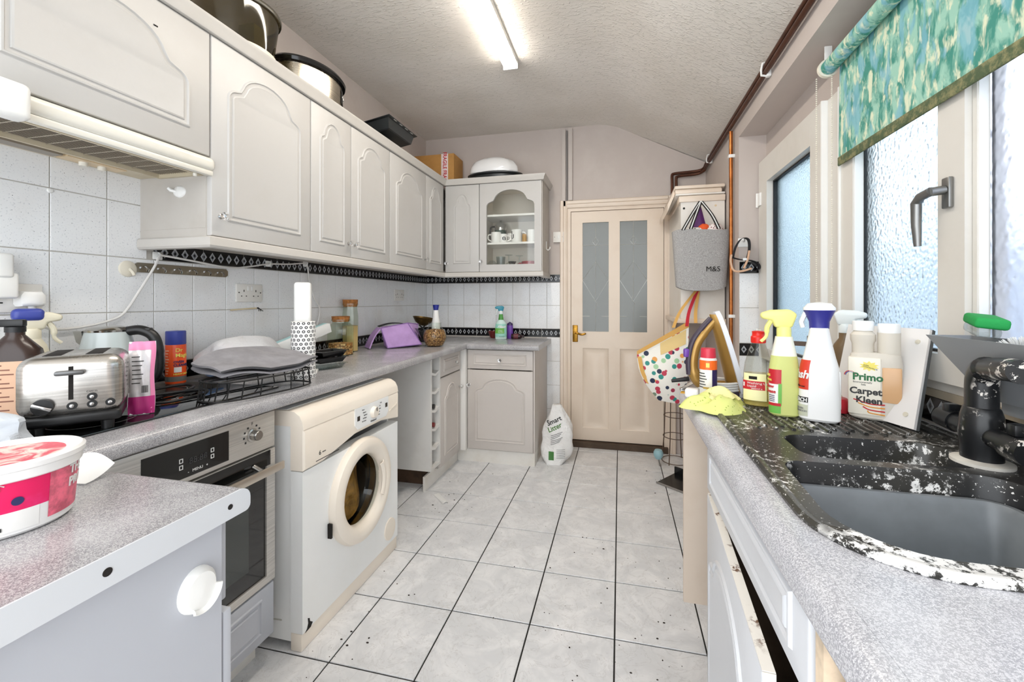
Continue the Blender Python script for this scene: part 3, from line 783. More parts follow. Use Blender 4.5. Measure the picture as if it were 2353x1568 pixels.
# ---------------------------------------------------------------- base units left of the corner
def base_unit(name, label, loc, rz, w, depth, arch_door=True, kn=None, kd=None, margin=0.055, side=None):
    t = thing(name, label, 'base cabinet', loc, rz)
    carcass(t, w, depth, 0.775, carc_m, z0=0.1)
    panel_door(t, 0, w, 0.105, 0.718, base_m, arch=0.11, margin=margin, knob_at=kd)
    panel_door(t, 0, w, 0.722, 0.872, base_m, margin=margin * 0.8, knob_at=kn, name='drawer_front')
    return t
rackm = m_painted('white_rack_board', 'E4E2DE', 'D3CFC8', 0.45, 0.5)
wr_ = thing('wine_rack_cabinet', 'narrow white wine rack unit with angled shelves beside the washing machine', 'wine rack', (-1.19, 2.503, 0.0), Q)
MB().box(0, 0.018, 0, 0.56, 0.14, 0.875).build('side_panel', rackm, wr_)
MB().box(0.132, 0.15, 0, 0.56, 0.14, 0.875).build('side_panel', rackm, wr_)
MB().box(0.018, 0.132, 0.3, 0.31, 0.14, 0.875).build('back_panel', rackm, wr_)
MB().box(0.018, 0.132, 0, 0.3, 0.14, 0.158).build('bottom_board', rackm, wr_)
for i in range(5):
    z = 0.26 + 0.122 * i
    MB().prism([(0.018, z + 0.015), (0.075, z), (0.132, z + 0.015), (0.132, z + 0.031), (0.075, z + 0.016), (0.018, z + 0.031)], 0.002, 0.3, axis='y').build('shelf', rackm, wr_)
bu = base_unit('base_cabinet', 'narrow base cabinet with drawer and arched door beside the wine rack', (-1.19 - 0.02, 2.655, 0), Q, 0.37, 0.55, kn=(0.255, 0.795), kd=(0.335, 0.6), margin=0.06)
bb = base_unit('base_cabinet', 'wide base cabinet with drawer and arched door under the back worktop', (-1.15, 3.08, 0), 0, 0.52, 0.525, kn=(0.265, 0.795), kd=(0.018, 0.6), margin=0.06)
MB().box(0.5201, 0.53, -0.002, 0.525, 0.1, 0.875).build('side_panel', base_m, bb)
tag(MB().box(-1.205, -1.153, 3.03, 3.075, 0.1, 0.875).build('corner_post', white_m), 'white corner filler post between the two base cabinets', 'corner post')
pl_m = m_painted('grubby_white_plinth', 'E8E5DF', 'D2C8B9', 0.5, 0.6)
tag(MB().box(-1.25, -1.238, 2.512, 3.08, 0.0, 0.0985).build('plinth_board', pl_m), 'white plinth board under the wine rack and narrow cabinet', 'plinth')
tag(MB().box(-1.238, -0.622, 3.082, 3.094, 0.0, 0.0985).box(-0.634, -0.622, 3.094, 3.6, 0, 0.0985).build('plinth_board', pl_m), 'white plinth board under the wide back cabinet', 'plinth')
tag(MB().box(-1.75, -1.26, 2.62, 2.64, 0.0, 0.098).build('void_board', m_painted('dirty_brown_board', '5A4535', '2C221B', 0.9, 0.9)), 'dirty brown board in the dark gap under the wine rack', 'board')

# ---------------------------------------------------------------- oven
steel = m_steel('brushed_oven_steel', 'D6D2CC', 0.3, 2); steel.node_tree.nodes['Principled BSDF'].inputs['Metallic'].default_value = 0.6
blackg = mat('black_glass', '0D0E0F', 0.06, coat=0.5)
ov = thing('oven', 'built-in stainless steel oven with black glass door and display', 'oven', (-1.185, 0.635, 0.0), Q)
MB().box(0.0, 0.585, 0.003, 0.5, 0.29, 0.868).build('body', mat('oven_casing', '5A5854', 0.5, 0.5), ov)
cp_ = MB().rbox(0.0, 0.587, -0.02, 0.003, 0.748, 0.87, 0.003).build('control_panel', steel, ov)
MB().box(0.17, 0.41, -0.0215, -0.02, 0.762, 0.852).build('display', blackg, cp_)
wp = mat('white_print', 'E9E9E7', 0.5); dpn = mat('dark_print', '2A2A2A', 0.5)
def panel_text(body, size, x, z, m, par, y=-0.0222, **kw): return lettering(body, size, m, par, loc=(x, y, z), rot=(Q, 0, 0), **kw)
for x in (0.262, 0.352):
    for z in (0.788, 0.806): MB().prism([(x, z), (x + 0.01, z), (x + 0.01, z + 0.012), (x, z + 0.012)], -0.0225, -0.0215, axis='y', holes=[[(x + 0.0018, z + 0.0018), (x + 0.0082, z + 0.0018), (x + 0.0082, z + 0.0102), (x + 0.0018, z + 0.0102)]]).build('icon', wp, cp_)
panel_text('88:88', 0.024, 0.288, 0.796, mat('dim_digit', '3A3B3D', 0.4), cp_, name='clock_digits')
panel_text('-   MENU   +', 0.011, 0.285, 0.772, wp, cp_)
panel_text('°C', 0.017, 0.098, 0.815, dpn, cp_); panel_text('•\n250  50\n200  100', 0.006, 0.105, 0.80, dpn, cp_, name='dial_marks')
for x in (0.495, 0.06):
    MB().lathe([(0.0, 0), (0.021, 0), (0.021, 0.004), (0.016, 0.006), (0.0155, 0.026), (0.014, 0.028), (0.0, 0.028)], 26, M=Matrix.Translation((x, -0.02, 0.812)) @ Matrix.Rotation(Q, 4, 'X')).build('knob', mat('satin_steel_knob', 'B8B5B0', 0.25, 1.0), cp_)
panel_text('F', 0.014, 0.49, 0.845, dpn, cp_)
for a in range(-4, 5):
    if a: MB().box(0.495 + 0.031 * math.sin(a * 0.55) - 0.003, 0.495 + 0.031 * math.sin(a * 0.55) + 0.003, -0.0206, -0.02, 0.812 + 0.031 * math.cos(a * 0.55) - 0.003, 0.812 + 0.031 * math.cos(a * 0.55) + 0.003).build('dial_mark', dpn, cp_)
od = MB().prism([(0, 0.29), (0.587, 0.29), (0.587, 0.742), (0, 0.742)], -0.02, 0.0025, axis='y', holes=[[(0.035, 0.315), (0.552, 0.315), (0.552, 0.69), (0.035, 0.69)]]).build('oven_door', steel, ov)
MB().box(0.035, 0.552, -0.014, 0.0, 0.315, 0.69).build('door_glass', blackg, od)
MB().box(0.02, 0.567, -0.0212, -0.02, 0.69, 0.74).build('black_band', blackg, od)
MB().box(0.1, 0.487, -0.0147, -0.014, 0.37, 0.655).build('inner_window', mat('dark_green_grey_glass', '383D3B', 0.1, coat=0.4), od)
MB().rbox(0.0, 0.587, -0.062, -0.052, 0.672, 0.7, 0.004).build('handle', mat('pale_steel_handle', 'CFC6BA', 0.3, 0.9), od)
for x in (0.06, 0.5): MB().cyl((x, -0.052, 0.692), (x, -0.0212, 0.705), 0.009).build('handle_post', mat('satin_steel_knob', 'B8B5B0', 0.25, 1.0), od)
tp = thing('oven_plinth_panel', 'grey moulded panel under the oven', 'panel', (-1.185, 0.635, 0.0), Q)
panel_door(tp, 0, 0.585, 0.102, 0.284, pan_m, margin=0.05, name='panel')
tag(MB().box(-1.26, -1.245, 0.64, 1.22, 0.0, 0.1).build('plinth_board', pl_m), 'torn white plinth board under the oven panel', 'plinth')

# ---------------------------------------------------------------- washing machine
wm = thing('washing_machine', 'white front-loading washing machine with yellowed control panel and door ring', 'washing machine', (-1.095, 1.27, 0.0), Q)
ww = m_painted('washer_white_enamel', 'F6F7F6', 'EFEFEB', 0.28, 0.4); wc = m_painted('yellowed_cream_plastic', 'F5EBDD', 'EDE0CF', 0.35, 0.5)
WW = 0.65
MB().box(0.004, 0.016, 0.05, 0.53, 0.03, 0.80).box(WW - 0.016, WW - 0.004, 0.05, 0.53, 0.03, 0.80).box(0.016, WW - 0.016, 0.515, 0.53, 0.03, 0.80).box(0.016, WW - 0.016, 0.05, 0.515, 0.03, 0.045).box(0.016, WW - 0.016, 0.05, 0.515, 0.785, 0.80).build('cabinet', ww, wm)
MB().tube(smoothed([(0.0035, 0.09, 0.1), (0.0035, 0.2, 0.1), (0.0035, 0.24, 0.14)]) + [(0.0035, 0.24, 0.68)] + smoothed([(0.0035, 0.24, 0.7), (0.0035, 0.22, 0.74), (0.0035, 0.12, 0.745)]), 0.0022, 6).build('side_groove', mat('seam_shadow_grey', 'B9B7AE', 0.5), wm)
fp = MB().prism([(0.0, 0.065), (WW, 0.065), (WW, 0.64), (0.0, 0.64)], 0.0, 0.05, axis='y', holes=[[(0.34 + 0.185 * math.cos(a), 0.435 + 0.185 * math.sin(a)) for a in [2 * PI * i / 40 for i in range(40)]]]).build('front_panel', ww, wm)
MB().rbox(0.0, WW, 0.004, 0.05, 0.0, 0.064, 0.004).build('kick_panel', wc, wm)
# control fascia: bowed lower edge
fa = [(0.0, 0.645)] + [(0.04 + 0.02 * i, 0.672 + 0.012 * math.sin(i / 14 * PI)) for i in range(0)] + [(WW, 0.645 + 0.045), (WW, 0.80), (0.0, 0.80)]
fas = MB().rings([[(x, y, z) for x, z in ((0, 0.643), (0.1, 0.643), (0.3, 0.685), (0.5, 0.685), (WW, 0.66), (WW, 0.79), (0.0, 0.79))] for y in (0.05, 0.0, )] + [[(x, -0.006, z) for x, z in ((0.006, 0.649), (0.1, 0.649), (0.3, 0.69), (0.5, 0.69), (WW - 0.006, 0.666), (WW - 0.006, 0.78), (0.006, 0.78))]])
fas = fas.build('control_fascia', wc, wm)
MB().prism([(0.05, 0.79), (-0.004, 0.79), (0.0, 0.815), (0.012, 0.838), (0.035, 0.852), (0.06, 0.855), (0.56, 0.855), (0.56, 0.80), (0.05, 0.80)], 0.0, WW, axis='x').build('lid', [wc], wm)
MB().box(0.012, WW - 0.012, 0.075, 0.545, 0.8552, 0.857).build('lid_top', ww, wm)
pc = [(0.31, 0.70), (0.53, 0.70), (0.55, 0.72), (0.55, 0.79), (0.29, 0.79), (0.29, 0.72)]
cpn = MB().prism(pc, -0.009, -0.006, axis='y').build('control_label', ww, fas)
MB().lathe([(0.0, 0), (0.026, 0), (0.024, 0.012), (0.02, 0.016), (0.0, 0.017)], 26, M=Matrix.Translation((0.425, -0.009, 0.745)) @ Matrix.Rotation(Q, 4, 'X')).build('programme_dial', wc, fas)
MB().box(0.424, 0.4275, -0.0275, -0.0262, 0.75, 0.768).build('dial_pointer', dpn, fas)
for x, z in ((0.305, 0.735), (0.522, 0.742)): MB().box(x, x + 0.018, -0.0098, -0.009, z, z + 0.02).build('lamp_window', blackg, fas)
for k, sx in enumerate((-1, 1)):
    for q in range(5): panel_text(['60 Cotton', '40 Mixed', 'Synthetic', 'Delicate', 'Wool'][q] if sx < 0 else ['Rinse', 'Spin', 'Drain', '30', 'Cold'][q], 0.007, 0.35 - 0.006 * abs(q - 2) if sx < 0 else 0.468 + 0.004 * (q - 2), 0.722 + 0.0125 * q, dpn, fas, y=-0.0096, name='programme_mark')
panel_text('Whirlpool', 0.011, 0.40, 0.705, dpn, fas, y=-0.0096, shear=0.2)
panel_text('6', 0.024, 0.075, 0.675, dpn, fas, y=-0.0068, name='load_mark'); panel_text('sense', 0.009, 0.093, 0.679, dpn, fas, y=-0.0068)
for i in range(6): MB().cyl((0.57 + 0.012 * i, -0.0062, 0.715 + 0.004 * i), (0.57 + 0.012 * i, -0.0092, 0.715 + 0.004 * i), 0.0045, n=12).build('vent_dot', wc, fas)
MB().box(0.06, 0.19, -0.0065, -0.0055, 0.656, 0.6585).build('drawer_line', gap_m, fas)
# door: thick cream ring, glass bowl, steel drum inside with clothes
cx_, cz_ = 0.34, 0.435
Mw = Matrix.Translation((cx_, 0, cz_)) @ Matrix.Rotation(Q, 4, 'X')
ring = MB().rings([[(cx_ + r * math.cos(a), -y, cz_ + r * math.sin(a) * 1.06) for a in [2 * PI * i / 56 for i in range(56)]] for r, y in ((0.205, 0.0), (0.207, 0.012), (0.200, 0.028), (0.18, 0.038), (0.158, 0.036), (0.142, 0.024), (0.136, 0.004), (0.136, -0.01), (0.2, -0.01))], closed=True).build('door_ring', wc, wm)
MB().box(cx_ - 0.2115, cx_ - 0.204, -0.018, -0.002, cz_ - 0.1, cz_ - 0.045).build('hinge_gap', gap_m, ring)
MB().grid(10, 5, lambda u, v: (cx_ + (0.128 + 0.024 * v) * math.cos(-0.55 + 1.1 * u), -0.026 - 0.008 * math.sin(v * PI), cz_ + (0.128 + 0.03 * v) * math.sin(-0.55 + 1.1 * u)), 0.004).build('door_grip', wc, ring)
MB().lathe([(0.137, 0.006), (0.13, -0.02), (0.115, -0.05), (0.08, -0.065), (0.0, -0.07)], 40, M=Mw, cap=False).build('door_bowl', m_thin('door_bowl_glass', 'E6EAE8', 0.2), ring)
MB().lathe([(0.186, -0.01), (0.16, -0.03), (0.165, -0.06), (0.2, -0.09), (0.2, -0.34), (0.0, -0.34)], 40, M=Mw, cap=False).build('drum', mat('drum_steel', '9A9A98', 0.25, 1.0), wm)
def wash(r, a): return 0.075 + 0.02 * math.sin(3 * a + 9 * r) * r / 0.15 + 0.03 * (r / 0.15) ** 2 * math.cos(a)
MB().rings([[(cx_ + r * math.cos(a), wash(r, a), cz_ + r * math.sin(a)) for a in [2 * PI * i / 40 for i in range(40)]] for r in (0.157, 0.13, 0.1, 0.07, 0.04, 0.015)], cap0=False).build('laundry', mat('ochre_laundry', 'C08A3C', 0.9, vary=0.5, vscale=22, grain=0.4, gscale=60), wm)
MB().lathe([(0.0, 0), (0.047, 0), (0.046, 0.005), (0.0, 0.007)], 30, M=Matrix.Translation((0.575, -0.0, 0.135)) @ Matrix.Rotation(Q, 4, 'X'), sy=1.1).build('filter_cover', wc, wm)
MB().prism([(0.012, 0.062), (0.04, 0.064), (0.05, 0.075), (0.036, 0.088), (0.034, 0.1), (0.026, 0.105), (0.028, 0.085), (0.022, 0.07)], -0.0012, 0.0, axis='y').build('rust_hole', gap_m, wm)
LAMP = 22.0

# ================================================================ ceiling light
tl = thing('strip_light', 'lit fluorescent strip light fixed to the ceiling', 'strip light', (-0.66, 1.0, ZC - 0.06))
MB().rbox(-0.045, 0.045, 0.013, 1.507, 0.026, 0.06, 0.004).build('batten', upvc_w, tl)
MB().prism([(-0.043, 0.0258), (-0.043, 0.018), (-0.038, 0.0125), (-0.02, 0.0115), (0.02, 0.0115), (0.038, 0.0125), (0.043, 0.018), (0.043, 0.0258)], 0.012, 1.508, axis='y').build('diffuser', m_emit('lit_diffuser', 'FFF6EA', LAMP), tl)
for y in (0.0, 1.508): MB().rbox(-0.047, 0.047, y, y + 0.012, -0.002, 0.048, 0.004).build('end_cap', upvc_w, tl)

# ================================================================ wall fittings
cab_w = mat('white_flex', 'E6E4E0', 0.45)
sock_m = mat('off_white_socket_plastic', 'EDEAE4', 0.35)
def socket_plate(label, y0, y1, z0, z1):
    t = thing('double_socket', label, 'socket', (XL + 0.0065, y0, z0), Q)
    w = y1 - y0; h = z1 - z0
    MB().rbox(0, w, -0.009, 0, 0, h, 0.002).build('plate', sock_m, t)
    for s in (0.27, 0.73):
        k = 1 if s < 0.5 else -1
        for dx, dz, a, b in ((0, 0.045, 0.002, 0.005), (-0.013 * 1, 0.02, 0.003, 0.002), (0.013, 0.02, 0.003, 0.002)):
            MB().box(w * s + dx - a, w * s + dx + a, -0.0095, -0.009, dz + 0.008 - b, dz + 0.008 + b).build('pin_hole', gap_m, t)
        MB().rbox(w * (0.5 - 0.07 * k) - 0.006, w * (0.5 - 0.07 * k) + 0.006, -0.012, -0.009, h * 0.62, h * 0.88, 0.0015).build('rocker_switch', upvc_w, t)
    for x in (0.012, w - 0.012): MB().cyl((x, -0.009, h * 0.52), (x, -0.0098, h * 0.52), 0.003, n=10).build('screw', gap_m, t)
    return t
socket_plate('double wall socket above the plastic bag with no plug in it', 1.612, 1.757, 1.243, 1.329)
socket_plate('double wall socket above the purple cool bag', 3.03, 3.175, 1.248, 1.338)
near_s = socket_plate('double wall socket holding a white plug beside the kettle', 0.795, 0.935, 1.215, 1.30)
ad = thing('plug_in_unit', 'white plug-in unit in the wall socket near the brown bottle', 'plug', (XL + 0.016, 0.80, 1.255), Q)
MB().rbox(0.0, 0.062, -0.045, 0, 0.0, 0.075, 0.008, 3).build('casing', upvc_w, ad)
MB().rbox(0.012, 0.05, -0.05, -0.005, 0.06, 0.13, 0.008, 3).build('upper_casing', upvc_w, ad)
pg = thing('plug', 'white moulded plug in the wall socket beside the kettle', 'plug', (XL + 0.016, 0.9, 1.222), Q)
MB().rings([[(x * k, -y, z * k + 0.02 * (1 - k) + 0.01) for x, z in ((-0.026, 0.0), (0.026, 0.0), (0.03, 0.008), (0.03, 0.034), (0.022, 0.046), (-0.022, 0.046), (-0.03, 0.034), (-0.03, 0.008))] for k, y in ((1, 0), (1, 0.018), (0.9, 0.028), (0.62, 0.033))]).build('body', upvc_w, pg)
MB().cyl((0.004, -0.012, 0.012), (0.004, -0.014, -0.022), 0.008, 0.006).build('cord_grip', upvc_w, pg)
pts = smoothed([(-1.735, 0.905, 1.2), (-1.742, 0.925, 1.175), (-1.745, 0.965, 1.158), (-1.745, 1.035, 1.162), (-1.74, 1.10, 1.178), (-1.735, 1.145, 1.205), (-1.725, 1.19, 1.29), (-1.722, 1.235, 1.375), (-1.738, 1.266, 1.42), (-1.738, 1.285, 1.425), (-1.724, 1.40, 1.412), (-1.722, 1.55, 1.398), (-1.74, 1.68, 1.415), (-1.751, 1.80, 1.437), (-1.751, 1.93, 1.447), (-1.751, 2.05, 1.462), (-1.751, 2.07, 1.445), (-1.751, 2.085, 1.36), (-1.749, 2.12, 1.27), (-1.747, 2.165, 1.2), (-1.74, 2.14, 1.11), (-1.70, 2.06, 1.03)], 5)
tag(MB().tube(pts, 0.0042, 8).build('flex_cable', cab_w), 'white flex clipped along the tiles under the wall cabinets', 'cable')
for i, (y, z, lb) in enumerate(((1.272, 1.424, 'white cable clip at the corner of the wall cabinet pelmet'), (1.80, 1.438, 'white cable clip on the border tiles above the empty socket'), (2.06, 1.458, 'white cable clip where the flex drops towards the white tower'))):
    tag(MB().rbox(XL + 0.006, XL + 0.012, y - 0.018, y + 0.018, z - 0.015, z + 0.015, 0.004).tube([(XL + 0.01, y - 0.004, z - 0.012), (XL + 0.022, y - 0.002, z - 0.006), (XL + 0.022, y + 0.002, z + 0.006), (XL + 0.01, y + 0.004, z + 0.012)], 0.0035, 6).build('cable_clip', upvc_w), lb, 'cable clip')
hr = thing('hook_rail', 'narrow tarnished metal hook rail on the tiles under the pelmet', 'hook rail', (XL + 0.0068, 1.19, 1.356), Q)
tarn = mat('tarnished_nickel', '8B8272', 0.35, 0.8)
MB().prism([(0.012, 0.0), (0.37, 0.0), (0.38, 0.009), (0.38, 0.027), (0.37, 0.036), (0.012, 0.036), (0.0, 0.027), (0.0, 0.009)], -0.006, 0, axis='y').build('plate', tarn, hr)
for i in range(6):
    x = 0.03 + 0.062 * i
    MB().tube([(x, -0.006, 0.022), (x, -0.02, 0.02), (x + 0.001, -0.028, 0.01), (x + 0.001, -0.024, 0.004)], 0.0035, 7).cyl((x - 0.012, -0.006, 0.018), (x - 0.012, -0.0075, 0.018), 0.004, n=10).build('hook', chrome, hr)
tag(MB().lathe([(0, 0), (0.03, 0), (0.028, 0.005), (0.018, 0.01), (0.0, 0.011)], 24, M=Matrix.Translation((XL + 0.0068, 1.172, 1.366)) @ Matrix.Rotation(Q, 4, 'Y')).tube([(XL + 0.016, 1.172, 1.366), (XL + 0.026, 1.176, 1.352), (XL + 0.03, 1.178, 1.342)], 0.005, 8).build('suction_hook', mat('yellowed_hook_plastic', 'E6DFCE', 0.4)), 'round yellowed stick-on hook on the tiles left of the hook rail', 'hook')
ct = thing('cable_end', 'cut cream cable with black cores poking from the tiles under the socket', 'cable', (XL + 0.0068, 1.585, 1.205))
MB().tube(smoothed([(0.002, 0.0, 0.0), (0.018, 0.05, 0.004), (0.03, 0.115, 0.008)]), 0.0035, 7).build('sheath', mat('cream_cable_sheath', 'D8C8A4', 0.5), ct)
for k in (-1, 0, 1): MB().tube(smoothed([(0.03, 0.115, 0.008), (0.034, 0.128 + 0.004 * k, 0.006 - 0.003 * k), (0.034, 0.138 + 0.012 * k, -0.008)]), 0.0018, 6).build('core', gap_m, ct)
tag(MB().lathe([(0, 0), (0.008, 0), (0.006, 0.004), (0, 0.005)], 12, M=Matrix.Translation((XL + 0.0066, 0.957, 1.598)) @ Matrix.Rotation(Q, 4, 'Y')).build('filler_blob', upvc_w), 'small white filler blob at a tile joint below the hood', 'filler')
ls = thing('light_switch', 'white light switch on the wall beside the door frame', 'light switch', (-0.56, YB, 1.752))
MB().rbox(0, 0.09, -0.03, 0, 0, 0.09, 0.003).build('plate', sock_m, ls); MB().rbox(0.038, 0.052, -0.034, -0.03, 0.03, 0.06, 0.002).build('rocker_switch', upvc_w, ls)
for x in (0.012, 0.078): MB().cyl((x, -0.03, 0.045), (x, -0.0308, 0.045), 0.003, n=8).build('screw', gap_m, ls)

# ================================================================ things on the hob and left worktop
hob = thing('hob', 'black glass hob set into the left worktop', 'hob', (-1.5, 0.995, WT))
MB().rbox(-0.245, 0.245, -0.34, 0.34, 0.0002, 0.006, 0.002).build('glass_top', blackg, hob)
for x, y, r in ((0.11, -0.15, 0.09), (0.11, 0.16, 0.075), (-0.12, -0.15, 0.075), (-0.12, 0.16, 0.1)):
    MB().rings([[(x + q * math.cos(a), y + q * math.sin(a), z) for a in [2 * PI * i / 40 for i in range(40)]] for q, z in ((r, 0.0061), (r, 0.0064), (r - 0.003, 0.0064), (r - 0.003, 0.0061))], closed=True).build('zone_ring', mat('grey_hob_print', '6C6C6A', 0.3), hob)
HZ = WT + 0.0063

ts = m_steel('toaster_steel', 'CFCBC5', 0.2, 2)
to = thing('toaster', 'brushed steel two-slot toaster with black base standing on the hob', 'toaster', (-1.372, 0.805, HZ), math.radians(52))
MB().rbox(-0.092, 0.092, -0.108, 0.108, 0.042, 0.19, 0.032, 6).build('shell', ts, to)
MB().rbox(-0.088, 0.088, -0.104, 0.104, 0.022, 0.05, 0.01, 3).build('base', mat('black_plastic', '141415', 0.4), to)
for x in (-0.06, 0.06):
    for y in (-0.075, 0.075): MB().cyl((x, y, 0), (x, y, 0.024), 0.012, 0.014, 14).build('foot', mat('black_plastic', '141415', 0.4), to)
for x in (-0.036, 0.036): MB().rbox(x - 0.016, x + 0.016, -0.078, 0.078, 0.188, 0.1908, 0.0012).build('slot', gap_m, to)
MB().box(-0.004, 0.004, -0.1095, -0.106, 0.085, 0.165).build('lever_slot', gap_m, to)
MB().rbox(-0.025, 0.025, -0.132, -0.108, 0.146, 0.157, 0.004).build('lever', [mat('grey_lever', '6C6C6C', 0.3, 0.6)], to)
dl = MB().lathe([(0, 0), (0.019, 0), (0.018, 0.01), (0.0, 0.011)], 28, M=Matrix.Translation((-0.045, -0.108, 0.075)) @ Matrix.Rotation(Q, 4, 'X')).build('browning_dial', mat('black_plastic', '141415', 0.4), to)
MB().rbox(-0.0175, 0.0175, -0.004, 0.004, 0, 0.008, 0.002, M=Matrix.Translation((-0.045, -0.119, 0.075)) @ Matrix.Rotation(Q, 4, 'X') @ Matrix.Rotation(-0.45, 4, 'Z')).build('dial_grip', chrome, dl)
for x, z, s in ((0.002, 0.07, 'DEFROST'), (0.036, 0.07, 'BAGEL'), (0.036, 0.088, 'CANCEL'), (0.068, 0.07, 'REHEAT')):
    MB().lathe([(0, 0), (0.0095, 0), (0.009, 0.003), (0, 0.003)], 18, M=Matrix.Translation((x, -0.108, z)) @ Matrix.Rotation(Q, 4, 'X')).use(1).lathe([(0, 0.003), (0.0055, 0.003), (0.004, 0.006), (0, 0.0065)], 14, M=Matrix.Translation((x, -0.108, z)) @ Matrix.Rotation(Q, 4, 'X')).build('button', [mat('black_plastic', '141415', 0.4), chrome], to)
    lettering(s, 0.0052, dpn, to, loc=(x, -0.1088, z - 0.0145 if s != 'CANCEL' else z + 0.0115), rot=(Q, 0, 0), align='CENTER')

ke = thing('kettle', 'pale grey jug kettle with black handle behind the toaster', 'kettle', (-1.63, 1.03, HZ), math.radians(33))
kg = mat('pale_blue_grey_enamel', 'C3CCCC', 0.2, coat=0.3)
MB().lathe([(0.0, 0.022), (0.076, 0.022), (0.08, 0.03), (0.079, 0.07), (0.072, 0.14), (0.060, 0.20), (0.055, 0.222), (0.0, 0.222)], 40).build('body', kg, ke)
MB().lathe([(0, 0.0), (0.078, 0.0), (0.08, 0.02), (0, 0.022)], 40).build('power_base', mat('black_plastic', '141415', 0.4), ke)
MB().lathe([(0.056, 0.222), (0.057, 0.228), (0.05, 0.236), (0.03, 0.24), (0, 0.241)], 36).build('lid', mat('polished_steel', 'BFBDB8', 0.15, 1.0), ke)
MB().rings([[(-0.056 - k * 0.028, -0.022 * (1 - k * 0.7), z) for z in (0.225,)] + [(-0.056 - k * 0.028, 0.022 * (1 - k * 0.7), 0.225), (-0.06 - k * 0.02, 0.0, 0.17 + 0.02 * k)] for k in (0, 0.5, 1)]).build('spout', mat('polished_steel', 'BFBDB8', 0.15, 1.0), ke)
MB().tube(smoothed([(0.05, 0, 0.222), (0.085, 0, 0.225), (0.118, 0, 0.205), (0.132, 0, 0.16), (0.135, 0, 0.1), (0.12, 0, 0.06), (0.085, 0, 0.045)]), [0.016] * 20 + [0.014] * 17, 10).build('handle', mat('black_plastic', '141415', 0.4), ke)
MB().rbox(0.078, 0.115, -0.012, 0.012, 0.222, 0.232, 0.003).build('lid_button', mat('black_plastic', '141415', 0.4), ke)

pk = thing('snack_packet', 'pink and silver foil packet leaning beside the toaster', 'packet', (-1.322, 0.915, HZ + 0.002), math.radians(47), rot=(math.radians(-6), 0, math.radians(47)))
def pkt(u, v):
    x = (u - 0.5) * 0.056 * (1 + 0.06 * math.sin(9 * v)); puff = 0.014 * math.sin(PI * u) * math.sin(PI * v) ** 0.5
    return (x, -puff + 0.002 * math.sin(13 * u + 7 * v), 0.205 * v)
def pkb(u, v): p = pkt(1 - u, v); return (p[0], -p[1] + 0.001, p[2])
MB().grid(14, 20, pkt).grid(14, 20, pkb).build('pouch', mat('silver_foil_print', 'E6E2E4', 0.3, 0.25, vary=0.12, vscale=30), pk)
MB().grid(12, 3, lambda u, v: (pkt(u, 0.88 + 0.12 * v)[0], pkt(u, 0.88 + 0.12 * v)[1] - 0.0012, pkt(u, 0.88 + 0.12 * v)[2])).grid(3, 14, lambda u, v: (pkt(0.84 + 0.16 * u, v)[0], pkt(0.84 + 0.16 * u, v)[1] - 0.0012, pkt(0.84 + 0.16 * u, v)[2])).build('pink_border', mat('candy_pink_print', 'F08FB8', 0.35), pk)
MB().grid(12, 5, lambda u, v: (pkt(u, 0.24 * v)[0], pkt(u, 0.24 * v)[1] - 0.0014, pkt(u, 0.24 * v)[2])).build('magenta_band', mat('magenta_print', 'C2327F', 0.35), pk)
for k in range(7): MB().grid(5, 1, lambda u, v: (pkt(0.12 + (0.35 + 0.06 * (k % 3)) * u, 0.42 + 0.06 * k + 0.012 * v)[0], pkt(0.2 + 0.4 * u, 0.42 + 0.06 * k)[1] - 0.0022, (0.42 + 0.06 * k + 0.012 * v) * 0.205)).build('small_print', dpn, pk)
for k in range(8): MB().box(0.002 + 0.0018 * k, 0.0031 + 0.0018 * k, -0.0195, -0.0185, 0.06, 0.08).build('barcode_bar', dpn, pk)

oc = thing('oven_cleaner_can', 'orange aerosol can with blue cap standing by the tiles', 'aerosol can', (-1.692, 1.292, HZ), math.radians(45))
rB = Bottle([(0.0, 0.031, 0.031, 2), (0.004, 0.0325, 0.0325, 2), (0.15, 0.0325, 0.0325, 2), (0.153, 0.031, 0.031, 2)])
rB.mesh(36).build('can', mat('orange_can_print', 'F0561C', 0.3), oc)
rB.patch(-180, 179.9, 0.001, 0.03, 0.0004, 36, 2).build('grey_band', mat('dark_grey_print', '6A6A66', 0.35), oc)
MB().lathe([(0.0315, 0.152), (0.0325, 0.155), (0.032, 0.203), (0.03, 0.205), (0, 0.205)], 36).build('cap', mat('royal_blue_plastic', '3F4BA0', 0.35), oc)
yel = mat('yellow_print', 'F3E26A', 0.4); navy = mat('navy_print', '2A2E5E', 0.4)
for s, z, sz, m, a in (('Dr\nMagic', 0.125, 0.02, yel, -85), ('OVEN\nCLEANER', 0.082, 0.0125, navy, -95), ('HEAVY DUTY', 0.036, 0.009, yel, -95)): lettering(s, sz, m, oc, rB.wrap(a, z), bold=0.0004)
rB.patch(-92, -50, 0.046, 0.066, 0.0008).build('oven_picture', wp, oc)
for k in range(9): rB.patch(-150, -128 + 4 * (k % 3), 0.04 + 0.011 * k, 0.0435 + 0.011 * k, 0.0008, 6, 1).build('small_print', mat('pale_orange_print', 'F6C6A4', 0.4), oc)

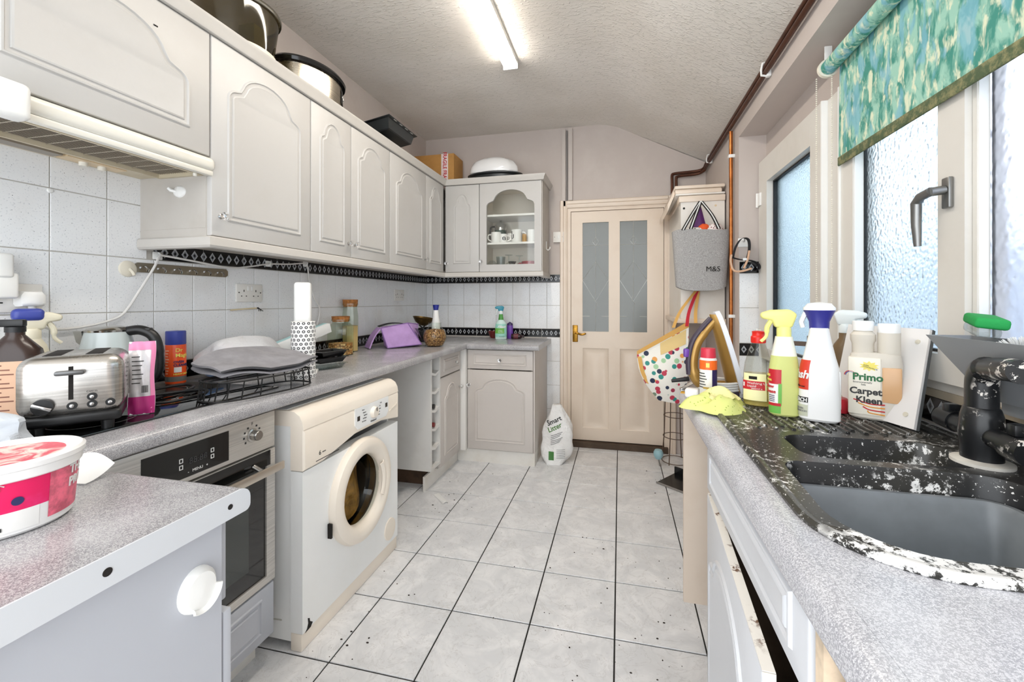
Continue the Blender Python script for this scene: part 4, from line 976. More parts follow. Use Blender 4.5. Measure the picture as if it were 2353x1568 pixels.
tag(MB().tube(smoothed([(-1.62, 1.12, HZ + 0.006), (-1.60, 1.24, HZ + 0.008), (-1.54, 1.24, HZ + 0.006), (-1.49, 1.17, HZ + 0.006), (-1.47, 1.06, HZ + 0.006), (-1.42, 1.0, HZ + 0.006), (-1.38, 1.02, HZ + 0.006), (-1.365, 1.08, HZ + 0.006), (-1.37, 1.14, HZ + 0.008), (-1.41, 1.17, HZ + 0.014), (-1.47, 1.09, HZ + 0.014), (-1.53, 1.02, HZ + 0.006)], 6), 0.0048, 8).build('coiled_cord', mat('black_rubber', '18181A', 0.5)), 'black power cord looped on the hob behind the packet', 'cord')

# bag of shopping
def blob(rx, ry, rz, seed, amp=0.12, nu=28, nv=18, floor=True, fold=5):
    rnd = random.Random(seed); ph = [rnd.uniform(0, 6.28) for _ in range(8)]
    R = []
    for j in range(nv + 1):
        v = -PI / 2 + PI * j / nv; row = []
        for i in range(nu):
            a = 2 * PI * i / nu
            k = 1 + amp * (math.sin(fold * a + ph[0] + 2 * v) * 0.5 + math.sin((fold + 4) * a + ph[1] - 3 * v) * 0.3 + math.sin(5 * v + ph[2] + 2 * a) * 0.5 + math.sin(2 * a + ph[3]) * 0.5)
            cv = max(math.cos(v), 1e-4) ** 0.7
            z = math.sin(v) * rz * (1 + amp * 0.6 * math.sin(3 * a + ph[4])) + rz
            row.append((rx * cv * math.cos(a) * k, ry * cv * math.sin(a) * k, max(z, 0.0)))
        R.append(row)
    return R
g = G('thin_white_polythene'); g.bump(g.noise(g.obj(), 38, 4, 0.6, 0.8), 0.9, 0.006); poly_m = keep(g.set(col=lin('F2F2F4'), rough=0.28, trans=0.25, ior=1.2))
bg_ = thing('carrier_bag', 'thin white plastic carrier bag of shopping on the worktop by the wall', 'plastic bag', (-1.60, 1.505, WT + 0.001), math.radians(80))
MB().rings(blob(0.165, 0.115, 0.085, 3, 0.1)).build('bag_skin', poly_m, bg_)
MB().rings([[(p[0] - 0.09, p[1] * 0.9, p[2] + 0.012) for p in r] for r in blob(0.07, 0.07, 0.05, 9, 0.08, 18, 10)]).build('contents', mat('blue_wrap', '7E9CC8', 0.5), bg_)
MB().rings([[(p[0] + 0.06, p[1] * 0.9 - 0.02, p[2] + 0.006) for p in r] for r in blob(0.05, 0.05, 0.022, 4, 0.08, 18, 10)]).build('contents', mat('green_wrap', '35A588', 0.5), bg_)
MB().rings([[(p[0] - 0.08, p[1] * 0.7 - 0.02, p[2] + 0.115) for p in r] for r in blob(0.035, 0.03, 0.014, 14, 0.08, 14, 8)]).build('contents', mat('pink_wrap', 'DB8FA6', 0.5), bg_)

# wire rack with a folded grey mat on it
blk = mat('black_wire', '131314', 0.45)
rk = thing('wire_rack', 'black wire rack standing across the hob edge', 'rack', (-1.252, 1.245, HZ), math.radians(81))
def oval(a, b, z, n=36, e=3.0):
    f = lambda q: math.copysign(abs(q) ** (2 / e), q)
    return [(a * f(math.cos(2 * PI * i / n)), b * f(math.sin(2 * PI * i / n)), z) for i in range(n)]
mb = MB(); lo = oval(0.185, 0.085, 0.003); hi = oval(0.175, 0.09, 0.062)
MB().tube(lo, 0.003, 7, closed=True).build('base_ring', blk, rk); MB().tube(hi, 0.003, 7, closed=True).build('top_ring', blk, rk)
for i in range(0, 36, 2): MB().tube([lo[i], hi[i]], 0.0022, 6).build('upright', blk, rk)
for y in (-0.045, 0.0, 0.045): MB().tube([(-0.172, y, 0.064), (0.172, y, 0.064)], 0.0022, 6).build('bar', blk, rk)
mg_m = m_felt(); m_matg = mat('grey_drying_mat', '929094', 0.95, vary=0.12, vscale=25, grain=0.5, gscale=90)
mt = thing('drying_mat', 'folded grey fabric mat draped over the black wire rack', 'mat', (-1.285, 1.285, HZ + 0.0705), math.radians(81))
def fold(u, v, top):
    x = -0.19 + 0.37 * u; y = -0.105 + 0.21 * v
    sq = 1 - 0.28 * abs(2 * u - 1) ** 3; y *= sq
    z = 0.006 + 0.008 * math.sin(2.2 * u * PI + 0.6) * (1 - v) + 0.06 * v ** 1.4 * (0.4 + 0.6 * math.sin(PI * u)) + 0.004 * math.sin(9 * u + 6 * v)
    return (x, y, max(0.002, z) + (0.016 + 0.006 * math.sin(PI * v) if top else 0))
MB().grid(30, 16, lambda u, v: fold(u, v, False), 0.006).grid(30, 16, lambda u, v: fold(u, v, True), 0.007).build('cloth', m_matg, mt)
MB().tube([tuple(Vector(fold(i / 30, 0, True)) + Vector((0, -0.001, -0.003))) for i in range(31)], 0.0028, 6).build('binding', mat('dark_binding', '4A4A4C', 0.9), mt)

# patterned roll and the white power tower behind it
rl = thing('patterned_roll', 'white roll printed with black rings standing on the worktop', 'roll', (-1.315, 1.53, WT + 0.001))
g = G('ring_print_paper'); o = g.sep(g.obj()); an = g.math('ARCTAN2', o['Y'], o['X'])
row = g.math('MULTIPLY', o['Z'], 58.0); odd = g.math('MULTIPLY', g.math('FLOOR', g.math('MODULO', row, 2.0)), 0.5)
fx = g.math('SUBTRACT', g.math('FRACT', g.math('ADD', g.math('MULTIPLY', an, 15 / (2 * PI)), odd)), 0.5); fz = g.math('SUBTRACT', g.math('FRACT', row), 0.5)
rr = g.math('SQRT', g.math('ADD', g.math('POWER', g.math('MULTIPLY', fx, 1.05), 2.0), g.math('POWER', g.math('MULTIPLY', fz, 1.0), 2.0)))
ringf = g.math('MULTIPLY', g.step(rr, 0.36, 0.32), g.step(rr, 0.13, 0.17))
ring_m = keep(g.set(col=g.mix(ringf, lin('F4F3F1'), lin('2E2E30')), rough=0.6))
MB().lathe([(0, 0), (0.046, 0), (0.047, 0.001), (0.047, 0.238), (0.046, 0.239), (0.018, 0.239), (0.018, 0.2), (0, 0.2)], 40).build('paper_roll', ring_m, rl)
tw = thing('power_tower', 'tall white extension tower standing behind the patterned roll', 'extension lead', (-1.39, 1.615, WT + 0.001), math.radians(35))
MB().rbox(-0.034, 0.034, -0.03, 0.03, 0.0, 0.41, 0.012, 4).build('casing', upvc_w, tw)
for z in (0.3, 0.34, 0.38):
    for y in (-0.008, 0.008): MB().box(-0.0345, -0.0338, y - 0.002, y + 0.002, z - 0.003, z + 0.003).build('pin_hole', gap_m, tw)
MB().rbox(-0.06, 0.06, -0.05, 0.05, 0.0, 0.012, 0.004).build('foot', upvc_w, tw)

# cling film boxes, trays
bxm = mat('white_carton', 'ECEDEC', 0.5); tealm = mat('pale_teal_print', 'A9CFD2', 0.5)
for lb, loc, ro, L, hh in (('white and teal food-wrap box propped up behind the patterned roll', (-1.615, 1.875, WT + 0.135), (0.5, -0.0, 1.45), 0.34, 0.05), ('plain white carton lying under the food-wrap box', (-1.64, 1.97, WT + 0.026), (0.0, 0, 1.45), 0.3, 0.05)):
    cb = thing('food_wrap_box', lb, 'box', loc, rot=(0.0, -0.26 if 'teal' in lb else 0.0, ro[2]))
    MB().rbox(-L / 2, L / 2, -0.026, 0.026, -hh / 2, hh / 2, 0.0015).build('carton', bxm, cb)
    if 'teal' in lb: MB().rbox(-L / 2 - 0.001, L / 2 + 0.001, -0.004, 0.028, hh / 2 - 0.003, hh / 2 + 0.001, 0.0008).build('lid_flap', tealm, cb)
clear_p = m_thin('clear_plastic', 'E8ECEC', 0.9, 0.1); blkp = mat('glossy_black_plastic', '17181A', 0.2)
trs = 'black and clear plastic food trays nested by the patterned roll'
for i, (lb, m, w) in enumerate((('clear plastic tray at the bottom of the nested tray pile', clear_p, 1.0), ('black plastic tray in the middle of the nested tray pile', blkp, 0.96), ('black plastic tray on top of the nested tray pile', blkp, 0.93))):
    a, b_ = 0.075 * w, 0.055 * w; z = WT + 0.001 + 0.03 * i
    R = [[(sx * x, sy * y, zz) for sx, sy in ((-1, -1), (1, -1), (1, 1), (-1, 1))] for x, y, zz in ((a * 0.8, b_ * 0.8, 0), (a, b_, 0.024), (a + 0.008, b_ + 0.008, 0.024), (a + 0.008, b_ + 0.008, 0.026), (a - 0.002, b_ - 0.002, 0.026), (a * 0.78, b_ * 0.78, 0.003))]
    ty = MB().rings(R).build('food_tray', m, None, (-1.395 + 0.006 * i, 1.77, z), (0.0, 0.0, 1.1 + 0.12 * i), angle=20); tag(ty, lb, 'tray', trs)

# storage jars
def jar(label, loc, R_, H, neckr, cork_h, sides, fill_m, fill_h, tint='E7EEE6'):
    t = thing('storage_jar', label, 'jar', loc, 0.2)
    gl = m_thin('greenish_jar_glass', 'EEF3EC') if 'greenish_jar_glass' not in MATS else MATS['greenish_jar_glass']
    MB().lathe([(0.0, 0.0), (R_ * 0.96, 0.0), (R_, 0.006), (R_, H * 0.72), (R_ * 0.92, H * 0.82), (neckr, H * 0.9), (neckr, H * 0.95), (neckr + 0.006, H * 0.96), (neckr + 0.006, H)], sides, cap=False).build('glass', gl, t, angle=15)
    MB().lathe([(0.0, H * 0.93), (neckr * 0.92, H * 0.93), (neckr * 1.0, H * 0.99), (neckr * 1.04, H + cork_h), (0, H + cork_h)], 28).build('cork', mat('cork', 'B5763E', 0.85, vary=0.35, vscale=70, grain=0.6), t)
    MB().lathe([(0, 0.004), (R_ * 0.93, 0.004), (R_ * 0.93, fill_h), (0, fill_h * 1.05)], sides).build('contents', fill_m, t)
    return t
jar('squat glass jar with cork lid part filled with dried orange peel pieces', (-1.655, 2.235, WT + 0.001), 0.078, 0.215, 0.05, 0.018, 8, m_granules('dried_peel', 'E7C284', 'C97F3B', '8A5A2C', 90), 0.07)
jar('tall glass spaghetti jar with cork lid beside the squat jar', (-1.703, 2.395, WT + 0.001), 0.052, 0.31, 0.045, 0.025, 8, m_stripes('spaghetti', 'F0D09A', 'D9AE6A', 'X', 220.0, 0.5), 0.165)

# purple cool bag folded open
pb = thing('cool_bag', 'lilac insulated lunch bag lying folded on the worktop', 'bag', (-1.535, 2.70, WT + 0.006), math.radians(48))
lil = mat('lilac_fabric', 'BC98CF', 0.7, vary=0.1, vscale=14, grain=0.25, gscale=30); dkp = mat('dark_purple_mesh', '5D4A6B', 0.8); lild = mat('lilac_binding', '8C6BA6', 0.7)
def quadbox(corners, th): return corners
Bt = [(-0.10, -0.085, 0.0), (0.14, -0.085, 0.012), (0.17, 0.06, 0.0), (-0.08, 0.06, 0.0)]
Tp = [(-0.135, -0.05, 0.135), (0.05, -0.055, 0.165), (0.16, 0.03, 0.15), (-0.1, 0.05, 0.14)]
mb = MB()
def lerp(a, b, t): return tuple(Vector(a).lerp(Vector(b), t))
R = []
for k in range(9):
    s = k / 8; ring_ = []
    for q in range(4):
        A = lerp(Bt[q], Tp[q], s); Bq = lerp(Bt[(q + 1) % 4], Tp[(q + 1) % 4], s)
        for e in range(6):
            p = Vector(lerp(A, Bq, e / 6)); c_ = Vector((0.02, 0.0, p.z)); d = (p - c_).normalized()
            p += d * 0.008 * math.sin(PI * e / 6) * math.sin(PI * s) + Vector((0, 0, 0.004 * math.sin(PI * e / 6))) * (1 if s > 0.9 else 0)
            ring_.append(tuple(p))
    R.append(ring_)
mb.rings(R).build('main_body', lil, pb, angle=50)
MB().grid(8, 6, lambda u, v: tuple(Vector((-0.135, -0.05 + 0.1 * u, 0.137)).lerp(Vector((-0.215, -0.06 + 0.12 * u, 0.002)), v) + Vector((-0.006 * math.sin(PI * v), 0, 0.01 * math.sin(PI * v)))), 0.008).build('front_flap', lil, pb)
MB().grid(6, 6, lambda u, v: tuple(Vector(lerp(lerp(Bt[1], Bt[2], 0.12 + 0.3 * u), lerp(Tp[1], Tp[2], 0.0 + 0.42 * u), 0.16 + 0.6 * v)) + Vector((0.02, -0.018, 0)))).build('mesh_pocket', dkp, pb)
for e in ((Bt[0], Bt[1]), (Bt[0], Tp[0]), (Tp[0], Tp[1]), (Tp[1], Tp[2]), (Bt[1], Tp[1])): MB().tube([lerp(e[0], e[1], q / 6) for q in range(7)], 0.0035, 6).build('piping', lild, pb)
MB().grid(8, 4, lambda u, v: (-0.13 + 0.17 * u, 0.0 + 0.05 * v, 0.146 + 0.012 * math.sin(PI * u) + 0.015 * u), 0.006).build('black_strap', mat('black_webbing', '1B1A1D', 0.8), pb)

# kitchen scale with brass pan
sc_ = thing('kitchen_scale', 'black balance scale with tilted brass pan behind the lilac bag', 'scale', (-1.545, 3.10, WT + 0.001))
castm = mat('black_cast_iron', '17171A', 0.5)
MB().rbox(-0.07, 0.07, -0.045, 0.045, 0.0, 0.025, 0.006).rbox(-0.03, 0.03, -0.02, 0.02, 0.025, 0.085, 0.008).build('stand', castm, sc_)
MB().tube(smoothed([(-0.055, 0, 0.02), (-0.045, 0, 0.07), (-0.015, 0, 0.085), (0.0, 0, 0.115)]), 0.007, 8).tube(smoothed([(0.055, 0, 0.02), (0.045, 0, 0.07), (0.015, 0, 0.085), (0.0, 0, 0.115)]), 0.007, 8).tube([(-0.03, 0, 0.13), (0.0, 0, 0.11), (0.03, 0, 0.135)], 0.006, 8).build('frame', castm, sc_)
MB().lathe([(0, 0.0), (0.03, 0.004), (0.065, 0.03), (0.09, 0.068), (0.088, 0.069), (0.06, 0.034), (0.0, 0.008)], 36, M=Matrix.Translation((0, 0, 0.125)) @ Matrix.Rotation(0.13, 4, 'Y') @ Matrix.Diagonal((1, 0.75, 1, 1))).build('brass_pan', mat('dark_brass', '6B5630', 0.35, 0.9, vary=0.3, vscale=30), sc_)
# jar of nuts
nj = thing('nut_jar', 'round glass jar full of nuts near the worktop corner', 'jar', (-1.30, 2.80, WT + 0.001))
gl2 = m_thin('clear_jar_glass', 'F0F4F0')
MB().lathe([(0, 0), (0.055, 0), (0.062, 0.006), (0.082, 0.05), (0.084, 0.075), (0.074, 0.11), (0.05, 0.132), (0.045, 0.14), (0.045, 0.165), (0.048, 0.168)], 36, cap=False).build('glass', gl2, nj)
MB().lathe([(0, 0.004), (0.052, 0.004), (0.06, 0.01), (0.079, 0.05), (0.081, 0.075), (0.071, 0.106), (0.06, 0.118), (0.0, 0.126)], 36).build('nuts', m_granules('mixed_nuts', 'D3A468', '96602F', '5C3718', 110), nj)
bt = thing('glue_bottle', 'slim white bottle with blue cap behind the nut jar', 'bottle', (-1.365, 2.96, WT + 0.001))
MB().lathe([(0, 0), (0.03, 0), (0.032, 0.005), (0.032, 0.15), (0.022, 0.21), (0.018, 0.255), (0.0, 0.256)], 28).build('body', mat('translucent_white_plastic', 'F0F0EE', 0.35), bt)
MB().lathe([(0.019, 0.256), (0.019, 0.262), (0.025, 0.296), (0, 0.297)], 24).build('cap', mat('deep_blue_plastic', '1F2C8C', 0.35), bt)

# bottles on the back worktop
sp = thing('spray_bottle', 'green and clear cleaning spray bottle with turquoise trigger on the back worktop', 'spray bottle', (-0.985, 3.43, WT + 0.001), 0.25)
B1 = Bottle([(0, 0.045, 0.03, 2.6), (0.005, 0.05, 0.033, 2.6), (0.10, 0.05, 0.032, 2.4), (0.14, 0.044, 0.028, 2.2), (0.165, 0.022, 0.02, 2), (0.2, 0.017, 0.017, 2), (0.215, 0.016, 0.016, 2)])
B1.mesh(32).build('body', mat('pale_aqua_plastic', 'CFE8E0', 0.25), sp)
B1.patch(-165, -15, 0.02, 0.13, 0.0006).build('label', mat('aqua_label', '9AD4C4', 0.35), sp); B1.patch(-165, -15, 0.165, 0.212, 0.0008).build('green_neck_band', mat('leaf_green_plastic', '4C9A3F', 0.35), sp)
B1.patch(-165, -60, 0.05, 0.095, 0.0009).build('green_patch', mat('leaf_green_print', '6FB64E', 0.4), sp)
lettering('Flash', 0.028, wp, sp, B1.wrap(-120, 0.098, 0.0018), bold=0.001, shear=0.3); lettering('crisp\nlemon', 0.012, wp, sp, B1.wrap(-112, 0.07, 0.0018)); lettering('BLEACH', 0.008, dpn, sp, B1.wrap(-100, 0.022, 0.0018))
def trigger(parent, z, m, s=1.0, m2=None, flip=-1):
    """spray head; nozzle to flip*X"""
    f = flip
    hp = [(0.017 * f * -1, 0), (0.02 * f, 0.0), (0.026 * f, 0.018), (0.05 * f, 0.022), (0.052 * f, 0.036), (0.03 * f, 0.044), (-0.012 * f, 0.046), (-0.028 * f, 0.034)]
    hd_ = MB().prism([(x * s, z + zz * s) for x, zz in hp], -0.011 * s, 0.011 * s, axis='y').build('spray_head', m, parent, bevel=0.006 * s)
    MB().tube(smoothed([(0.026 * f * s, 0, z + 0.02 * s), (0.036 * f * s, 0, z + 0.0), (0.038 * f * s, 0, z - 0.022 * s), (0.05 * f * s, 0, z - 0.036 * s)]), [0.006 * s] * 10 + [0.004 * s] * 9, 8).build('trigger_lever', m2 or m, parent)
    MB().lathe([(0.0, -0.022 * s), (0.016 * s, -0.022 * s), (0.016 * s, -0.002), (0.013 * s, 0.004), (0, 0.004)], 22, c=(0, 0, z)).build('collar', m2 or m, parent)
    return hd_
trigger(sp, 0.238, mat('turquoise_plastic', '2E8FA6', 0.35), 1.0, mat('clear_white_plastic', 'E9F0F0', 0.3))
pu_ = thing('purple_bottle', 'small purple bottle standing behind the green spray bottle', 'bottle', (-0.925, 3.50, WT + 0.001))
MB().lathe([(0, 0), (0.026, 0), (0.028, 0.004), (0.028, 0.1), (0.022, 0.125), (0.0, 0.135)], 26, sy=0.7).build('body', mat('violet_plastic', '6B3FA0', 0.35), pu_); MB().lathe([(0.0285, 0.115), (0.024, 0.13), (0.0, 0.145)], 20, sy=0.7).build('cap', mat('dark_violet_plastic', '3A2A5C', 0.35), pu_)
lb_ = thing('lying_bottle', 'small dark glass bottle lying on its side by the spray bottle', 'bottle', (-0.90, 3.46, WT + 0.024), 0.1)
MB().lathe([(0, 0), (0.022, 0), (0.023, 0.004), (0.023, 0.075), (0.01, 0.09), (0.01, 0.11), (0, 0.11)], 24, M=Matrix.Rotation(Q, 4, 'Y')).build('glass', mat('dark_wine_glass', '2A1418', 0.15), lb_)
MB().lathe([(0.0234, 0.02), (0.0234, 0.06)], 24, M=Matrix.Rotation(Q, 4, 'Y'), cap=False).build('label', mat('maroon_label', '6A3038', 0.5), lb_)
rb_ = MB().lathe([(0, 0), (0.022, 0), (0.03, 0.012), (0.048, 0.06), (0.046, 0.06), (0.028, 0.014), (0, 0.006)], 30).build('red_bowl', mat('dark_red_ceramic', '6A1F1E', 0.25), None, (-1.085, 3.53, WT + 0.001)); tag(rb_, 'small dark red bowl beside the green spray bottle', 'bowl')

# bottles at the near end by the hob
br = thing('brown_bottle', 'brown plastic bottle with orange flame label at the end of the hob', 'bottle', (-1.60, 0.80, HZ), math.radians(36))
B2 = Bottle([(0, 0.05, 0.034, 3), (0.006, 0.054, 0.038, 3), (0.165, 0.054, 0.038, 3), (0.19, 0.05, 0.036, 2.6), (0.215, 0.03, 0.026, 2.2), (0.23, 0.018, 0.018, 2), (0.24, 0.018, 0.018, 2)])
B2.mesh(36).build('body', mat('dark_brown_plastic', '33211A', 0.25), br)
g = G('flame_label'); o = g.sep(g.obj()); nz = g.noise(g.scale(g.obj(), (30, 30, 9)), 1.0, 3, 0.5, 1.5)
ff = g.math('ADD', g.math('MULTIPLY', o['Z'], 5.5), g.math('MULTIPLY', nz, 0.7)); flame = keep(g.set(col=g.mix(g.step(ff, 0.55, 1.05), lin('C8281C'), lin('F4B44E')), rough=0.4))
B2.patch(-60, 60, 0.008, 0.162, 0.0006).build('flame_label', flame, br); B2.patch(-175, -62, 0.008, 0.162, 0.0006).build('text_label', mat('pale_peach_label', 'E4B99A', 0.5), br)
for k in range(12): B2.patch(-150, -80 - 6 * (k % 3), 0.02 + 0.0118 * k, 0.0235 + 0.0118 * k, 0.001, 6, 1).build('small_print', mat('brown_print', '8A5A48', 0.5), br)
MB().lathe([(0.02, 0.238), (0.02, 0.252), (0, 0.252)], 20).build('cap', mat('black_plastic', '141415', 0.4), br)
MB().rbox(-0.03, 0.02, -0.01, 0.01, 0.252, 0.272, 0.004).build('nozzle', mat('black_plastic', '141415', 0.4), br)
wb_ = thing('spray_bottle', 'cream spray bottle with royal blue trigger head behind the brown bottle', 'spray bottle', (-1.70, 0.885, HZ), math.radians(70))
MB().lathe([(0, 0), (0.038, 0), (0.04, 0.005), (0.04, 0.15), (0.03, 0.19), (0.016, 0.215), (0, 0.215)], 30).build('body', mat('pale_cream_plastic', 'E9E2CB', 0.4), wb_)
trigger(wb_, 0.236, mat('pale_cream_plastic', 'E9E2CB', 0.4), 1.2, mat('pale_cream_plastic', 'E9E2CB', 0.4), 1)
MB().rbox(-0.04, 0.025, -0.02, 0.02, 0.262, 0.3, 0.014, 4).build('blue_cover', mat('royal_blue_plastic', '3F4BA0', 0.35), wb_)
gy = thing('crumpled_bag', 'crumpled thin grey plastic bag on the worktop beside the toaster', 'plastic bag', (-1.345, 0.60, WT + 0.001), 0.4)
g = G('grey_polythene'); g.bump(g.noise(g.obj(), 30, 4, 0.6, 0.6), 0.9, 0.006); gp = keep(g.set(col=lin('D9DEE4'), rough=0.35, trans=0.2, ior=1.2))
MB().rings(blob(0.1, 0.065, 0.045, 21, 0.2, 30, 18, True, 4)).build('bag_skin', gp, gy)

# pink tub and torn paper on the peninsula
tub = thing('ice_cream_tub', 'white lidded tub with bright pink label on the peninsula worktop', 'tub', (-0.887, 0.432, WT + 0.001), math.radians(40))
B3 = Bottle([(0, 0.066, 0.066, 2), (0.004, 0.07, 0.07, 2), (0.085, 0.076, 0.076, 2), (0.092, 0.0765, 0.0765, 2)])
tubw = mat('white_tub_plastic', 'F4F3F1', 0.3)
B3.mesh(56).build('pot', tubw, tub)
g = G('pink_fruit_label'); nz = g.noise(g.obj(), 24, 3); pinkl = keep(g.set(col=g.mix(g.step(nz, 0.5, 0.7), lin('E8125F'), lin('F0337E')), rough=0.35))
B3.patch(-200, 40, 0.036, 0.082, 0.0006, 40, 4).build('label', pinkl, tub); B3.patch(-32, 40, 0.012, 0.082, 0.0009, 20, 4).build('label_fade', mat('peach_pink_print', 'EE6E86', 0.4, vary=0.35, vscale=60), tub)
B3.patch(-200, -40, 0.008, 0.036, 0.0006, 40, 4).build('white_panel', mat('label_white', 'F3F2EE', 0.4), tub)
MB().lathe([(0.0775, 0.078), (0.080, 0.08), (0.081, 0.092), (0.0835, 0.094), (0.084, 0.101), (0.080, 0.104), (0.0745, 0.1035), (0.073, 0.099), (0.0, 0.0985)], 56, cap=False).build('lid', tubw, tub)
g = G('fruit_print'); nz = g.noise(g.obj(), 30, 3, 0.6, 1.0); fpr = keep(g.set(col=g.mix(g.step(nz, 0.42, 0.62), lin('D8475A'), lin('EAD9CE')), rough=0.35))
MB().lathe([(0, 0.0986), (0.062, 0.0986), (0.062, 0.0992), (0, 0.0994)], 40).build('lid_print', fpr, tub)
for s, z, sz, a in (('THE\nPROTEIN', 0.064, 0.019, -10), ('brookfit', 0.071, 0.0075, -150), ('protein & fibre', 0.062, 0.005, -150), ('fruity pieces in every tub', 0.056, 0.004, -150), ('keep frozen', 0.050, 0.004, -150), ('best before lid', 0.045, 0.004, -150)): lettering(s, sz, wp, tub, B3.wrap(a, z, 0.0014), bold=0.0006 if sz > 0.01 else 0.0001)
lettering('850ml', 0.007, dpn, tub, B3.wrap(-82, 0.012, 0.0014), bold=0.0003)
for k in range(4): B3.patch(-150, -70 - 8 * (k % 2), 0.016 + 0.0045 * k, 0.0172 + 0.0045 * k, 0.0011, 14, 1).build('small_print', mat('grey_print', '8C8C8C', 0.5), tub)
rr_ = lambda a, z, r: [B3.pt(math.radians(a) + r * math.cos(t_) / 0.075, z + r * math.sin(t_), 0.0016) for t_ in [2 * PI * i / 20 for i in range(20)]]
MB().tube(rr_(-86, 0.0715, 0.0042), 0.0008, 5, closed=True).tube(rr_(-86, 0.0715, 0.002), 0.0006, 5, closed=True).build('round_icon', wp, tub)
MB().tube(rr_(-71, 0.0705, 0.0022), 0.0009, 5, closed=True).tube([B3.pt(math.radians(-69.3), 0.0705, 0.0016), B3.pt(math.radians(-69.3), 0.077, 0.0016), B3.pt(math.radians(-66), 0.0745, 0.0016)], 0.0009, 5).build('note_icon', wp, tub)
MB().add([B3.pt(math.radians(-57), 0.05, 0.0014)] + rr_(-57, 0.05, 0.006), [(0, i + 1, (i + 1) % 20 + 1) for i in range(20)]).build('navy_badge', navy, tub)
pap = thing('torn_paper', 'torn white paper sheet curling up behind the pink tub', 'paper', (-0.968, 0.578, WT + 0.001), math.radians(8))
MB().grid(16, 10, lambda u, v: (-0.04 + 0.075 * u, -0.03 + 0.05 * v, 0.002 + 0.03 * (1 - u) * v + 0.012 * math.sin(PI * u) * v ** 2 + 0.018 * v * v * u), 0.0006).build('sheet', mat('white_paper', 'EFEFED', 0.8), pap)

# ================================================================ on top of the wall cabinets
ZT = ZU1 + 0.0012
cream_h = mat('cream_handle_plastic', 'E9DFCF', 0.4)
st = thing('food_steamer', 'smoky clear steamer bowl with cream base and handles on the wall cabinets', 'steamer', (-1.592, 1.468, ZT))
MB().lathe([(0, 0), (0.13, 0), (0.14, 0.01), (0.15, 0.085), (0.148, 0.09), (0, 0.09)], 44).build('base', cream_h, st)
smoke = m_thin('smoked_clear_plastic', 'BDB8A6', 1.0, 0.06)
MB().lathe([(0.128, 0.091), (0.135, 0.093), (0.148, 0.19), (0.157, 0.262), (0.152, 0.262), (0.143, 0.19), (0.125, 0.096)], 44).build('bowl', smoke, st)
MB().lathe([(0.158, 0.255), (0.163, 0.258), (0.163, 0.272), (0.157, 0.276), (0.12, 0.31), (0.05, 0.33), (0, 0.332)], 44, cap=False).build('lid', smoke, st)
MB().rings([[(q * math.cos(a), q * math.sin(a), z) for a in [2 * PI * i / 44 for i in range(44)]] for q, z in ((0.164, 0.256), (0.166, 0.262), (0.166, 0.27), (0.164, 0.274), (0.158, 0.266))], closed=True).build('rim_band', mat('dark_rim_plastic', '4C483C', 0.3), st)
MB().box(0.04, 0.118, -0.03, 0.03, 0.1, 0.19).build('rice_insert', mat('pale_insert', 'C9C2AC', 0.5), st)
for s in (-1, 1): MB().tube(smoothed([(0.03, 0.148 * s, 0.02), (0.04, 0.165 * s, 0.03), (0.045, 0.172 * s, 0.07), (0.04, 0.165 * s, 0.1), (0.03, 0.15 * s, 0.088)]), 0.013, 9).build('handle', cream_h, st)
MB().tube(smoothed([(0.0, -0.05, 0.328), (0.0, -0.03, 0.36), (0.0, 0.03, 0.36), (0.0, 0.05, 0.328)]), 0.01, 8).build('lid_handle', cream_h, st)

sl = thing('slow_cooker', 'oval stainless steel slow cooker with black rim on the wall cabinets', 'slow cooker', (-1.592, 1.89, ZT), Q)
MB().lathe([(0, 0), (0.17, 0), (0.185, 0.01), (0.19, 0.03), (0.192, 0.195), (0, 0.195)], 56, sy=0.74).build('body', m_steel('slow_cooker_steel', 'C9BFAE', 0.2, 2), sl)
MB().lathe([(0.19, 0.193), (0.208, 0.197), (0.212, 0.212), (0.2, 0.226), (0.18, 0.228), (0, 0.228)], 56, sy=0.76, cap=False).build('rim', mat('gloss_black_ceramic', '0E0E0F', 0.12), sl)
MB().lathe([(0.178, 0.229), (0.15, 0.242), (0.06, 0.252), (0, 0.253)], 48, sy=0.75, cap=False).build('lid', smoke, sl)
slp = [(0.192 * math.cos(a), 0.1421 * math.sin(a)) for a in [math.radians(-62 + 4 * i) for i in range(10)]]
MB().grid(9, 3, lambda u, v: (slp[int(round(u * 9))][0] * 1.012, slp[int(round(u * 9))][1] * 1.012, 0.105 + 0.075 * v), -0.002).build('control_panel', mat('black_plastic', '141415', 0.4), sl)
for i, (kk, sz) in enumerate(((2, 0.006), (4.5, 0.009), (7, 0.006))):
    a = math.radians(-62 + 4 * kk); MB().cyl((0.1945 * math.cos(a), 0.144 * math.sin(a), 0.148), (0.199 * math.cos(a), 0.1475 * math.sin(a), 0.148), sz, n=16 if i != 1 else 4).build('button', wp, sl)

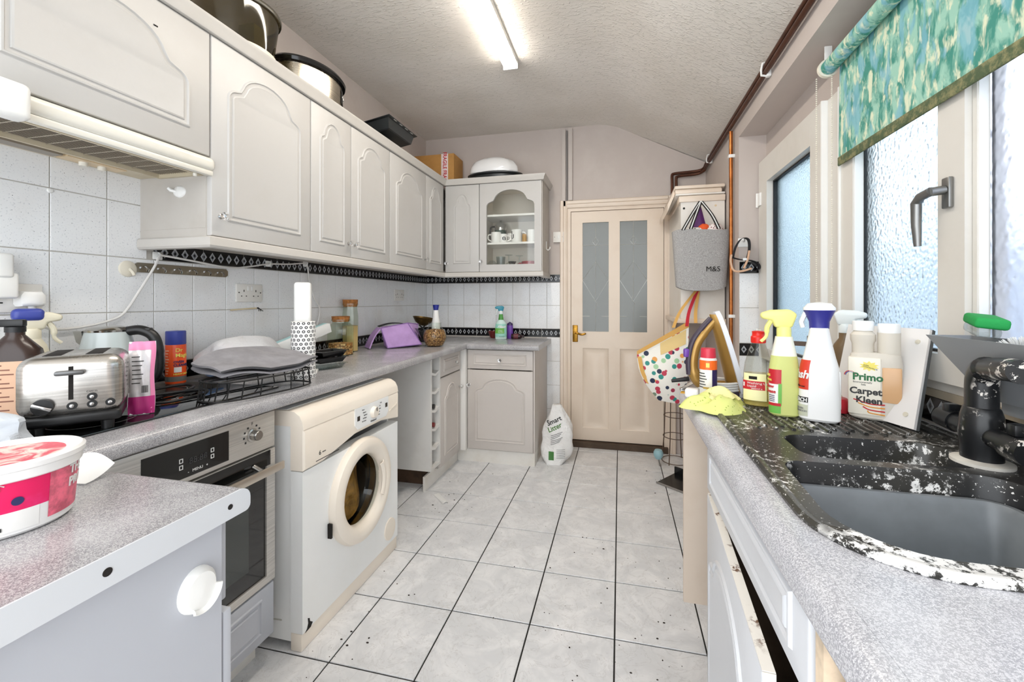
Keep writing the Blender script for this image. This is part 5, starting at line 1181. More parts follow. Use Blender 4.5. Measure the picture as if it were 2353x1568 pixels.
bt_m = mat('black_enamel', '2E3132', 0.3)
def tin(label, loc, rot, a, b_, h):
    t = thing('roasting_tin', label, 'roasting tin', loc, rot=rot)
    R = [[(sx * x, sy * y, z) for sx, sy in ((-1, -1), (1, -1), (1, 1), (-1, 1))] for x, y, z in ((a - 0.03, b_ - 0.03, 0), (a - 0.006, b_ - 0.006, h), (a + 0.014, b_ + 0.014, h + 0.002), (a + 0.014, b_ + 0.014, h + 0.006), (a - 0.002, b_ - 0.002, h + 0.005), (a - 0.024, b_ - 0.024, 0.003))]
    MB().rings(R).build('pan', bt_m, t, angle=20)
    for k in range(4): MB().box(-a * 0.7 + k * a * 0.42, -a * 0.7 + k * a * 0.42 + a * 0.2, -b_ - 0.011, -b_ - 0.003, h + 0.001, h + 0.0068).build('rim_slot', mat('pale_slot', 'CFCBC4', 0.5), t)
    return t
tin('black rectangular roasting tin overhanging the cornice', (-1.515, 2.53, ZT + 0.112), (math.radians(-10), 0.0, Q), 0.17, 0.12, 0.06)
tin('smaller black roasting tin behind the slow cooker', (-1.60, 2.37, ZT + 0.001), (0, 0, Q), 0.2, 0.11, 0.08)

cb = thing('cardboard_box', 'brown cardboard box with red and white fragile tape on the corner cabinet', 'cardboard box', (-1.605, 3.44, ZT))
card = mat('brown_card', 'BE8C4C', 0.8, vary=0.1, vscale=12)
MB().rbox(-0.15, 0.225, -0.09, 0.12, 0.0, 0.30, 0.003).build('carton', card, cb)
MB().box(0.11, 0.172, -0.0912, -0.0902, 0.0, 0.30).build('tape', mat('white_tape', 'F1E4E4', 0.4), cb)
redp = mat('red_print', 'C2222C', 0.5)
lettering('FRAGILE FRAGILE', 0.048, redp, cb, loc=(0.127, -0.0916, 0.315), rot=(Q, Q, 0), bold=0.001, width=0.30)
wbw = thing('upturned_bowl', 'upturned shiny white lobed bowl on the back wall cabinets', 'bowl', (-1.035, 3.385, ZT + 0.107))
def lobes(a): return 1 - 0.05 * abs(math.cos(2 * a + 0.8)) ** 8
MB().rings([[(q * math.cos(a) * lobes(a), 0.5 * q * math.sin(a) * lobes(a), z) for a in [2 * PI * i / 64 for i in range(64)]] for q, z in ((0.2, 0.0), (0.21, 0.012), (0.205, 0.05), (0.175, 0.095), (0.11, 0.125), (0.03, 0.134))]).build('dome', mat('gloss_white_enamel', 'F4F4F4', 0.12, coat=0.5), wbw, angle=60)
tag(MB().lathe([(0, 0), (0.17, 0), (0.19, 0.02), (0.2, 0.09), (0.24, 0.097), (0.242, 0.103), (0.19, 0.104), (0.16, 0.02), (0, 0.016)], 48, sy=0.5).build('oval_roaster', bt_m, None, (-1.035, 3.42, ZT + 0.0015)), 'dark oval roasting dish under the upturned white bowl', 'roasting dish')

# ================================================================ inside the glazed cabinet
wc_m = mat('white_china', 'F4F3F0', 0.2)
SH = ZU0 + 0.2455
def mug(label, x, y, z, r, h, ang, prints=None, m=None, handle=True, group='mugs on the glazed cabinet shelf'):
    t = thing('mug', label, 'mug', (x, y, z), ang, group)
    MB().lathe([(0, 0), (r * 0.92, 0), (r, 0.006), (r, h), (r - 0.004, h), (r - 0.005, 0.008), (0, 0.006)], 28).build('cup', m or wc_m, t)
    if handle: MB().tube(smoothed([(r - 0.002, 0, h * 0.82), (r + 0.025, 0, h * 0.78), (r + 0.028, 0, h * 0.4), (r - 0.002, 0, h * 0.18)]), 0.006, 8).build('handle', m or wc_m, t)
    if prints: prints(t, r, h)
    return t
rim_y = 3.36
Bm = lambda r, h: Bottle([(0, r, r, 2), (h, r, r, 2)])
mug('plain white mug with its handle turned to the cafetiere', -1.005, 3.355, SH, 0.042, 0.088, PI)
mug('small white mug printed with a dark swirl', -0.94, 3.345, SH, 0.032, 0.07, 0.4, lambda t, r, h: lettering('e', 0.06, dpn, t, Bm(r, h).wrap(-115, 0.018), bold=0.002))
mug('small plain white cup behind the printed mugs', -0.895, 3.43, SH, 0.034, 0.085, 2.0, None)
mug('tall white mug printed with dark letters', -0.832, 3.37, SH, 0.044, 0.105, 0.2, lambda t, r, h: (lettering('U', 0.05, dpn, t, Bm(r, h).wrap(-165, 0.03), bold=0.002), lettering('S', 0.03, dpn, t, Bm(r, h).wrap(-160, 0.07), bold=0.001)))
mug('slim amber patterned cup between white mugs', -0.762, 3.35, SH, 0.018, 0.066, 0, None, mat('amber_china', 'B98A3A', 0.3), False)
mug('white mug at the hinge side of the glazed shelf', -0.70, 3.36, SH, 0.038, 0.1, 1.2)
cf = thing('cafetiere', 'steel cafetiere with black handle on the glazed cabinet shelf', 'cafetiere', (-1.005, 3.49, SH), 0)
MB().lathe([(0, 0), (0.05, 0), (0.05, 0.13), (0, 0.13)], 28).build('beaker', mat('dark_green_glass', '2E4A3C', 0.2), cf)
MB().lathe([(0.052, 0.125), (0.052, 0.17), (0.045, 0.18), (0.02, 0.195), (0.006, 0.2), (0.006, 0.205), (0.012, 0.21), (0, 0.218)], 28, cap=False).build('lid', chrome, cf)
MB().tube(smoothed([(-0.05, -0.01, 0.16), (-0.085, -0.01, 0.15), (-0.09, -0.01, 0.08), (-0.052, -0.01, 0.03)]), 0.008, 8).build('handle', mat('black_plastic', '141415', 0.4), cf)
ZS = ZU0 + 0.0185
cg = m_thin('thin_clear_glass', 'EEF2F2', 1.0)
gl = thing('glass_bowl', 'upturned clear glass bowl on the bottom shelf of the glazed cabinet', 'glass', (-1.048, 3.38, ZS))
MB().lathe([(0.043, 0.0), (0.045, 0.02), (0.04, 0.06), (0.02, 0.082), (0, 0.086)], 28, cap=False).build('bowl', cg, gl)
gl = thing('tumbler', 'straight clear tumbler next to the upturned glass bowl', 'glass', (-0.972, 3.38, ZS))
MB().lathe([(0, 0.004), (0.03, 0.0), (0.04, 0.115), (0.037, 0.115), (0.028, 0.006)], 28, cap=False).build('bowl', cg, gl)
def wine(label, x, y, m):
    t = thing('wine_glass', label, 'wine glass', (x, y, ZS))
    MB().lathe([(0.033, 0), (0.038, 0.03), (0.03, 0.055), (0.005, 0.068)], 26, cap=False).build('bowl', m, t)
    MB().lathe([(0.005, 0.066), (0.004, 0.12), (0.033, 0.127), (0.033, 0.13), (0, 0.13)], 26, cap=False).build('stem', cg, t)
wine('clear wine glass standing upside down beside the tumbler', -0.905, 3.39, cg)
wine('red-bowled wine glass standing upside down beside the red dish', -0.832, 3.46, m_thin('ruby_glass', 'B83038', 1.0))
gb = thing('metal_goblet', 'dark shiny metal goblet in front of the red glass', 'goblet', (-0.865, 3.35, ZS))
MB().lathe([(0, 0), (0.026, 0), (0.02, 0.006), (0.006, 0.02), (0.012, 0.03), (0.034, 0.07), (0.032, 0.07), (0, 0.03)], 26).build('cup', mat('dark_silver', '6E6A62', 0.2, 1.0), gb)
rd = thing('red_dish', 'dark red casserole dish at the end of the bottom shelf', 'dish', (-0.72, 3.38, ZS))
MB().lathe([(0, 0), (0.06, 0), (0.068, 0.008), (0.072, 0.07), (0.066, 0.07), (0.06, 0.012), (0, 0.01)], 36).build('pot', mat('crimson_enamel', '8E1220', 0.2), rd)
MB().tube(smoothed([(-0.07, 0, 0.055), (-0.088, 0.01, 0.056), (-0.088, -0.01, 0.056), (-0.07, -0.012, 0.055)]), 0.006, 8).build('handle', mat('crimson_enamel', '8E1220', 0.2), rd)

# wine bottles in the rack
for i, (lb, z, c) in enumerate((('black-capped wine bottle lying in the rack', 0.26 + 0.122 * 2 + 0.017, '1C1B1D'), ('red-capped wine bottle lying in the rack', 0.26 + 0.122 + 0.017, '7A2020'))):
    b_ = thing('wine_bottle', lb, 'bottle', (-1.245, 2.503 + 0.075, z + 0.04), Q)
    M = Matrix.Rotation(-Q, 4, 'X')
    MB().lathe([(0, 0), (0.0155, 0), (0.0155, 0.05), (0.015, 0.06), (0, 0.06)], 22, c=(0, 0, 0), M=Matrix.Translation((0, -0.045, -0.016)) @ M).build('capsule', mat('capsule_' + c, c, 0.35), b_)
    MB().lathe([(0.014, 0.06), (0.015, 0.08), (0.037, 0.13), (0.037, 0.285), (0, 0.285)], 26, M=Matrix.Translation((0, -0.045, 0.0)) @ M, cap=False).build('glass', mat('dark_bottle_glass', '16201A', 0.1), b_)

# ================================================================ floor items
lt = thing('litter_sack', 'white plastic sack of cat litter slumped against the back cabinet', 'sack', (-0.475, 3.22, 0.001), 0.1)
def sack(u, v):
    a = 2 * PI * u
    w = 0.075 + 0.035 * math.sin(PI * min(1, v * 1.15)) ** 0.8 if v < 0.85 else 0.075 + 0.035 * math.sin(PI * 0.85 * 1.15) ** 0.8
    w = [0.08, 0.118, 0.124, 0.112, 0.12, 0.112, 0.088, 0.058, 0.034][min(8, int(v * 8))] * (1 - (v * 8 % 1)) + [0.08, 0.118, 0.124, 0.112, 0.12, 0.112, 0.088, 0.058, 0.034][min(8, int(v * 8) + 1)] * (v * 8 % 1)
    d = 0.078 * (1 - 0.75 * v) + 0.006
    k = 1 + 0.06 * math.sin(5 * a + 9 * v)
    return (w * math.cos(a) * k + 0.03 * math.sin(2.5 * v) - 0.02, d * math.sin(a) * k + 0.05 * v, 0.43 * v + (0.004 * math.sin(6 * a) if v > 0.05 else 0))
g = G('white_sack_plastic'); g.bump(g.noise(g.obj(), 26, 4, 0.6, 0.7), 1.0, 0.012); sackm = keep(g.set(col=lin('F0EFED'), rough=0.35))
MB().rings([[sack(i / 40, j / 28) for i in range(40)] for j in range(29)]).build('sack_skin', sackm, lt, angle=80)
def on_sack(x, z, off=0.003):
    v = z / 0.43; best = min(range(200, 400), key=lambda i: abs(sack(i / 400, v)[0] - x)); p = sack(best / 400, v); return (x, p[1] - off, z)
for s, x, z, sz, m, b_ in (('Smart', -0.068, 0.275, 0.05, dpn, 0.0008), ('Litter', -0.06, 0.228, 0.05, mat('litter_green_print', '5E9A3A', 0.5), 0.0008)):
    lettering(s, sz, m, lt, lambda X_, Y_, Z_, x=x, z=z: on_sack(x + X_ * math.cos(0.45) - Y_ * math.sin(0.45), z + Y_ * math.cos(0.45) + X_ * math.sin(0.45)), bold=b_)
for k in range(6): MB().grid(8, 1, lambda u, v: on_sack(-0.045 + (0.09 - 0.01 * (k % 3)) * u, 0.205 - 0.013 * k + 0.03 * u + 0.003 * v)).build('small_print', dpn, lt)
MB().grid(6, 4, lambda u, v: on_sack(-0.06 + 0.04 * u, 0.035 + 0.06 * v)).build('green_panel', mat('litter_dark_green', '3E7A34', 0.5), lt)
for k in range(6): MB().grid(6, 1, lambda u, v: on_sack(0.0 + 0.065 * u, 0.05 + 0.012 * k + 0.003 * v)).build('small_print', mat('grey_print', '8C8C8C', 0.5), lt)
tag(MB().grid(8, 6, lambda u, v: (-1.165 + 0.11 * u + 0.02 * v, 2.52 - 0.1 * u + 0.03 * v - 0.03, 0.002 + 0.006 * math.sin(PI * v) * u), 0.0006).build('paper_scrap', mat('white_paper', 'EFEFED', 0.8)), 'white scrap of paper on the floor tiles by the plinth', 'paper')
dp = thing('dustpan', 'black dustpan lying on the floor by the end panel', 'dustpan', (0.36, 2.93, 0.001), math.radians(-38))
MB().rings([[(x, y, z) for x, y, z in ((-0.13, -0.02, 0.002), (0.13, -0.02, 0.002), (0.12, 0.2, 0.012), (-0.12, 0.2, 0.012))], [(-0.13, -0.02, 0.005), (0.13, -0.02, 0.005), (0.12, 0.2, 0.016), (-0.12, 0.2, 0.016)]]).box(-0.125, 0.125, 0.195, 0.205, 0.012, 0.06).build('pan', blkp, dp)
MB().rbox(-0.13, 0.13, -0.026, -0.018, 0.0, 0.012, 0.002).build('rubber_lip', mat('grey_rubber', '8A8580', 0.6), dp)
ws = thing('wire_stand', 'rusty wire plant stand on the floor beside the door', 'wire stand', (0.42, 3.42, 0.0))
rust = mat('rusty_wire', '6A574A', 0.6, 0.5)
for z, r in ((0.012, 0.1), (0.2, 0.09), (0.36, 0.085), (0.56, 0.08)): MB().tube([(r * math.cos(2 * PI * i / 28), r * math.sin(2 * PI * i / 28), z) for i in range(28)], 0.003, 6, closed=True).build('hoop', rust, ws)
for k in range(4): a = k * Q + 2.6; MB().tube([(0.11 * math.cos(a), 0.11 * math.sin(a), 0.003), (0.09 * math.cos(a), 0.09 * math.sin(a), 0.2), (0.08 * math.cos(a), 0.08 * math.sin(a), 0.57)], 0.004, 7).build('leg', rust, ws)
dg_ = thing('scrubbing_brush', 'pale blue round-headed scrubbing brush standing on the floor', 'brush', (0.285, 3.31, 0.001))
MB().tube([(0.0, 0.0, 0.06), (0.012, 0.0, 0.0)], 0.006, 8).build('handle', mat('grey_rubber', '8A8580', 0.6), dg_)
MB().lathe([(0, 0.05), (0.02, 0.052), (0.034, 0.075), (0.036, 0.1), (0.026, 0.12), (0, 0.125)], 20).build('head', mat('pale_blue_plastic', '9CC3CC', 0.5), dg_)

# ================================================================ boiler cupboard and pipes on the right
bc = thing('boiler_cupboard', 'white boxed boiler cupboard hung in the corner beside the door', 'cupboard', (0.395, 2.94, 1.10))
bw = m_painted('aged_white_board', 'ECE7DF', 'DFD3C2', 0.4, 0.5)
MB().box(0.0, 0.27, 0.0, 0.65, 0.03, 0.80).build('box', bw, bc)
MB().rbox(-0.012, 0.272, -0.012, 0.65, 0.80, 0.84, 0.004).build('top_rail', cream_m, bc)
MB().rbox(-0.03, 0.274, -0.02, 0.65, 0.0, 0.03, 0.003).build('bottom_shelf', cream_m, bc)
for x, z in ((0.01, 0.76), (0.205, 0.77)): MB().cyl((x + 0.01, -0.0005, z), (x + 0.01, -0.0025, z), 0.007, n=14).build('hole_cap', gap_m if x < 0.1 else mat('aged_cream_plastic', 'E0C9A5', 0.4), bc)
MB().lathe([(0, 0), (0.02, 0), (0.018, 0.006), (0, 0.007)], 18, M=Matrix.Translation((0.1, 0, 0.765)) @ Matrix.Rotation(Q, 4, 'X')).tube([(0.1, -0.006, 0.765), (0.1, -0.022, 0.758), (0.1, -0.026, 0.77)], 0.004, 8).build('stick_on_hook', upvc_w, bc)
MB().tube([(0.107, 0.0, 0.245), (0.107, -0.02, 0.235), (0.107, -0.022, 0.25)], 0.004, 7).build('lower_hook', upvc_w, bc)
tag(MB().rbox(0.362, 0.665, 2.93, 3.58, 1.945, 1.957, 0.003).build('loose_board', bw), 'thin white board lying on top of the boiler cupboard', 'board')
bp_ = thing('folded_board', 'cream folded board stacked on the thin board above the boiler cupboard', 'board', (0.36, 2.94, 1.958))
MB().rbox(0, 0.29, 0, 0.6, 0.0, 0.03, 0.008).build('lower_fold', cream_m, bp_); MB().rbox(-0.004, 0.305, -0.01, 0.6, 0.0305, 0.052, 0.006).build('upper_fold', cream_m, bp_)
tag(MB().prism([(0.36, 1.955), (0.36, 2.0), (0.318, 1.9), (0.318, 1.855)], 2.99, 3.56, axis='y').build('sloping_board', cream_m), 'cream sloping board between the door frame and the boiler cupboard', 'board')
cop = mat('copper_pipe', 'B5703F', 0.3, 1.0, vary=0.3, vscale=20); copd = mat('dull_brown_pipe', '5A3626', 0.4, 0.5, vary=0.3, vscale=14)
tag(MB().tube([(0.655, 2.742, 0.0), (0.655, 2.742, 2.27)], 0.011, 14).build('copper_pipe', cop), 'bright copper pipe running up the wall beside the tiled pier', 'pipe')
for z in (1.155, 2.12): tag(MB().rbox(0.64, 0.675, 2.728, 2.756, z - 0.01, z + 0.01, 0.003).build('pipe_clip', upvc_w), 'white pipe clip on the copper pipe near the ' + ('ceiling' if z > 2 else 'border tiles'), 'pipe clip')
tag(MB().tube(smoothed([(0.652, -0.3, 2.325), (0.652, 2.6, 2.325), (0.652, 3.40, 2.315), (0.65, 3.55, 2.30), (0.61, 3.585, 2.29), (0.5, 3.59, 2.285), (0.43, 3.59, 2.28), (0.415, 3.585, 2.265), (0.415, 3.58, 2.2), (0.415, 3.58, 2.02)], 8), 0.011, 10).build('ceiling_pipe', copd), 'upper brown pipe running along the lintel under the sloping ceiling', 'pipe')
tag(MB().tube(smoothed([(0.652, -0.3, 2.295), (0.652, 2.6, 2.295), (0.652, 3.40, 2.288), (0.645, 3.53, 2.272), (0.60, 3.57, 2.262), (0.5, 3.575, 2.257), (0.455, 3.57, 2.25), (0.445, 3.565, 2.235), (0.445, 3.56, 2.15), (0.445, 3.56, 2.02)], 8), 0.011, 10).build('ceiling_pipe', copd), 'lower brown pipe running along the lintel under the sloping ceiling', 'pipe')
for y, lb in ((2.12, 'white double pipe clip on the brown pipes above the window'), (3.36, 'white double pipe clip on the brown pipes near the far corner')):
    tag(MB().rbox(0.655, 0.674, y - 0.012, y + 0.012, 2.275, 2.345, 0.003).tube([(0.66, y, 2.28), (0.635, y, 2.285), (0.634, y, 2.31), (0.64, y, 2.34), (0.662, y, 2.343)], 0.005, 7).build('pipe_clip', upvc_w), lb, 'pipe clip')
hp_ = thing('hook_plate', 'white hook plate on the pier above the border tiles', 'hook', (0.695, YV, 1.56))
MB().rbox(-0.025, 0.03, -0.006, 0, 0, 0.05, 0.002).build('plate', upvc_w, hp_); MB().tube([(0.0, -0.006, 0.035), (0.0, -0.035, 0.03), (0.0, -0.04, 0.042)], 0.004, 8).build('hook', chrome, hp_)
ha = thing('dog_harness', 'black and tan dog harness hanging from the hook plate', 'harness', (0.69, 2.605, 1.42))
bw_ = mat('black_webbing', '1B1A1D', 0.8); tan = mat('tan_leather', 'D2A98A', 0.6)
def strap(name, pts, w, m):
    P = smoothed(pts, 6); mb = MB()
    mb.rings([[(p[0] - w * 0.12, p[1] - w / 2, p[2]), (p[0] + w * 0.12, p[1] - w / 2, p[2] + 0.001), (p[0] + w * 0.12, p[1] + w / 2, p[2] + 0.001), (p[0] - w * 0.12, p[1] + w / 2, p[2])] for p in P]); return mb.build(name, m, ha)
strap('loop_strap', [(-0.06, 0, 0.07), (-0.045, 0, 0.13), (-0.02, 0, 0.175), (0.005, 0, 0.186), (0.025, 0, 0.17), (0.028, 0, 0.12), (0.015, 0, 0.06), (-0.005, -0.01, 0.01)], 0.03, bw_)
strap('chest_strap', [(-0.06, 0, 0.075), (-0.02, -0.02, 0.06), (0.03, -0.02, 0.055), (0.07, -0.01, 0.035), (0.075, 0.0, 0.005), (0.03, -0.01, -0.005), (-0.02, -0.01, 0.0)], 0.032, bw_)
MB().tube(smoothed([(-0.07, -0.02, 0.09), (-0.075, -0.025, 0.05), (-0.06, -0.03, 0.0), (-0.02, -0.035, -0.005), (0.03, -0.035, 0.01)]), 0.006, 7).tube(smoothed([(0.02, -0.03, 0.11), (0.01, -0.035, 0.06), (-0.01, -0.035, 0.01)]), 0.006, 7).build('tan_trim', tan, ha)
MB().rbox(-0.015, 0.005, -0.04, -0.036, 0.055, 0.068, 0.001).build('white_tag', wp, ha)

# felt bag
fb = thing('felt_bag', 'large grey felt tote bag hung on the boiler cupboard', 'tote bag', (0.50, 2.86, 1.325))
def tote(u, v, w0, w1, d0, d1, h):
    a = 2 * PI * u; e = 3.2; f = lambda q: math.copysign(abs(q) ** (2 / e), q)
    w = w0 + (w1 - w0) * v; d = d0 + (d1 - d0) * v
    return (w * f(math.cos(a)), -d * 0.25 + d * f(math.sin(a)) + 0.012 * math.sin(2 * a) * (1 - v), h * v + 0.012 * math.cos(2 * a) * (1 - v) * 1.2 + 0.006 * math.cos(3 * a) * v)
felt = MATS['grey_felt']
R = [[tote(i / 48, 0.0, 0.05, 0.1, 0.03, 0.04, 0.36) for i in range(48)]] + [[tote(i / 48, j / 12, 0.148, 0.172, 0.062, 0.052, 0.37) for i in range(48)] for j in range(13)]
R += [[(p[0] * 0.975, p[1] * 0.93, p[2]) for p in R[-1]], [(p[0] * 0.93, p[1] * 0.9, p[2] - 0.12) for p in R[-1]]]
MB().rings(R, cap1=False).build('bag_body', felt, fb, angle=60)
lettering('M&S', 0.045, gap_m, fb, loc=(0.02, -0.0825, 0.105), rot=(Q, 0, 0))
spot = m_dots('spotted_cloth', 'F1E6E2', '7C2B33', 75, 0.33)
MB().rings([[(p[0] + 0.085, p[1] - 0.01, p[2] + 0.30) for p in r] for r in blob(0.06, 0.035, 0.055, 31, 0.12, 20, 12)]).build('spotted_cloth', spot, fb)
MB().rings([[(p[0] - 0.02, p[1] - 0.015, p[2] + 0.33) for p in r] for r in blob(0.11, 0.035, 0.03, 33, 0.1, 20, 12)]).build('spotted_cloth', m_dots('black_spotted_cloth', 'F4F1EC', '2A2628', 70, 0.3), fb)
MB().rings([[(p[0] + 0.02, p[1] - 0.02, p[2] + 0.35) for p in r] for r in blob(0.035, 0.025, 0.03, 35, 0.1, 16, 10)]).build('orange_cloth', mat('orange_cloth', 'F0602A', 0.8), fb)
MB().grid(8, 8, lambda u, v: ((u - 0.5) * 0.09 * (1.05 - v) + 0.0, 0.005 - 0.01 * math.sin(PI * u), 0.36 + 0.19 * v), 0.012).build('purple_pouch', mat('purple_nylon', '5B2367', 0.5), fb)
stm = m_stripes('black_white_tape', '141416', 'F1F1EE', 'Z', 1.0, 0.5)
for pts in ([(-0.11, -0.062, 0.37), (-0.06, -0.055, 0.46), (0.0, -0.02, 0.555)], [(-0.065, -0.065, 0.375), (-0.035, -0.058, 0.46), (0.002, -0.02, 0.553)], [(0.10, -0.062, 0.37), (0.06, -0.055, 0.46), (0.004, -0.02, 0.555)]):
    for off, m in ((-0.007, gap_m), (0.0, wp), (0.007, gap_m)): MB().tube([(p[0] + off, p[1] - (0.001 if m is wp else 0), p[2]) for p in smoothed(pts)], 0.0042, 6).build('handle_tape', m, fb)
# patterned shopping bag
cbg = thing('shopping_bag', 'floral patterned shopping bag with mustard trim hanging under the felt bag', 'shopping bag', (0.315, 2.84, 0.585))
g = G('petal_print'); o_ = g.obj(); sc3 = g.scale(o_, (1.0, 0.15, 1.0)); v1 = g.voro(sc3, 24); cc = g.voro(sc3, 24, out='Color'); hs = g.sep(cc)
colr = g.mix(g.step(hs[0], 0.32, 0.34), lin('C23A52'), lin('1E2A48')); colr = g.mix(g.step(hs[0], 0.5, 0.52), colr, lin('2F8F86')); colr = g.mix(g.step(hs[0], 0.68, 0.7), colr, lin('E7A254')); colr = g.mix(g.step(hs[0], 0.84, 0.86), colr, lin('A9D0A4'))
petal = keep(g.set(col=g.mix(g.step(v1, 0.42, 0.36), lin('F3EFE6'), colr), rough=0.6))
mus = mat('mustard_webbing', 'DDAA5B', 0.7); mus2 = mat('pale_mustard_lining', 'E5C88A', 0.7)
FT = [(-0.205, 0.0, 0.33), (0.12, 0.02, 0.53)]; FB = [(-0.07, 0.0, 0.02), (0.10, 0.02, 0.0)]
def cloth_pt(u, v, y):
    a = Vector(FB[0]).lerp(Vector(FB[1]), u); b_ = Vector(FT[0]).lerp(Vector(FT[1]), u); p = a.lerp(b_, v)
    p.x += -0.04 * math.sin(PI * v) * (1 - u); p.y += y * math.sin(PI * min(1, 0.15 + v)) * (0.3 + 0.7 * math.sin(PI * u)); return tuple(p)
MB().grid(18, 18, lambda u, v: cloth_pt(u, v, -0.07)).grid(18, 18, lambda u, v: cloth_pt(1 - u, v, 0.07)).build('bag_body', petal, cbg, angle=70)
MB().grid(14, 3, lambda u, v: tuple(Vector(cloth_pt(u, 0.93 + 0.08 * v, -0.075)) + Vector((0, -0.002, 0)))).build('trim_band', mus, cbg)
MB().grid(10, 4, lambda u, v: tuple(Vector(cloth_pt(0.45 + 0.5 * u, 0.74 + 0.18 * v, -0.074)) + Vector((0, -0.002, 0)))).build('pocket_panel', mus2, cbg)
def ribbon(name, pts, w, m):
    P = smoothed(pts, 6); MB().grid(len(P) - 1, 1, lambda u, v: tuple(Vector(P[int(round(u * (len(P) - 1)))]) + Vector(((v - 0.5) * w, 0, 0))), 0.0015).build(name, m, cbg)
ribbon('handle', [(0.02, -0.01, 0.49), (0.07, 0.02, 0.6), (0.185, 0.085, 0.745)], 0.02, mus); ribbon('handle', [(0.16, 0.02, 0.52), (0.165, 0.05, 0.6), (0.19, 0.085, 0.745)], 0.02, mus)
ribbon('red_strap', [(0.10, -0.02, 0.5), (0.125, 0.04, 0.6), (0.187, 0.085, 0.745)], 0.02, mat('red_webbing', 'C41F32', 0.7))
ribbon('side_handle', [(-0.19, -0.02, 0.30), (-0.17, -0.03, 0.2), (-0.13, -0.03, 0.13), (-0.095, -0.03, 0.14)], 0.025, mus)

# ================================================================ sink side: worktop, cabinet, sink
FX = 0.215; YE = 1.64
rwt_m = m_worktop('speckled_pale_grey_laminate', 'CBCBCF', 'A4A4AA', 'E8E8EC')
def sink_outline(d):
    P = []
    for cx0, cy0, a0, r in ((0.785 - 0.03, 1.50 - 0.03, 0, 0.03), (0.27 + 0.05, 1.50 - 0.05, Q, 0.05), (0.264 + 0.14, 0.585 + 0.14, PI, 0.14), (0.785 - 0.06, 0.585 + 0.06, 3 * Q, 0.06)):
        P += [(cx0 + (r - d) * math.cos(a0 + Q * i / 10), cy0 + (r - d) * math.sin(a0 + Q * i / 10)) for i in range(11)]
    return P
cut = sink_outline(0.025)
wr2 = thing('worktop', 'pale speckled grey worktop around the black sink under the window', 'worktop', (0, 0, 0))
nose = [(FX + u, z) for u, z in wt_profile(0.03, 0.05, 0.022)]
MB().prism([(FX + 0.0298, -0.4), (XW - 0.005, -0.4), (XW - 0.005, YE), (FX + 0.0298, YE)], WT - 0.05, WT, axis='z', holes=[cut]).prism(nose, -0.4, YE, axis='y').build('slab', rwt_m, wr2)
ep = thing('end_panel', 'bare beige end panel holding up the far end of the sink worktop', 'end panel', (FX + 0.012, YE - 0.03, 0.155))
MB().box(0, 0.555, 0, 0.018, 0, WT - 0.05 - 0.156).build('board', m_painted('bare_beige_board', 'E3D2C0', 'D2BDA6', 0.6, 0.6), ep)
for x in (0.1, 0.5): MB().cyl((x, 0.009, -0.155), (x, 0.009, 0), 0.018, n=16).build('leg', mat('black_plastic', '141415', 0.4), ep)
su = thing('base_cabinet', 'sink base cabinet with false drawer front and chipped grey door ajar', 'base cabinet', (0.262, 1.275, 0.0), -Q)
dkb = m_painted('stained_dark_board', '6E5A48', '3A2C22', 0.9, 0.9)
sgrey = m_painted('cool_grey_sink_door_paint', 'D4D6DA', 'C6C8CC', 0.4, 0.4)
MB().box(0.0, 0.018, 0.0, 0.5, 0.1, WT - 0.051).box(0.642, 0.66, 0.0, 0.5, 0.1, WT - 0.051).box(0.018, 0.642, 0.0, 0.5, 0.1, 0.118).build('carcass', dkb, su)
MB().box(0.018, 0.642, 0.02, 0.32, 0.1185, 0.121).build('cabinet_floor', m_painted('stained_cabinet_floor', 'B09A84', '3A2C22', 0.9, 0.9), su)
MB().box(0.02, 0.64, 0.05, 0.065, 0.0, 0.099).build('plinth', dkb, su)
panel_door(su, 0.0, 0.655, 0.715, WT - 0.056, sgrey, margin=0.05, name='drawer_front')
dd = panel_door(su, 0.002, 0.6, 0.112, 0.705, sgrey, arch=0.11, margin=0.06, y=0.0); dd.rotation_euler = (0, 0, -0.065)
g = G('chipped_door_edge'); p = g.pos(); nz = g.noise(p, 70, 4, 0.7); nz2 = g.noise(p, 16, 2)
chip = keep(g.set(col=g.mix(g.math('MULTIPLY', g.step(nz, 0.5, 0.6), g.step(nz2, 0.42, 0.55)), lin('ECE7DE'), lin('6B4B33')), rough=0.7))
MB().box(0.004, 0.598, -0.0185, -0.0005, 0.7036, 0.7052).box(0.5986, 0.6, -0.0185, -0.0005, 0.113, 0.7036).build('chipped_edge', chip, dd)
tag(MB().box(0.247, 0.275, 0.59, 0.612, 0.0, WT - 0.051).build('timber_post', mat('bare_pine', 'DCC8AE', 0.7, vary=0.2, vscale=30)), 'bare wooden post at the near side of the sink cabinet', 'post')
ns = thing('base_cabinet', 'plain base unit under the near end of the sink worktop', 'base cabinet', (0.262, 0.57, 0.0), -Q)
MB().box(0, 0.9, 0.0, 0.5, 0.1, WT - 0.051).build('carcass', m_painted('bare_beige_board', 'E3D2C0', 'D2BDA6', 0.6, 0.6), ns); MB().box(0, 0.9, 0.05, 0.06, 0, 0.1).build('plinth', dkb, ns)

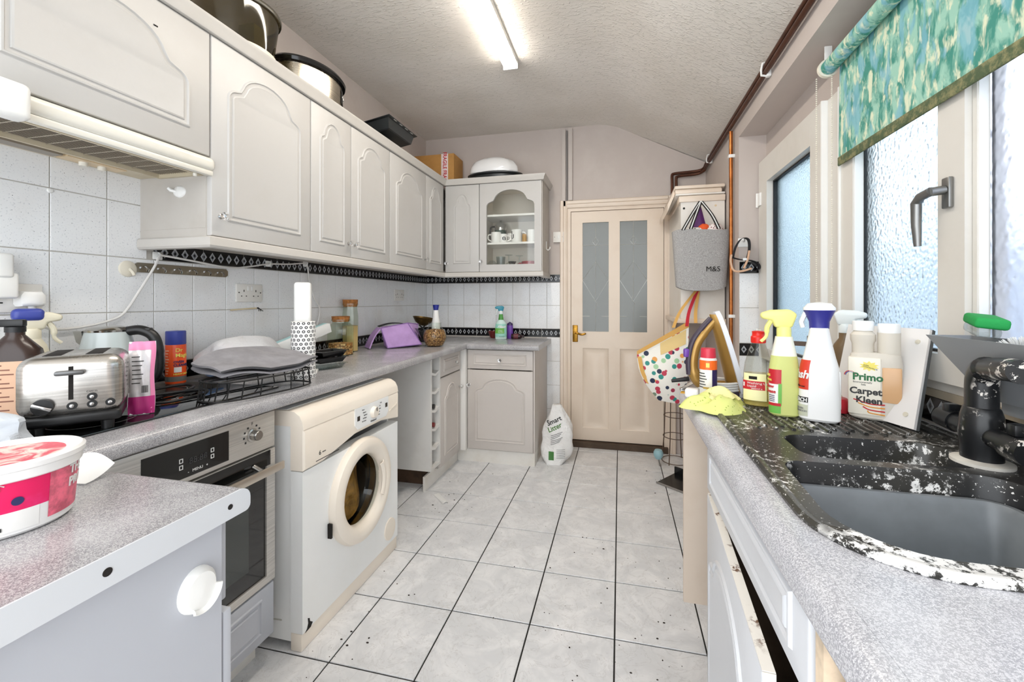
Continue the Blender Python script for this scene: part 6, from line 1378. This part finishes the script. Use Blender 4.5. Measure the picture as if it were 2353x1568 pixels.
sink_m = m_sink(); tap_m = m_chipped_tap()
sk = thing('kitchen_sink', 'worn black composite sink with ribbed drainer and white limescale', 'sink', (0, 0, WT))
def rrect(x0, x1, y0, y1, r, n=6):
    P = []
    for cx0, cy0, a0 in ((x1 - r, y1 - r, 0), (x0 + r, y1 - r, Q), (x0 + r, y0 + r, PI), (x1 - r, y0 + r, 3 * Q)):
        P += [(cx0 + r * math.cos(a0 + Q * i / n), cy0 + r * math.sin(a0 + Q * i / n)) for i in range(n + 1)]
    return P
outer = sink_outline(0.0)
main = []
for cx0, cy0, a0, r in ((0.69 - 0.06, 0.945 - 0.06, 0, 0.06), (0.315 + 0.04, 0.945 - 0.04, Q, 0.04), (0.305 + 0.11, 0.625 + 0.11, PI, 0.11), (0.69 - 0.08, 0.625 + 0.08, 3 * Q, 0.08)):
    main += [(cx0 + r * math.cos(a0 + Q * i / 8), cy0 + r * math.sin(a0 + Q * i / 8)) for i in range(9)]
half = rrect(0.375, 0.69, 0.975, 1.128, 0.045)
ol = offset_poly(outer, 0.018)
top = MB()
top.prism(ol, 0.0005, 0.007, axis='z', holes=[main, half])
rimR = []
for o, z in ((0.0, 0.0005), (-0.001, 0.006), (0.004, 0.0115), (0.012, 0.0115), (0.018, 0.007), (0.018, 0.0005)): rimR.append([(p[0], p[1], z) for p in offset_poly(outer, o)])
top.rings(rimR, closed=True)
top.build('sink_top', sink_m, sk)
for nm, L, dep in (('main_bowl', main, 0.19), ('half_bowl', half, 0.12)):
    R = [[(p[0], p[1], z) for p in offset_poly(L, o)] for o, z in ((0, 0.0068), (0.004, -0.002), (0.014, -dep * 0.8), (0.028, -dep * 0.97), (0.045, -dep))]
    MB().rings(R, cap0=False).build(nm, sink_m, sk)
    c_ = (sum(p[0] for p in L) / len(L), sum(p[1] for p in L) / len(L)); MB().cyl((c_[0], c_[1], -dep + 0.0005), (c_[0], c_[1], -dep + 0.003), 0.032, n=24).build('waste', chrome, sk)
for k in range(21):
    x = 0.345 + 0.0195 * k; y1 = 1.475; y0 = 1.165 + (0.02 if k % 2 else 0)
    MB().prism([(x - 0.0055, 0.0068), (x + 0.0055, 0.0068), (x + 0.003, 0.0118), (x - 0.003, 0.0118)], y0, y1, axis='y').build('drainer_rib', sink_m, sk)
wub = thing('washing_up_bowl', 'grey plastic washing-up bowl sitting in the main sink bowl', 'washing-up bowl', (0, 0, WT - 0.183))
wb2 = offset_poly(main, 0.024)
gpl = mat('scuffed_grey_plastic', '777C80', 0.4, vary=0.12, vscale=10)
MB().rings([[(p[0], p[1], z) for p in offset_poly(wb2, o)] for o, z in ((0.035, 0), (0.022, 0.012), (0.006, 0.14), (-0.006, 0.146), (-0.007, 0.152), (0.004, 0.153), (0.012, 0.142), (0.03, 0.016), (0.044, 0.005))]).build('bowl', gpl, wub)

tp_ = thing('mixer_tap', 'chipped black mixer tap with two cylinder handles behind the sink', 'tap', (0.70, 1.012, WT + 0.0072))
MB().lathe([(0, 0), (0.046, 0), (0.046, 0.006), (0.03, 0.01), (0, 0.01)], 30).build('base_plate', m_painted('limescaled_white', 'E9E4DA', '6A6A66', 0.5, 0.9), tp_)
MB().lathe([(0.031, 0.009), (0.031, 0.03), (0.034, 0.06), (0.031, 0.095), (0.027, 0.11), (0.025, 0.112), (0, 0.112)], 30).build('body', tap_m, tp_)
MB().cyl((0, -0.095, 0.055), (0, 0.095, 0.065), 0.019, n=24).build('crossbar', tap_m, tp_)
for s, r in ((-1, 0.024), (1, 0.022)):
    h_ = MB().cyl((0, 0.062 * s, 0.06 + 0.004 * s), (0, 0.102 * s, 0.06 + 0.006 * s), r, n=24).build('handle', tap_m, tp_)
    MB().rbox(-0.012, 0.012, 0.078 * s - 0.01, 0.078 * s + 0.01, 0.078, 0.1, 0.004).build('handle_lug', tap_m, h_)
MB().tube(smoothed([(0, 0, 0.1), (0, 0, 0.15), (0.0, -0.003, 0.172), (-0.004, -0.018, 0.188), (-0.012, -0.05, 0.194), (-0.022, -0.09, 0.199), (-0.03, -0.125, 0.2)]), [0.0245] * 20 + [0.021] * 17, 18).build('spout', tap_m, tp_)

# ================================================================ bottles on the drainer
DZ_ = WT + 0.0122
wu = thing('washing_up_liquid', 'clear washing-up liquid bottle with red cap half full of yellow liquid', 'bottle', (0.408, 1.39, DZ_), math.radians(-18))
B4 = Bottle([(0, 0.034, 0.022, 2.4), (0.006, 0.041, 0.028, 2.4), (0.03, 0.042, 0.029, 2.4), (0.10, 0.040, 0.028, 2.3), (0.13, 0.036, 0.026, 2.2), (0.165, 0.026, 0.022, 2.1), (0.19, 0.0175, 0.0175, 2), (0.198, 0.017, 0.017, 2)])
clr = m_thin('clear_bottle_plastic', 'EEEFEA')
B4.mesh(36, sub=3).build('bottle', clr, wu); 
g = G('yellow_liquid'); yl = keep(g.set(col=lin('F2DF8C'), rough=0.05, trans=0.7, ior=1.2))
B4.mesh(36, 0.004, 0.098, -0.0022, 3).build('liquid', yl, wu)
B4.patch(-155, -62, 0.02, 0.10, 0.0008, 14, 8).build('label', mat('pale_yellow_label', 'F3EEB8', 0.4), wu); B4.patch(-160, -68, 0.052, 0.078, 0.0014, 14, 3).build('red_band', mat('supermarket_red', 'C4202C', 0.4), wu)
lettering('Washing Up\nLiquid', 0.0085, wp, wu, B4.wrap(-128, 0.069, 0.0024)); lettering('500ml e', 0.006, wp, wu, B4.wrap(-110, 0.054, 0.0024)); B4.patch(-122, -92, 0.083, 0.092, 0.0014, 8, 2).build('dark_emblem', gap_m, wu); B4.patch(-153, -142, 0.06, 0.072, 0.002, 5, 3).build('pale_emblem', wp, wu)
MB().lathe([(0.0195, 0.19), (0.0205, 0.193), (0.0205, 0.208), (0.017, 0.212), (0.0165, 0.22), (0.018, 0.224), (0.012, 0.226), (0, 0.226)], 26).build('cap', mat('bright_red_plastic', 'E02418', 0.3), wu)

eg = thing('degreaser_spray', 'yellow trigger spray bottle of degreaser beside the washing-up liquid', 'spray bottle', (0.445, 1.296, DZ_), math.radians(-10))
B5 = Bottle([(0, 0.030, 0.022, 3), (0.005, 0.036, 0.027, 3), (0.07, 0.037, 0.028, 2.8), (0.13, 0.036, 0.027, 2.6), (0.165, 0.031, 0.025, 2.4), (0.205, 0.023, 0.021, 2.2), (0.218, 0.021, 0.020, 2)])
g = G('yellow_translucent_plastic'); yp = keep(g.set(col=lin('EAF09A'), rough=0.25, trans=0.3, ior=1.2))
B5.mesh(36, 0, 0.165, sub=2).build('bottle', yp, eg); B5.mesh(36, 0.165, 0.218, sub=2).build('clear_shoulder', mat('milky_plastic', 'F3F5E6', 0.3), eg)
B5.patch(-172, -100, 0.012, 0.128, 0.0008, 12, 8).build('label', mat('label_white', 'F3F2EE', 0.4), eg); B5.patch(-172, -100, 0.008, 0.03, 0.0013, 12, 3).build('green_base', mat('leaf_green_print', '6FB64E', 0.4), eg); B5.patch(-172, -100, 0.088, 0.128, 0.0013, 12, 3).build('red_top', mat('supermarket_red', 'C4202C', 0.4), eg); B5.patch(-172, -100, 0.028, 0.036, 0.0015, 12, 2).build('red_strip', mat('supermarket_red', 'C4202C', 0.4), eg); B5.patch(-110, -98, 0.03, 0.09, 0.0013, 4, 4).build('green_edge', mat('leaf_green_print', '6FB64E', 0.4), eg)
for s, z, sz, m in (("200%", 0.108, 0.01, yel), ('POWER', 0.096, 0.008, yel), ('Elbow', 0.077, 0.0145, redp), ('Grease', 0.063, 0.0145, redp)): lettering(s, sz * 0.9, m, eg, B5.wrap(-186, z, 0.0024), bold=0.0003)
for k in range(4): B5.patch(-165, -125, 0.04 + 0.005 * k, 0.042 + 0.005 * k, 0.0016, 6, 1).build('small_print', navy, eg)
yt = mat('pale_yellow_trigger', 'EFEB8E', 0.35); trigger(eg, 0.242, yt, 1.12, yt)

fl_ = thing('bleach_spray', 'white trigger spray bottle of bleach with navy collar on the drainer', 'spray bottle', (0.518, 1.262, DZ_), math.radians(-20))
B6 = Bottle([(0, 0.040, 0.026, 3.4), (0.006, 0.046, 0.031, 3.4), (0.05, 0.046, 0.031, 3.2), (0.14, 0.043, 0.030, 3), (0.168, 0.036, 0.027, 2.6), (0.21, 0.027, 0.024, 2.3), (0.245, 0.021, 0.021, 2)])
wpl = mat('white_bottle_plastic', 'F2F2F0', 0.3)
B6.mesh(40, sub=2).build('bottle', wpl, fl_)
B6.patch(-176, -112, 0.018, 0.16, 0.0008, 12, 8).build('label', mat('label_white', 'F3F2EE', 0.4), fl_); B6.patch(-176, -112, 0.082, 0.16, 0.0013, 12, 6).build('red_panel', mat('flash_red_print', 'D63A22', 0.4), fl_); B6.patch(-176, -112, 0.048, 0.062, 0.0013, 12, 2).build('black_band', gap_m, fl_); B6.patch(-176, -112, 0.012, 0.042, 0.0013, 12, 3).build('grey_panel', mat('pale_grey_green_print', 'C6C9B4', 0.4), fl_)
lettering('Flash', 0.03, wp, fl_, B6.wrap(-205, 0.112, 0.0024), bold=0.0008, shear=0.2); lettering('All in one', 0.008, dpn, fl_, B6.wrap(-172, 0.088, 0.0024)); lettering('BLEACH', 0.014, wp, fl_, B6.wrap(-190, 0.05, 0.0024), bold=0.0004); lettering('KITCHEN\nBATHROOM', 0.007, mat('grey_print', '8C8C8C', 0.5), fl_, B6.wrap(-172, 0.03, 0.0024))
MB().rbox(0.03, 0.0465, -0.014, 0.014, 0.03, 0.135, 0.006).build('grip_ridge', wpl, fl_)
MB().lathe([(0, 0.243), (0.022, 0.243), (0.023, 0.262), (0.034, 0.288), (0.036, 0.292), (0, 0.292)], 30, sy=0.8).build('collar', mat('navy_blue_plastic', '35358A', 0.35), fl_)
MB().lathe([(0.036, 0.292), (0.036, 0.298), (0.026, 0.31), (0, 0.314)], 30, sy=0.8).build('top_cap', wpl, fl_); MB().tube([(-0.03, 0, 0.285), (-0.04, 0, 0.26), (-0.036, 0, 0.245)], 0.006, 8).build('trigger_lever', wpl, fl_)

pr = thing('carpet_cleaner', 'twin-neck carpet cleaner bottle with amber liquid on the drainer', 'bottle', (0.672, 1.312, DZ_), math.radians(-28))
B7 = Bottle([(0, 0.050, 0.026, 4), (0.005, 0.056, 0.031, 4), (0.15, 0.056, 0.031, 4), (0.172, 0.053, 0.029, 3.6), (0.178, 0.046, 0.024, 3)])
g = G('milky_translucent_plastic'); mk = keep(g.set(col=lin('F0E9DC'), rough=0.3, trans=0.25, ior=1.2))
B7.mesh(44).build('bottle', mk, pr)
MB().rbox(0.014, 0.0535, -0.0328, 0.02, 0.05, 0.142, 0.003).build('amber_liquid', mat('amber_liquid', 'DDB082', 0.3), pr)
MB().rbox(-0.0565, 0.0125, -0.0332, 0.0, 0.012, 0.165, 0.003).build('label', mat('cream_label', 'F1EBDC', 0.4), pr)
MB().lathe([(0.024, 0.17), (0.024, 0.2), (0.028, 0.21), (0.028, 0.225), (0.02, 0.235), (0.02, 0.24), (0, 0.24)], 24, c=(-0.026, 0, 0)).build('dosing_neck', mk, pr)
MB().lathe([(0.024, 0.17), (0.024, 0.232), (0, 0.234)], 24, c=(0.028, 0, 0)).build('neck', mk, pr)
for x, z in ((-0.026, 0.236), (0.028, 0.23)): MB().lathe([(0.0235, z), (0.0235, z + 0.024), (0.022, z + 0.026), (0, z + 0.026)], 24, c=(x, 0, 0)).build('cap', wpl, pr)
grn = mat('dark_green_print', '1F6A3A', 0.5)
def flat_front(x, z): return dict(loc=(x, -0.0338, z), rot=(Q, 0, 0))
lettering('Primo', 0.026, grn, pr, bold=0.0009, **flat_front(-0.047, 0.105)); lettering('Environmentally\n          Safe', 0.0062, dpn, pr, **flat_front(-0.046, 0.097))
lettering('Carpet\n  Kleen', 0.0235, dpn, pr, bold=0.0009, **flat_front(-0.053, 0.068))
MB().prism([((0.017 if i % 2 else 0.011) * math.cos(PI * i / 10) * 1.25 - 0.012, (0.017 if i % 2 else 0.011) * math.sin(PI * i / 10) * 0.8 + 0.143) for i in range(20)], -0.0336, -0.0328, axis='y').build('starburst', yel, pr); lettering('SUPER\nCONCENTRATE', 0.0042, dpn, pr, loc=(-0.024, -0.034, 0.145), rot=(Q, 0.25, 0))
for k in range(4): MB().tube(smoothed([(-0.045 + 0.01 * k, -0.0325, 0.052 - 0.009 * k), (-0.01, -0.0325, 0.043 - 0.008 * k), (0.02, -0.0325, 0.044 - 0.009 * k)]), 0.0018, 6).build('swirl_stripe', redp if k % 2 == 0 else mat('orange_print', 'E39A3C', 0.5), pr)
for k, (c, r) in enumerate((('C4202C', 0.012), ('3A4AA0', 0.0095), ('EFE6D2', 0.007))): MB().tube([(-0.052 + r * math.cos(a), -0.0325, 0.115 + r * math.sin(a)) for a in [PI * i / 10 for i in range(11)]], 0.0011, 5).build('rainbow_arc', mat('arc_' + c, c, 0.5), pr)

# leaning white board
def quad_board(c, th):
    P = [Vector(p) for p in c]; n = (P[1] - P[0]).cross(P[3] - P[0]).normalized(); return MB().rings([[tuple(p) for p in P], [tuple(p + n * th) for p in P]])
lbd = thing('leaning_board', 'white square board with corner screw caps leaning against the window', 'board', (0.668, 1.305, DZ_))
BL, BR_, UP = Vector((-0.038, 0.13, 0)), Vector((0.037, -0.1, 0)), Vector((0.076, 0.07, 0.24))
quad_board([BL, BR_, BR_ + UP, BL + UP], 0.01).build('panel', mat('satin_white_board', 'ECEAE8', 0.25), lbd, flat=True)
nrm = (BR_ - BL).cross(UP).normalized()
MB().tube([tuple(BR_ + nrm * 0.0), tuple(BR_ + UP)], 0.004, 4).tube([tuple(BR_ + UP), tuple(BL + UP)], 0.003, 4).build('dark_edge', mat('dark_board_edge', '4A4D4E', 0.5), lbd)
for s, q in ((0.1, 0.12), (0.9, 0.12), (0.9, 0.86), (0.1, 0.86)):
    c_ = BL.lerp(BR_, s) + UP * q; sg = 1 if nrm.x < 0 else -1
    MB().cyl(tuple(c_), tuple(c_ + nrm * sg * 0.0125 if sg > 0 else c_ - nrm * 0.003), 0.006, n=16).build('screw_cap', mat('pale_cap', 'D9D3C2', 0.4), lbd)
pl_ = thing('sink_plunger', 'red rubber plunger cup standing on the drainer behind the bleach', 'plunger', (0.608, 1.378, DZ_))
MB().lathe([(0, 0), (0.034, 0), (0.037, 0.012), (0.034, 0.028), (0.026, 0.038), (0, 0.04)], 30).build('cup', mat('red_rubber', 'C42A3A', 0.4), pl_); MB().lathe([(0.018, 0.038), (0.018, 0.062), (0.014, 0.065), (0, 0.065)], 20, c=(-0.01, 0, 0)).build('socket', mat('red_rubber', 'C42A3A', 0.4), pl_)
bs = thing('amber_spray_bottle', 'brown spray bottle with clear trigger head beside the leaning board', 'spray bottle', (0.715, 1.56, DZ_), math.radians(-30))
MB().lathe([(0, 0), (0.036, 0), (0.038, 0.005), (0.038, 0.15), (0.03, 0.175), (0.017, 0.195), (0.017, 0.215), (0, 0.215)], 30).build('bottle', mat('tan_brown_plastic', '7A6346', 0.25), bs)
ctp = mat('clear_white_plastic', 'E9F0F0', 0.3); trigger(bs, 0.237, ctp, 1.1, ctp, 1)
bb_ = thing('brown_bracket', 'dark brown upright bracket with a short arm behind the bleach bottle', 'bracket', (0.62, 1.565, DZ_), math.radians(-30))
brn = mat('dark_brown_laminate', '5F4E42', 0.5); MB().box(-0.012, 0.012, -0.006, 0.006, 0, 0.2).build('upright', brn, bb_); MB().box(-0.075, -0.012, -0.005, 0.005, 0.165, 0.18).build('arm', brn, bb_)
db = thing('pet_bowl', 'white rounded pet bowl with dark inside at the end of the worktop', 'bowl', (0.468, 1.58, WT + 0.0085), rot=(math.radians(9), 0, 0))
MB().lathe([(0, 0.0), (0.038, 0.0), (0.055, 0.018), (0.058, 0.036), (0.052, 0.058), (0.042, 0.064)], 40, cap=False).build('outer', mat('white_china', 'F4F3F0', 0.2), db)
MB().lathe([(0.042, 0.064), (0.039, 0.062), (0.034, 0.03), (0, 0.025)], 40, cap=False).build('inner', mat('dark_bowl_inside', '2B2B2D', 0.2), db)
# iron standing on its heel
ir = thing('steam_iron', 'gold and purple steam iron standing on its heel with cord wound round it', 'iron', (0.336, 1.576, WT + 0.001), math.radians(8))
def sole(v): return 0.052 * math.sqrt(max(0.0, 1 - v ** 2.4))
MB().grid(14, 8, lambda u, v: (0.072 - 0.072 * u + 0.004 * 0, (2 * v - 1) * sole(u * 0.985), 0.018 + 0.275 * u), -0.016).build('soleplate', mat('ceramic_white_sole', 'E6E9F0', 0.2), ir)
MB().grid(14, 8, lambda u, v: (0.062 - 0.072 * u - 0.03 * math.sin(PI * v) * (1 - 0.3 * u), (2 * v - 1) * sole(u * 0.97) * 0.98, 0.018 + 0.262 * u), 0.004).build('body', mat('gold_plastic', 'A98444', 0.3, 0.4), ir)
MB().tube(smoothed([(0.02, 0, 0.03), (-0.055, 0, 0.035), (-0.085, 0, 0.09), (-0.075, 0, 0.17), (-0.045, 0, 0.22), (-0.01, 0, 0.262)]), [0.02] * 12 + [0.016] * 12 + [0.014] * 7, 12).build('handle', mat('gold_plastic', 'A98444', 0.3, 0.4), ir)
MB().tube(smoothed([(-0.098, 0, 0.07), (-0.1, 0, 0.12), (-0.088, 0, 0.18), (-0.06, 0, 0.225), (-0.025, 0, 0.265)]), 0.011, 10).build('grip', mat('dark_purple_plastic', '3A2F3E', 0.4), ir)
MB().rbox(-0.06, 0.055, -0.045, 0.045, 0.0, 0.02, 0.006).build('heel', mat('dark_purple_plastic', '3A2F3E', 0.4), ir)
MB().rbox(-0.118, -0.1, -0.01, 0.01, 0.13, 0.16, 0.005).build('steam_button', mat('violet_plastic', '6B3FA0', 0.35), ir)
MB().lathe([(0, 0), (0.014, 0), (0.012, 0.003), (0, 0.003)], 16, M=Matrix.Translation((0.062, 0, 0.085)) @ Matrix.Rotation(Q, 4, 'Y') @ Matrix.Rotation(-0.25, 4, 'Y'), sx=1.6, sy=0.6).build('badge', mat('steel_blue_badge', '5A6FA0', 0.3), ir)
for k in range(4): MB().tube([(0.07 * math.cos(a) * (1 - 0.02 * k) + 0.0, 0.056 * math.sin(a), 0.024 + 0.008 * k) for a in [2 * PI * i / 30 for i in range(30)]], 0.0042, 7, closed=True).build('cord_turn', cab_w, ir)
pg2 = thing('iron_plug', 'white three-pin plug lying on the end of the sink worktop', 'plug', (0.24, 1.515, WT + 0.001), -0.25)
MB().rbox(-0.022, 0.022, -0.02, 0.02, 0.0, 0.03, 0.008, 3).build('body', upvc_w, pg2); MB().cyl((0.022, 0, 0.014), (0.06, 0.01, 0.012), 0.006, 0.005).build('cord_grip', upvc_w, pg2)
for y in (-0.01, 0.01): MB().box(-0.036, -0.022, y - 0.002, y + 0.002, 0.012, 0.016).build('pin', brass, pg2)
cn = thing('aerosol_can', 'white and purple aerosol can with orange band and red cap beside the iron', 'aerosol can', (0.284, 1.478, WT + 0.001), math.radians(-15))
B8 = Bottle([(0, 0.0255, 0.0255, 2), (0.003, 0.0265, 0.0265, 2), (0.135, 0.0265, 0.0265, 2), (0.15, 0.02, 0.02, 2)])
B8.mesh(32).build('can', mat('off_white_can_print', 'EDEAE4', 0.3), cn); B8.patch(-60, 30, 0.003, 0.108, 0.0005, 12, 4).build('purple_panel', mat('deep_violet_print', '2F2658', 0.35), cn); B8.patch(-200, 159, 0.104, 0.134, 0.0007, 36, 3).build('orange_band', mat('orange_can_print2', 'EE6A22', 0.35), cn)
B8.patch(-100, -78, 0.112, 0.126, 0.0012, 6, 3).build('cream_patch', yel, cn)
for k in range(6): B8.patch(-160, -95 - 7 * (k % 3), 0.045 + 0.009 * k, 0.048 + 0.009 * k, 0.0009, 8, 1).build('small_print', dpn, cn)
for k in range(7): B8.patch(-100 + 4.5 * k, -97.5 + 4.5 * k, 0.012, 0.034, 0.0009, 1, 1).build('barcode_bar', dpn, cn)
B8.patch(-120, -80, 0.042, 0.048, 0.001, 6, 1).build('gold_strip', mat('gold_print', 'C2A04A', 0.4), cn)
MB().lathe([(0.0235, 0.134), (0.024, 0.138), (0.022, 0.172), (0, 0.173)], 28).build('cap', mat('strawberry_red_plastic', 'D2354A', 0.35), cn)
cl = thing('dish_cloth', 'crumpled lime and yellow spotted dish cloth on the worktop edge', 'cloth', (0.285, 1.36, WT + 0.004), 0.5)
def cloth(u, v, k):
    a = 2 * PI * u; r = 0.02 + 0.075 * v
    rr = r * (1 + 0.16 * math.sin(3 * a + k) + 0.05 * math.sin(5 * a)); h = 0.036 * (1 - v ** 2.2) * (1 + 0.22 * math.sin(3 * a + k)) + 0.004 * math.sin(6 * a + 7 * v) * v * (1 - v) * 4 + 0.003
    return (rr * math.cos(a) * 1.05, rr * math.sin(a) * 0.8, max(0.001, h))
lime = m_dots('lime_spotted_cloth', 'D9DF86', '9DB048', 95, 0.2)
MB().grid(48, 14, lambda u, v: cloth(u, v, 0.5)).build('lower_fold', lime, cl, angle=80)
MB().grid(24, 10, lambda u, v: (-0.03 + 0.11 * u, -0.02 + 0.07 * v + 0.01 * math.sin(8 * u), 0.03 + 0.03 * math.sin(PI * u) * math.sin(PI * v) + 0.006 * math.sin(12 * u + 5 * v)), 0.004).build('upper_fold', m_dots('lemon_spotted_cloth', 'E8E2A0', 'B9C06A', 95, 0.2), cl)
tl_ = thing('peeler', 'steel peeler with black handle lying behind the plug', 'utensil', (0.244, 1.612, WT + 0.001), 0.1)
MB().tube([(0, 0, 0.045), (-0.06, 0.0, 0.036)], [0.009, 0.006], 8).build('handle', mat('black_plastic', '141415', 0.4), tl_); MB().grid(4, 4, lambda u, v: (-0.03 + 0.05 * u, -0.02 + 0.03 * v, 0.008 + 0.03 * u), 0.002).build('blade', chrome, tl_); MB().rbox(-0.03, 0.0, -0.012, 0.012, 0.0, 0.012, 0.003).build('stand', chrome, tl_)

# caddy on the sill with brushes
cd = thing('sink_caddy', 'grey angular plastic caddy on the window ledge above the tap', 'caddy', (0.75, 0.95, 1.0455))
cg_ = mat('mid_grey_plastic', '8C8F92', 0.4)
oT = [(-0.055, -0.2, 0.125), (0.034, -0.2, 0.125), (0.034, 0.21, 0.125), (-0.055, 0.21, 0.125)]; oB = [(-0.005, -0.17, 0.0), (0.03, -0.17, 0.0), (0.03, 0.115, 0.0), (-0.005, 0.115, 0.0)]
ins = lambda P, d, z: [(p[0] + (d if p[0] < 0 else -d), p[1] + (d if p[1] < 0 else -d), p[2] + z) for p in P]
MB().rings([oB, oT, ins(oT, 0.004, 0), ins(oB, 0.004, 0.004)]).build('trough', cg_, cd, flat=True)
MB().box(0.01, 0.034, -0.15, 0.1, -0.026, -0.0002).build('bracket', cg_, cd)
gb_ = thing('green_scrubber', 'green scrubbing sponge with clear holder resting on the grey caddy', 'scrubber', (0.745, 1.075, 1.176), math.radians(60), rot=(0.12, -0.12, math.radians(70)))
MB().rbox(-0.042, 0.038, -0.026, 0.026, 0.02, 0.042, 0.007, 3).build('sponge', mat('green_sponge', '1F9A4A', 0.8, grain=0.6, gscale=200), gb_); MB().rbox(-0.03, 0.05, -0.02, 0.02, 0.0, 0.021, 0.007, 3).build('holder', clear_p, gb_)
dbh = thing('dish_brush', 'dish brush with white bristles and grey handle lying in the grey caddy', 'brush', (0.755, 0.98, 1.128), rot=(0, 0, math.radians(-70)))
mb = MB(); rnd = random.Random(3)
for i in range(150):
    a = rnd.uniform(-PI, 0) - 0.0; q = rnd.uniform(-1, 1)
    d = Vector((-0.4 + 0.9 * math.cos(a) * 0.9, 0.6 * q, 0.75 + 0.25 * rnd.random())).normalized() * 0.042
    mb.tube([(-0.01, 0.008 * q, 0.012), tuple(Vector((-0.01, 0.01 * q, 0.012)) + d)], 0.0008, 3)
bo = mb.build('bristles', mat('white_bristle', 'EDEDEA', 0.6), dbh); bo['kind'] = 'stuff'
MB().lathe([(0, 0), (0.024, 0), (0.026, 0.008), (0.015, 0.014), (0, 0.014)], 22).build('head', cg_, dbh)
MB().tube(smoothed([(0.0, 0, 0.008), (0.06, 0.0, 0.016), (0.14, 0.0, 0.03)]), 0.008, 9).build('handle', mat('slate_grey_plastic', '6C7076', 0.4), dbh)

# ================================================================ roller blind
bl = thing('roller_blind', 'marbled green roller blind pulled half down over the window', 'roller blind', (0.75, 1.752, 2.108))
blm = m_blind()
MB().cyl((0, 0.0, 0), (0, -1.45, 0), 0.026, n=28).build('roller', blm, bl)
MB().grid(20, 6, lambda u, v: (0.0265 - 0.004 * u, -0.02 - 1.4 * v, -0.002 - 0.35 * u), 0.0008).build('fabric', blm, bl)
g = G('olive_hem_fabric'); nz = g.noise(g.pos(), 40, 4, 0.7); hemm = keep(g.set(col=g.mix(g.step(nz, 0.4, 0.65), lin('4F5F42'), lin('8D8A62')), rough=0.8))
MB().rbox(0.019, 0.026, -1.43, -0.019, -0.372, -0.34, 0.003).build('hem_bar', hemm, bl)
rg = MB()
for y in (0.004, 0.012): rg.rings([[(q * math.cos(a), y + dy, q * math.sin(a)) for a in [2 * PI * i / 28 for i in range(28)]] for q, dy in ((0.026, -0.003), (0.033, -0.003), (0.033, 0.003), (0.026, 0.003))], closed=True)
rg.build('chain_wheel', mat('cream_plastic', 'EDE6D6', 0.4), bl)
MB().rbox(-0.006, 0.02, 0.018, 0.022, -0.02, 0.09, 0.002).build('bracket', upvc_w, bl)
ball = MB(); ball.lathe([(0.0, -0.0026), (0.0022, -0.0013), (0.0026, 0), (0.0022, 0.0013), (0, 0.0026)], 6)
proto = list(ball.v), list(ball.f)
ch = MB()
for s in (-1, 1):
    for k in range(120): ch.add([(p[0] - 0.012 + 0.02 * s, p[1] + 0.008 - 0.012 * s, p[2] - 0.03 - 0.0075 * k) for p in proto[0]], proto[1])
c_o = ch.build('bead_chain', mat('cream_plastic', 'EDE6D6', 0.4), bl); c_o['kind'] = 'stuff'
MB().rbox(-0.036, -0.028, 0.016, 0.024, -0.93, -0.905, 0.002).build('chain_connector', clear_p, bl)

# crumbs and grit swept to the floor edges
rnd = random.Random(11); mb = MB()
spots = [(-1.10, 2.40, 0.12, 26), (-1.0, 1.25, 0.16, 22), (0.1, 1.5, 0.2, 26), (-0.3, 1.2, 0.45, 30), (0.1, 2.9, 0.2, 16), (-0.5, 2.0, 0.5, 30), (-1.05, 2.75, 0.1, 8)]
for cx0, cy0, sp_, n in spots:
    for _ in range(n):
        x = cx0 + rnd.gauss(0, sp_); y = cy0 + rnd.gauss(0, sp_); r = rnd.uniform(0.0012, 0.004)
        if x < -1.07 and y < 2.0 or x > 0.24 and y < 1.7 or x < -1.23: continue
        mb.lathe([(0, 0), (r, 0.0002), (r * 0.7, r * 0.5), (0, r * 0.6)], 6, c=(x, y, 0.0003), sx=rnd.uniform(0.6, 1.6))
mb.lathe([(0, 0), (0.011, 0.0), (0.010, 0.003), (0, 0.004)], 12, c=(-0.062, 1.21, 0.0003))
tag(mb.build('floor_crumbs', mat('dark_crumb', '2B221C', 0.9)), 'dark crumbs and grit scattered over the floor tiles', 'crumbs', kind='stuff')
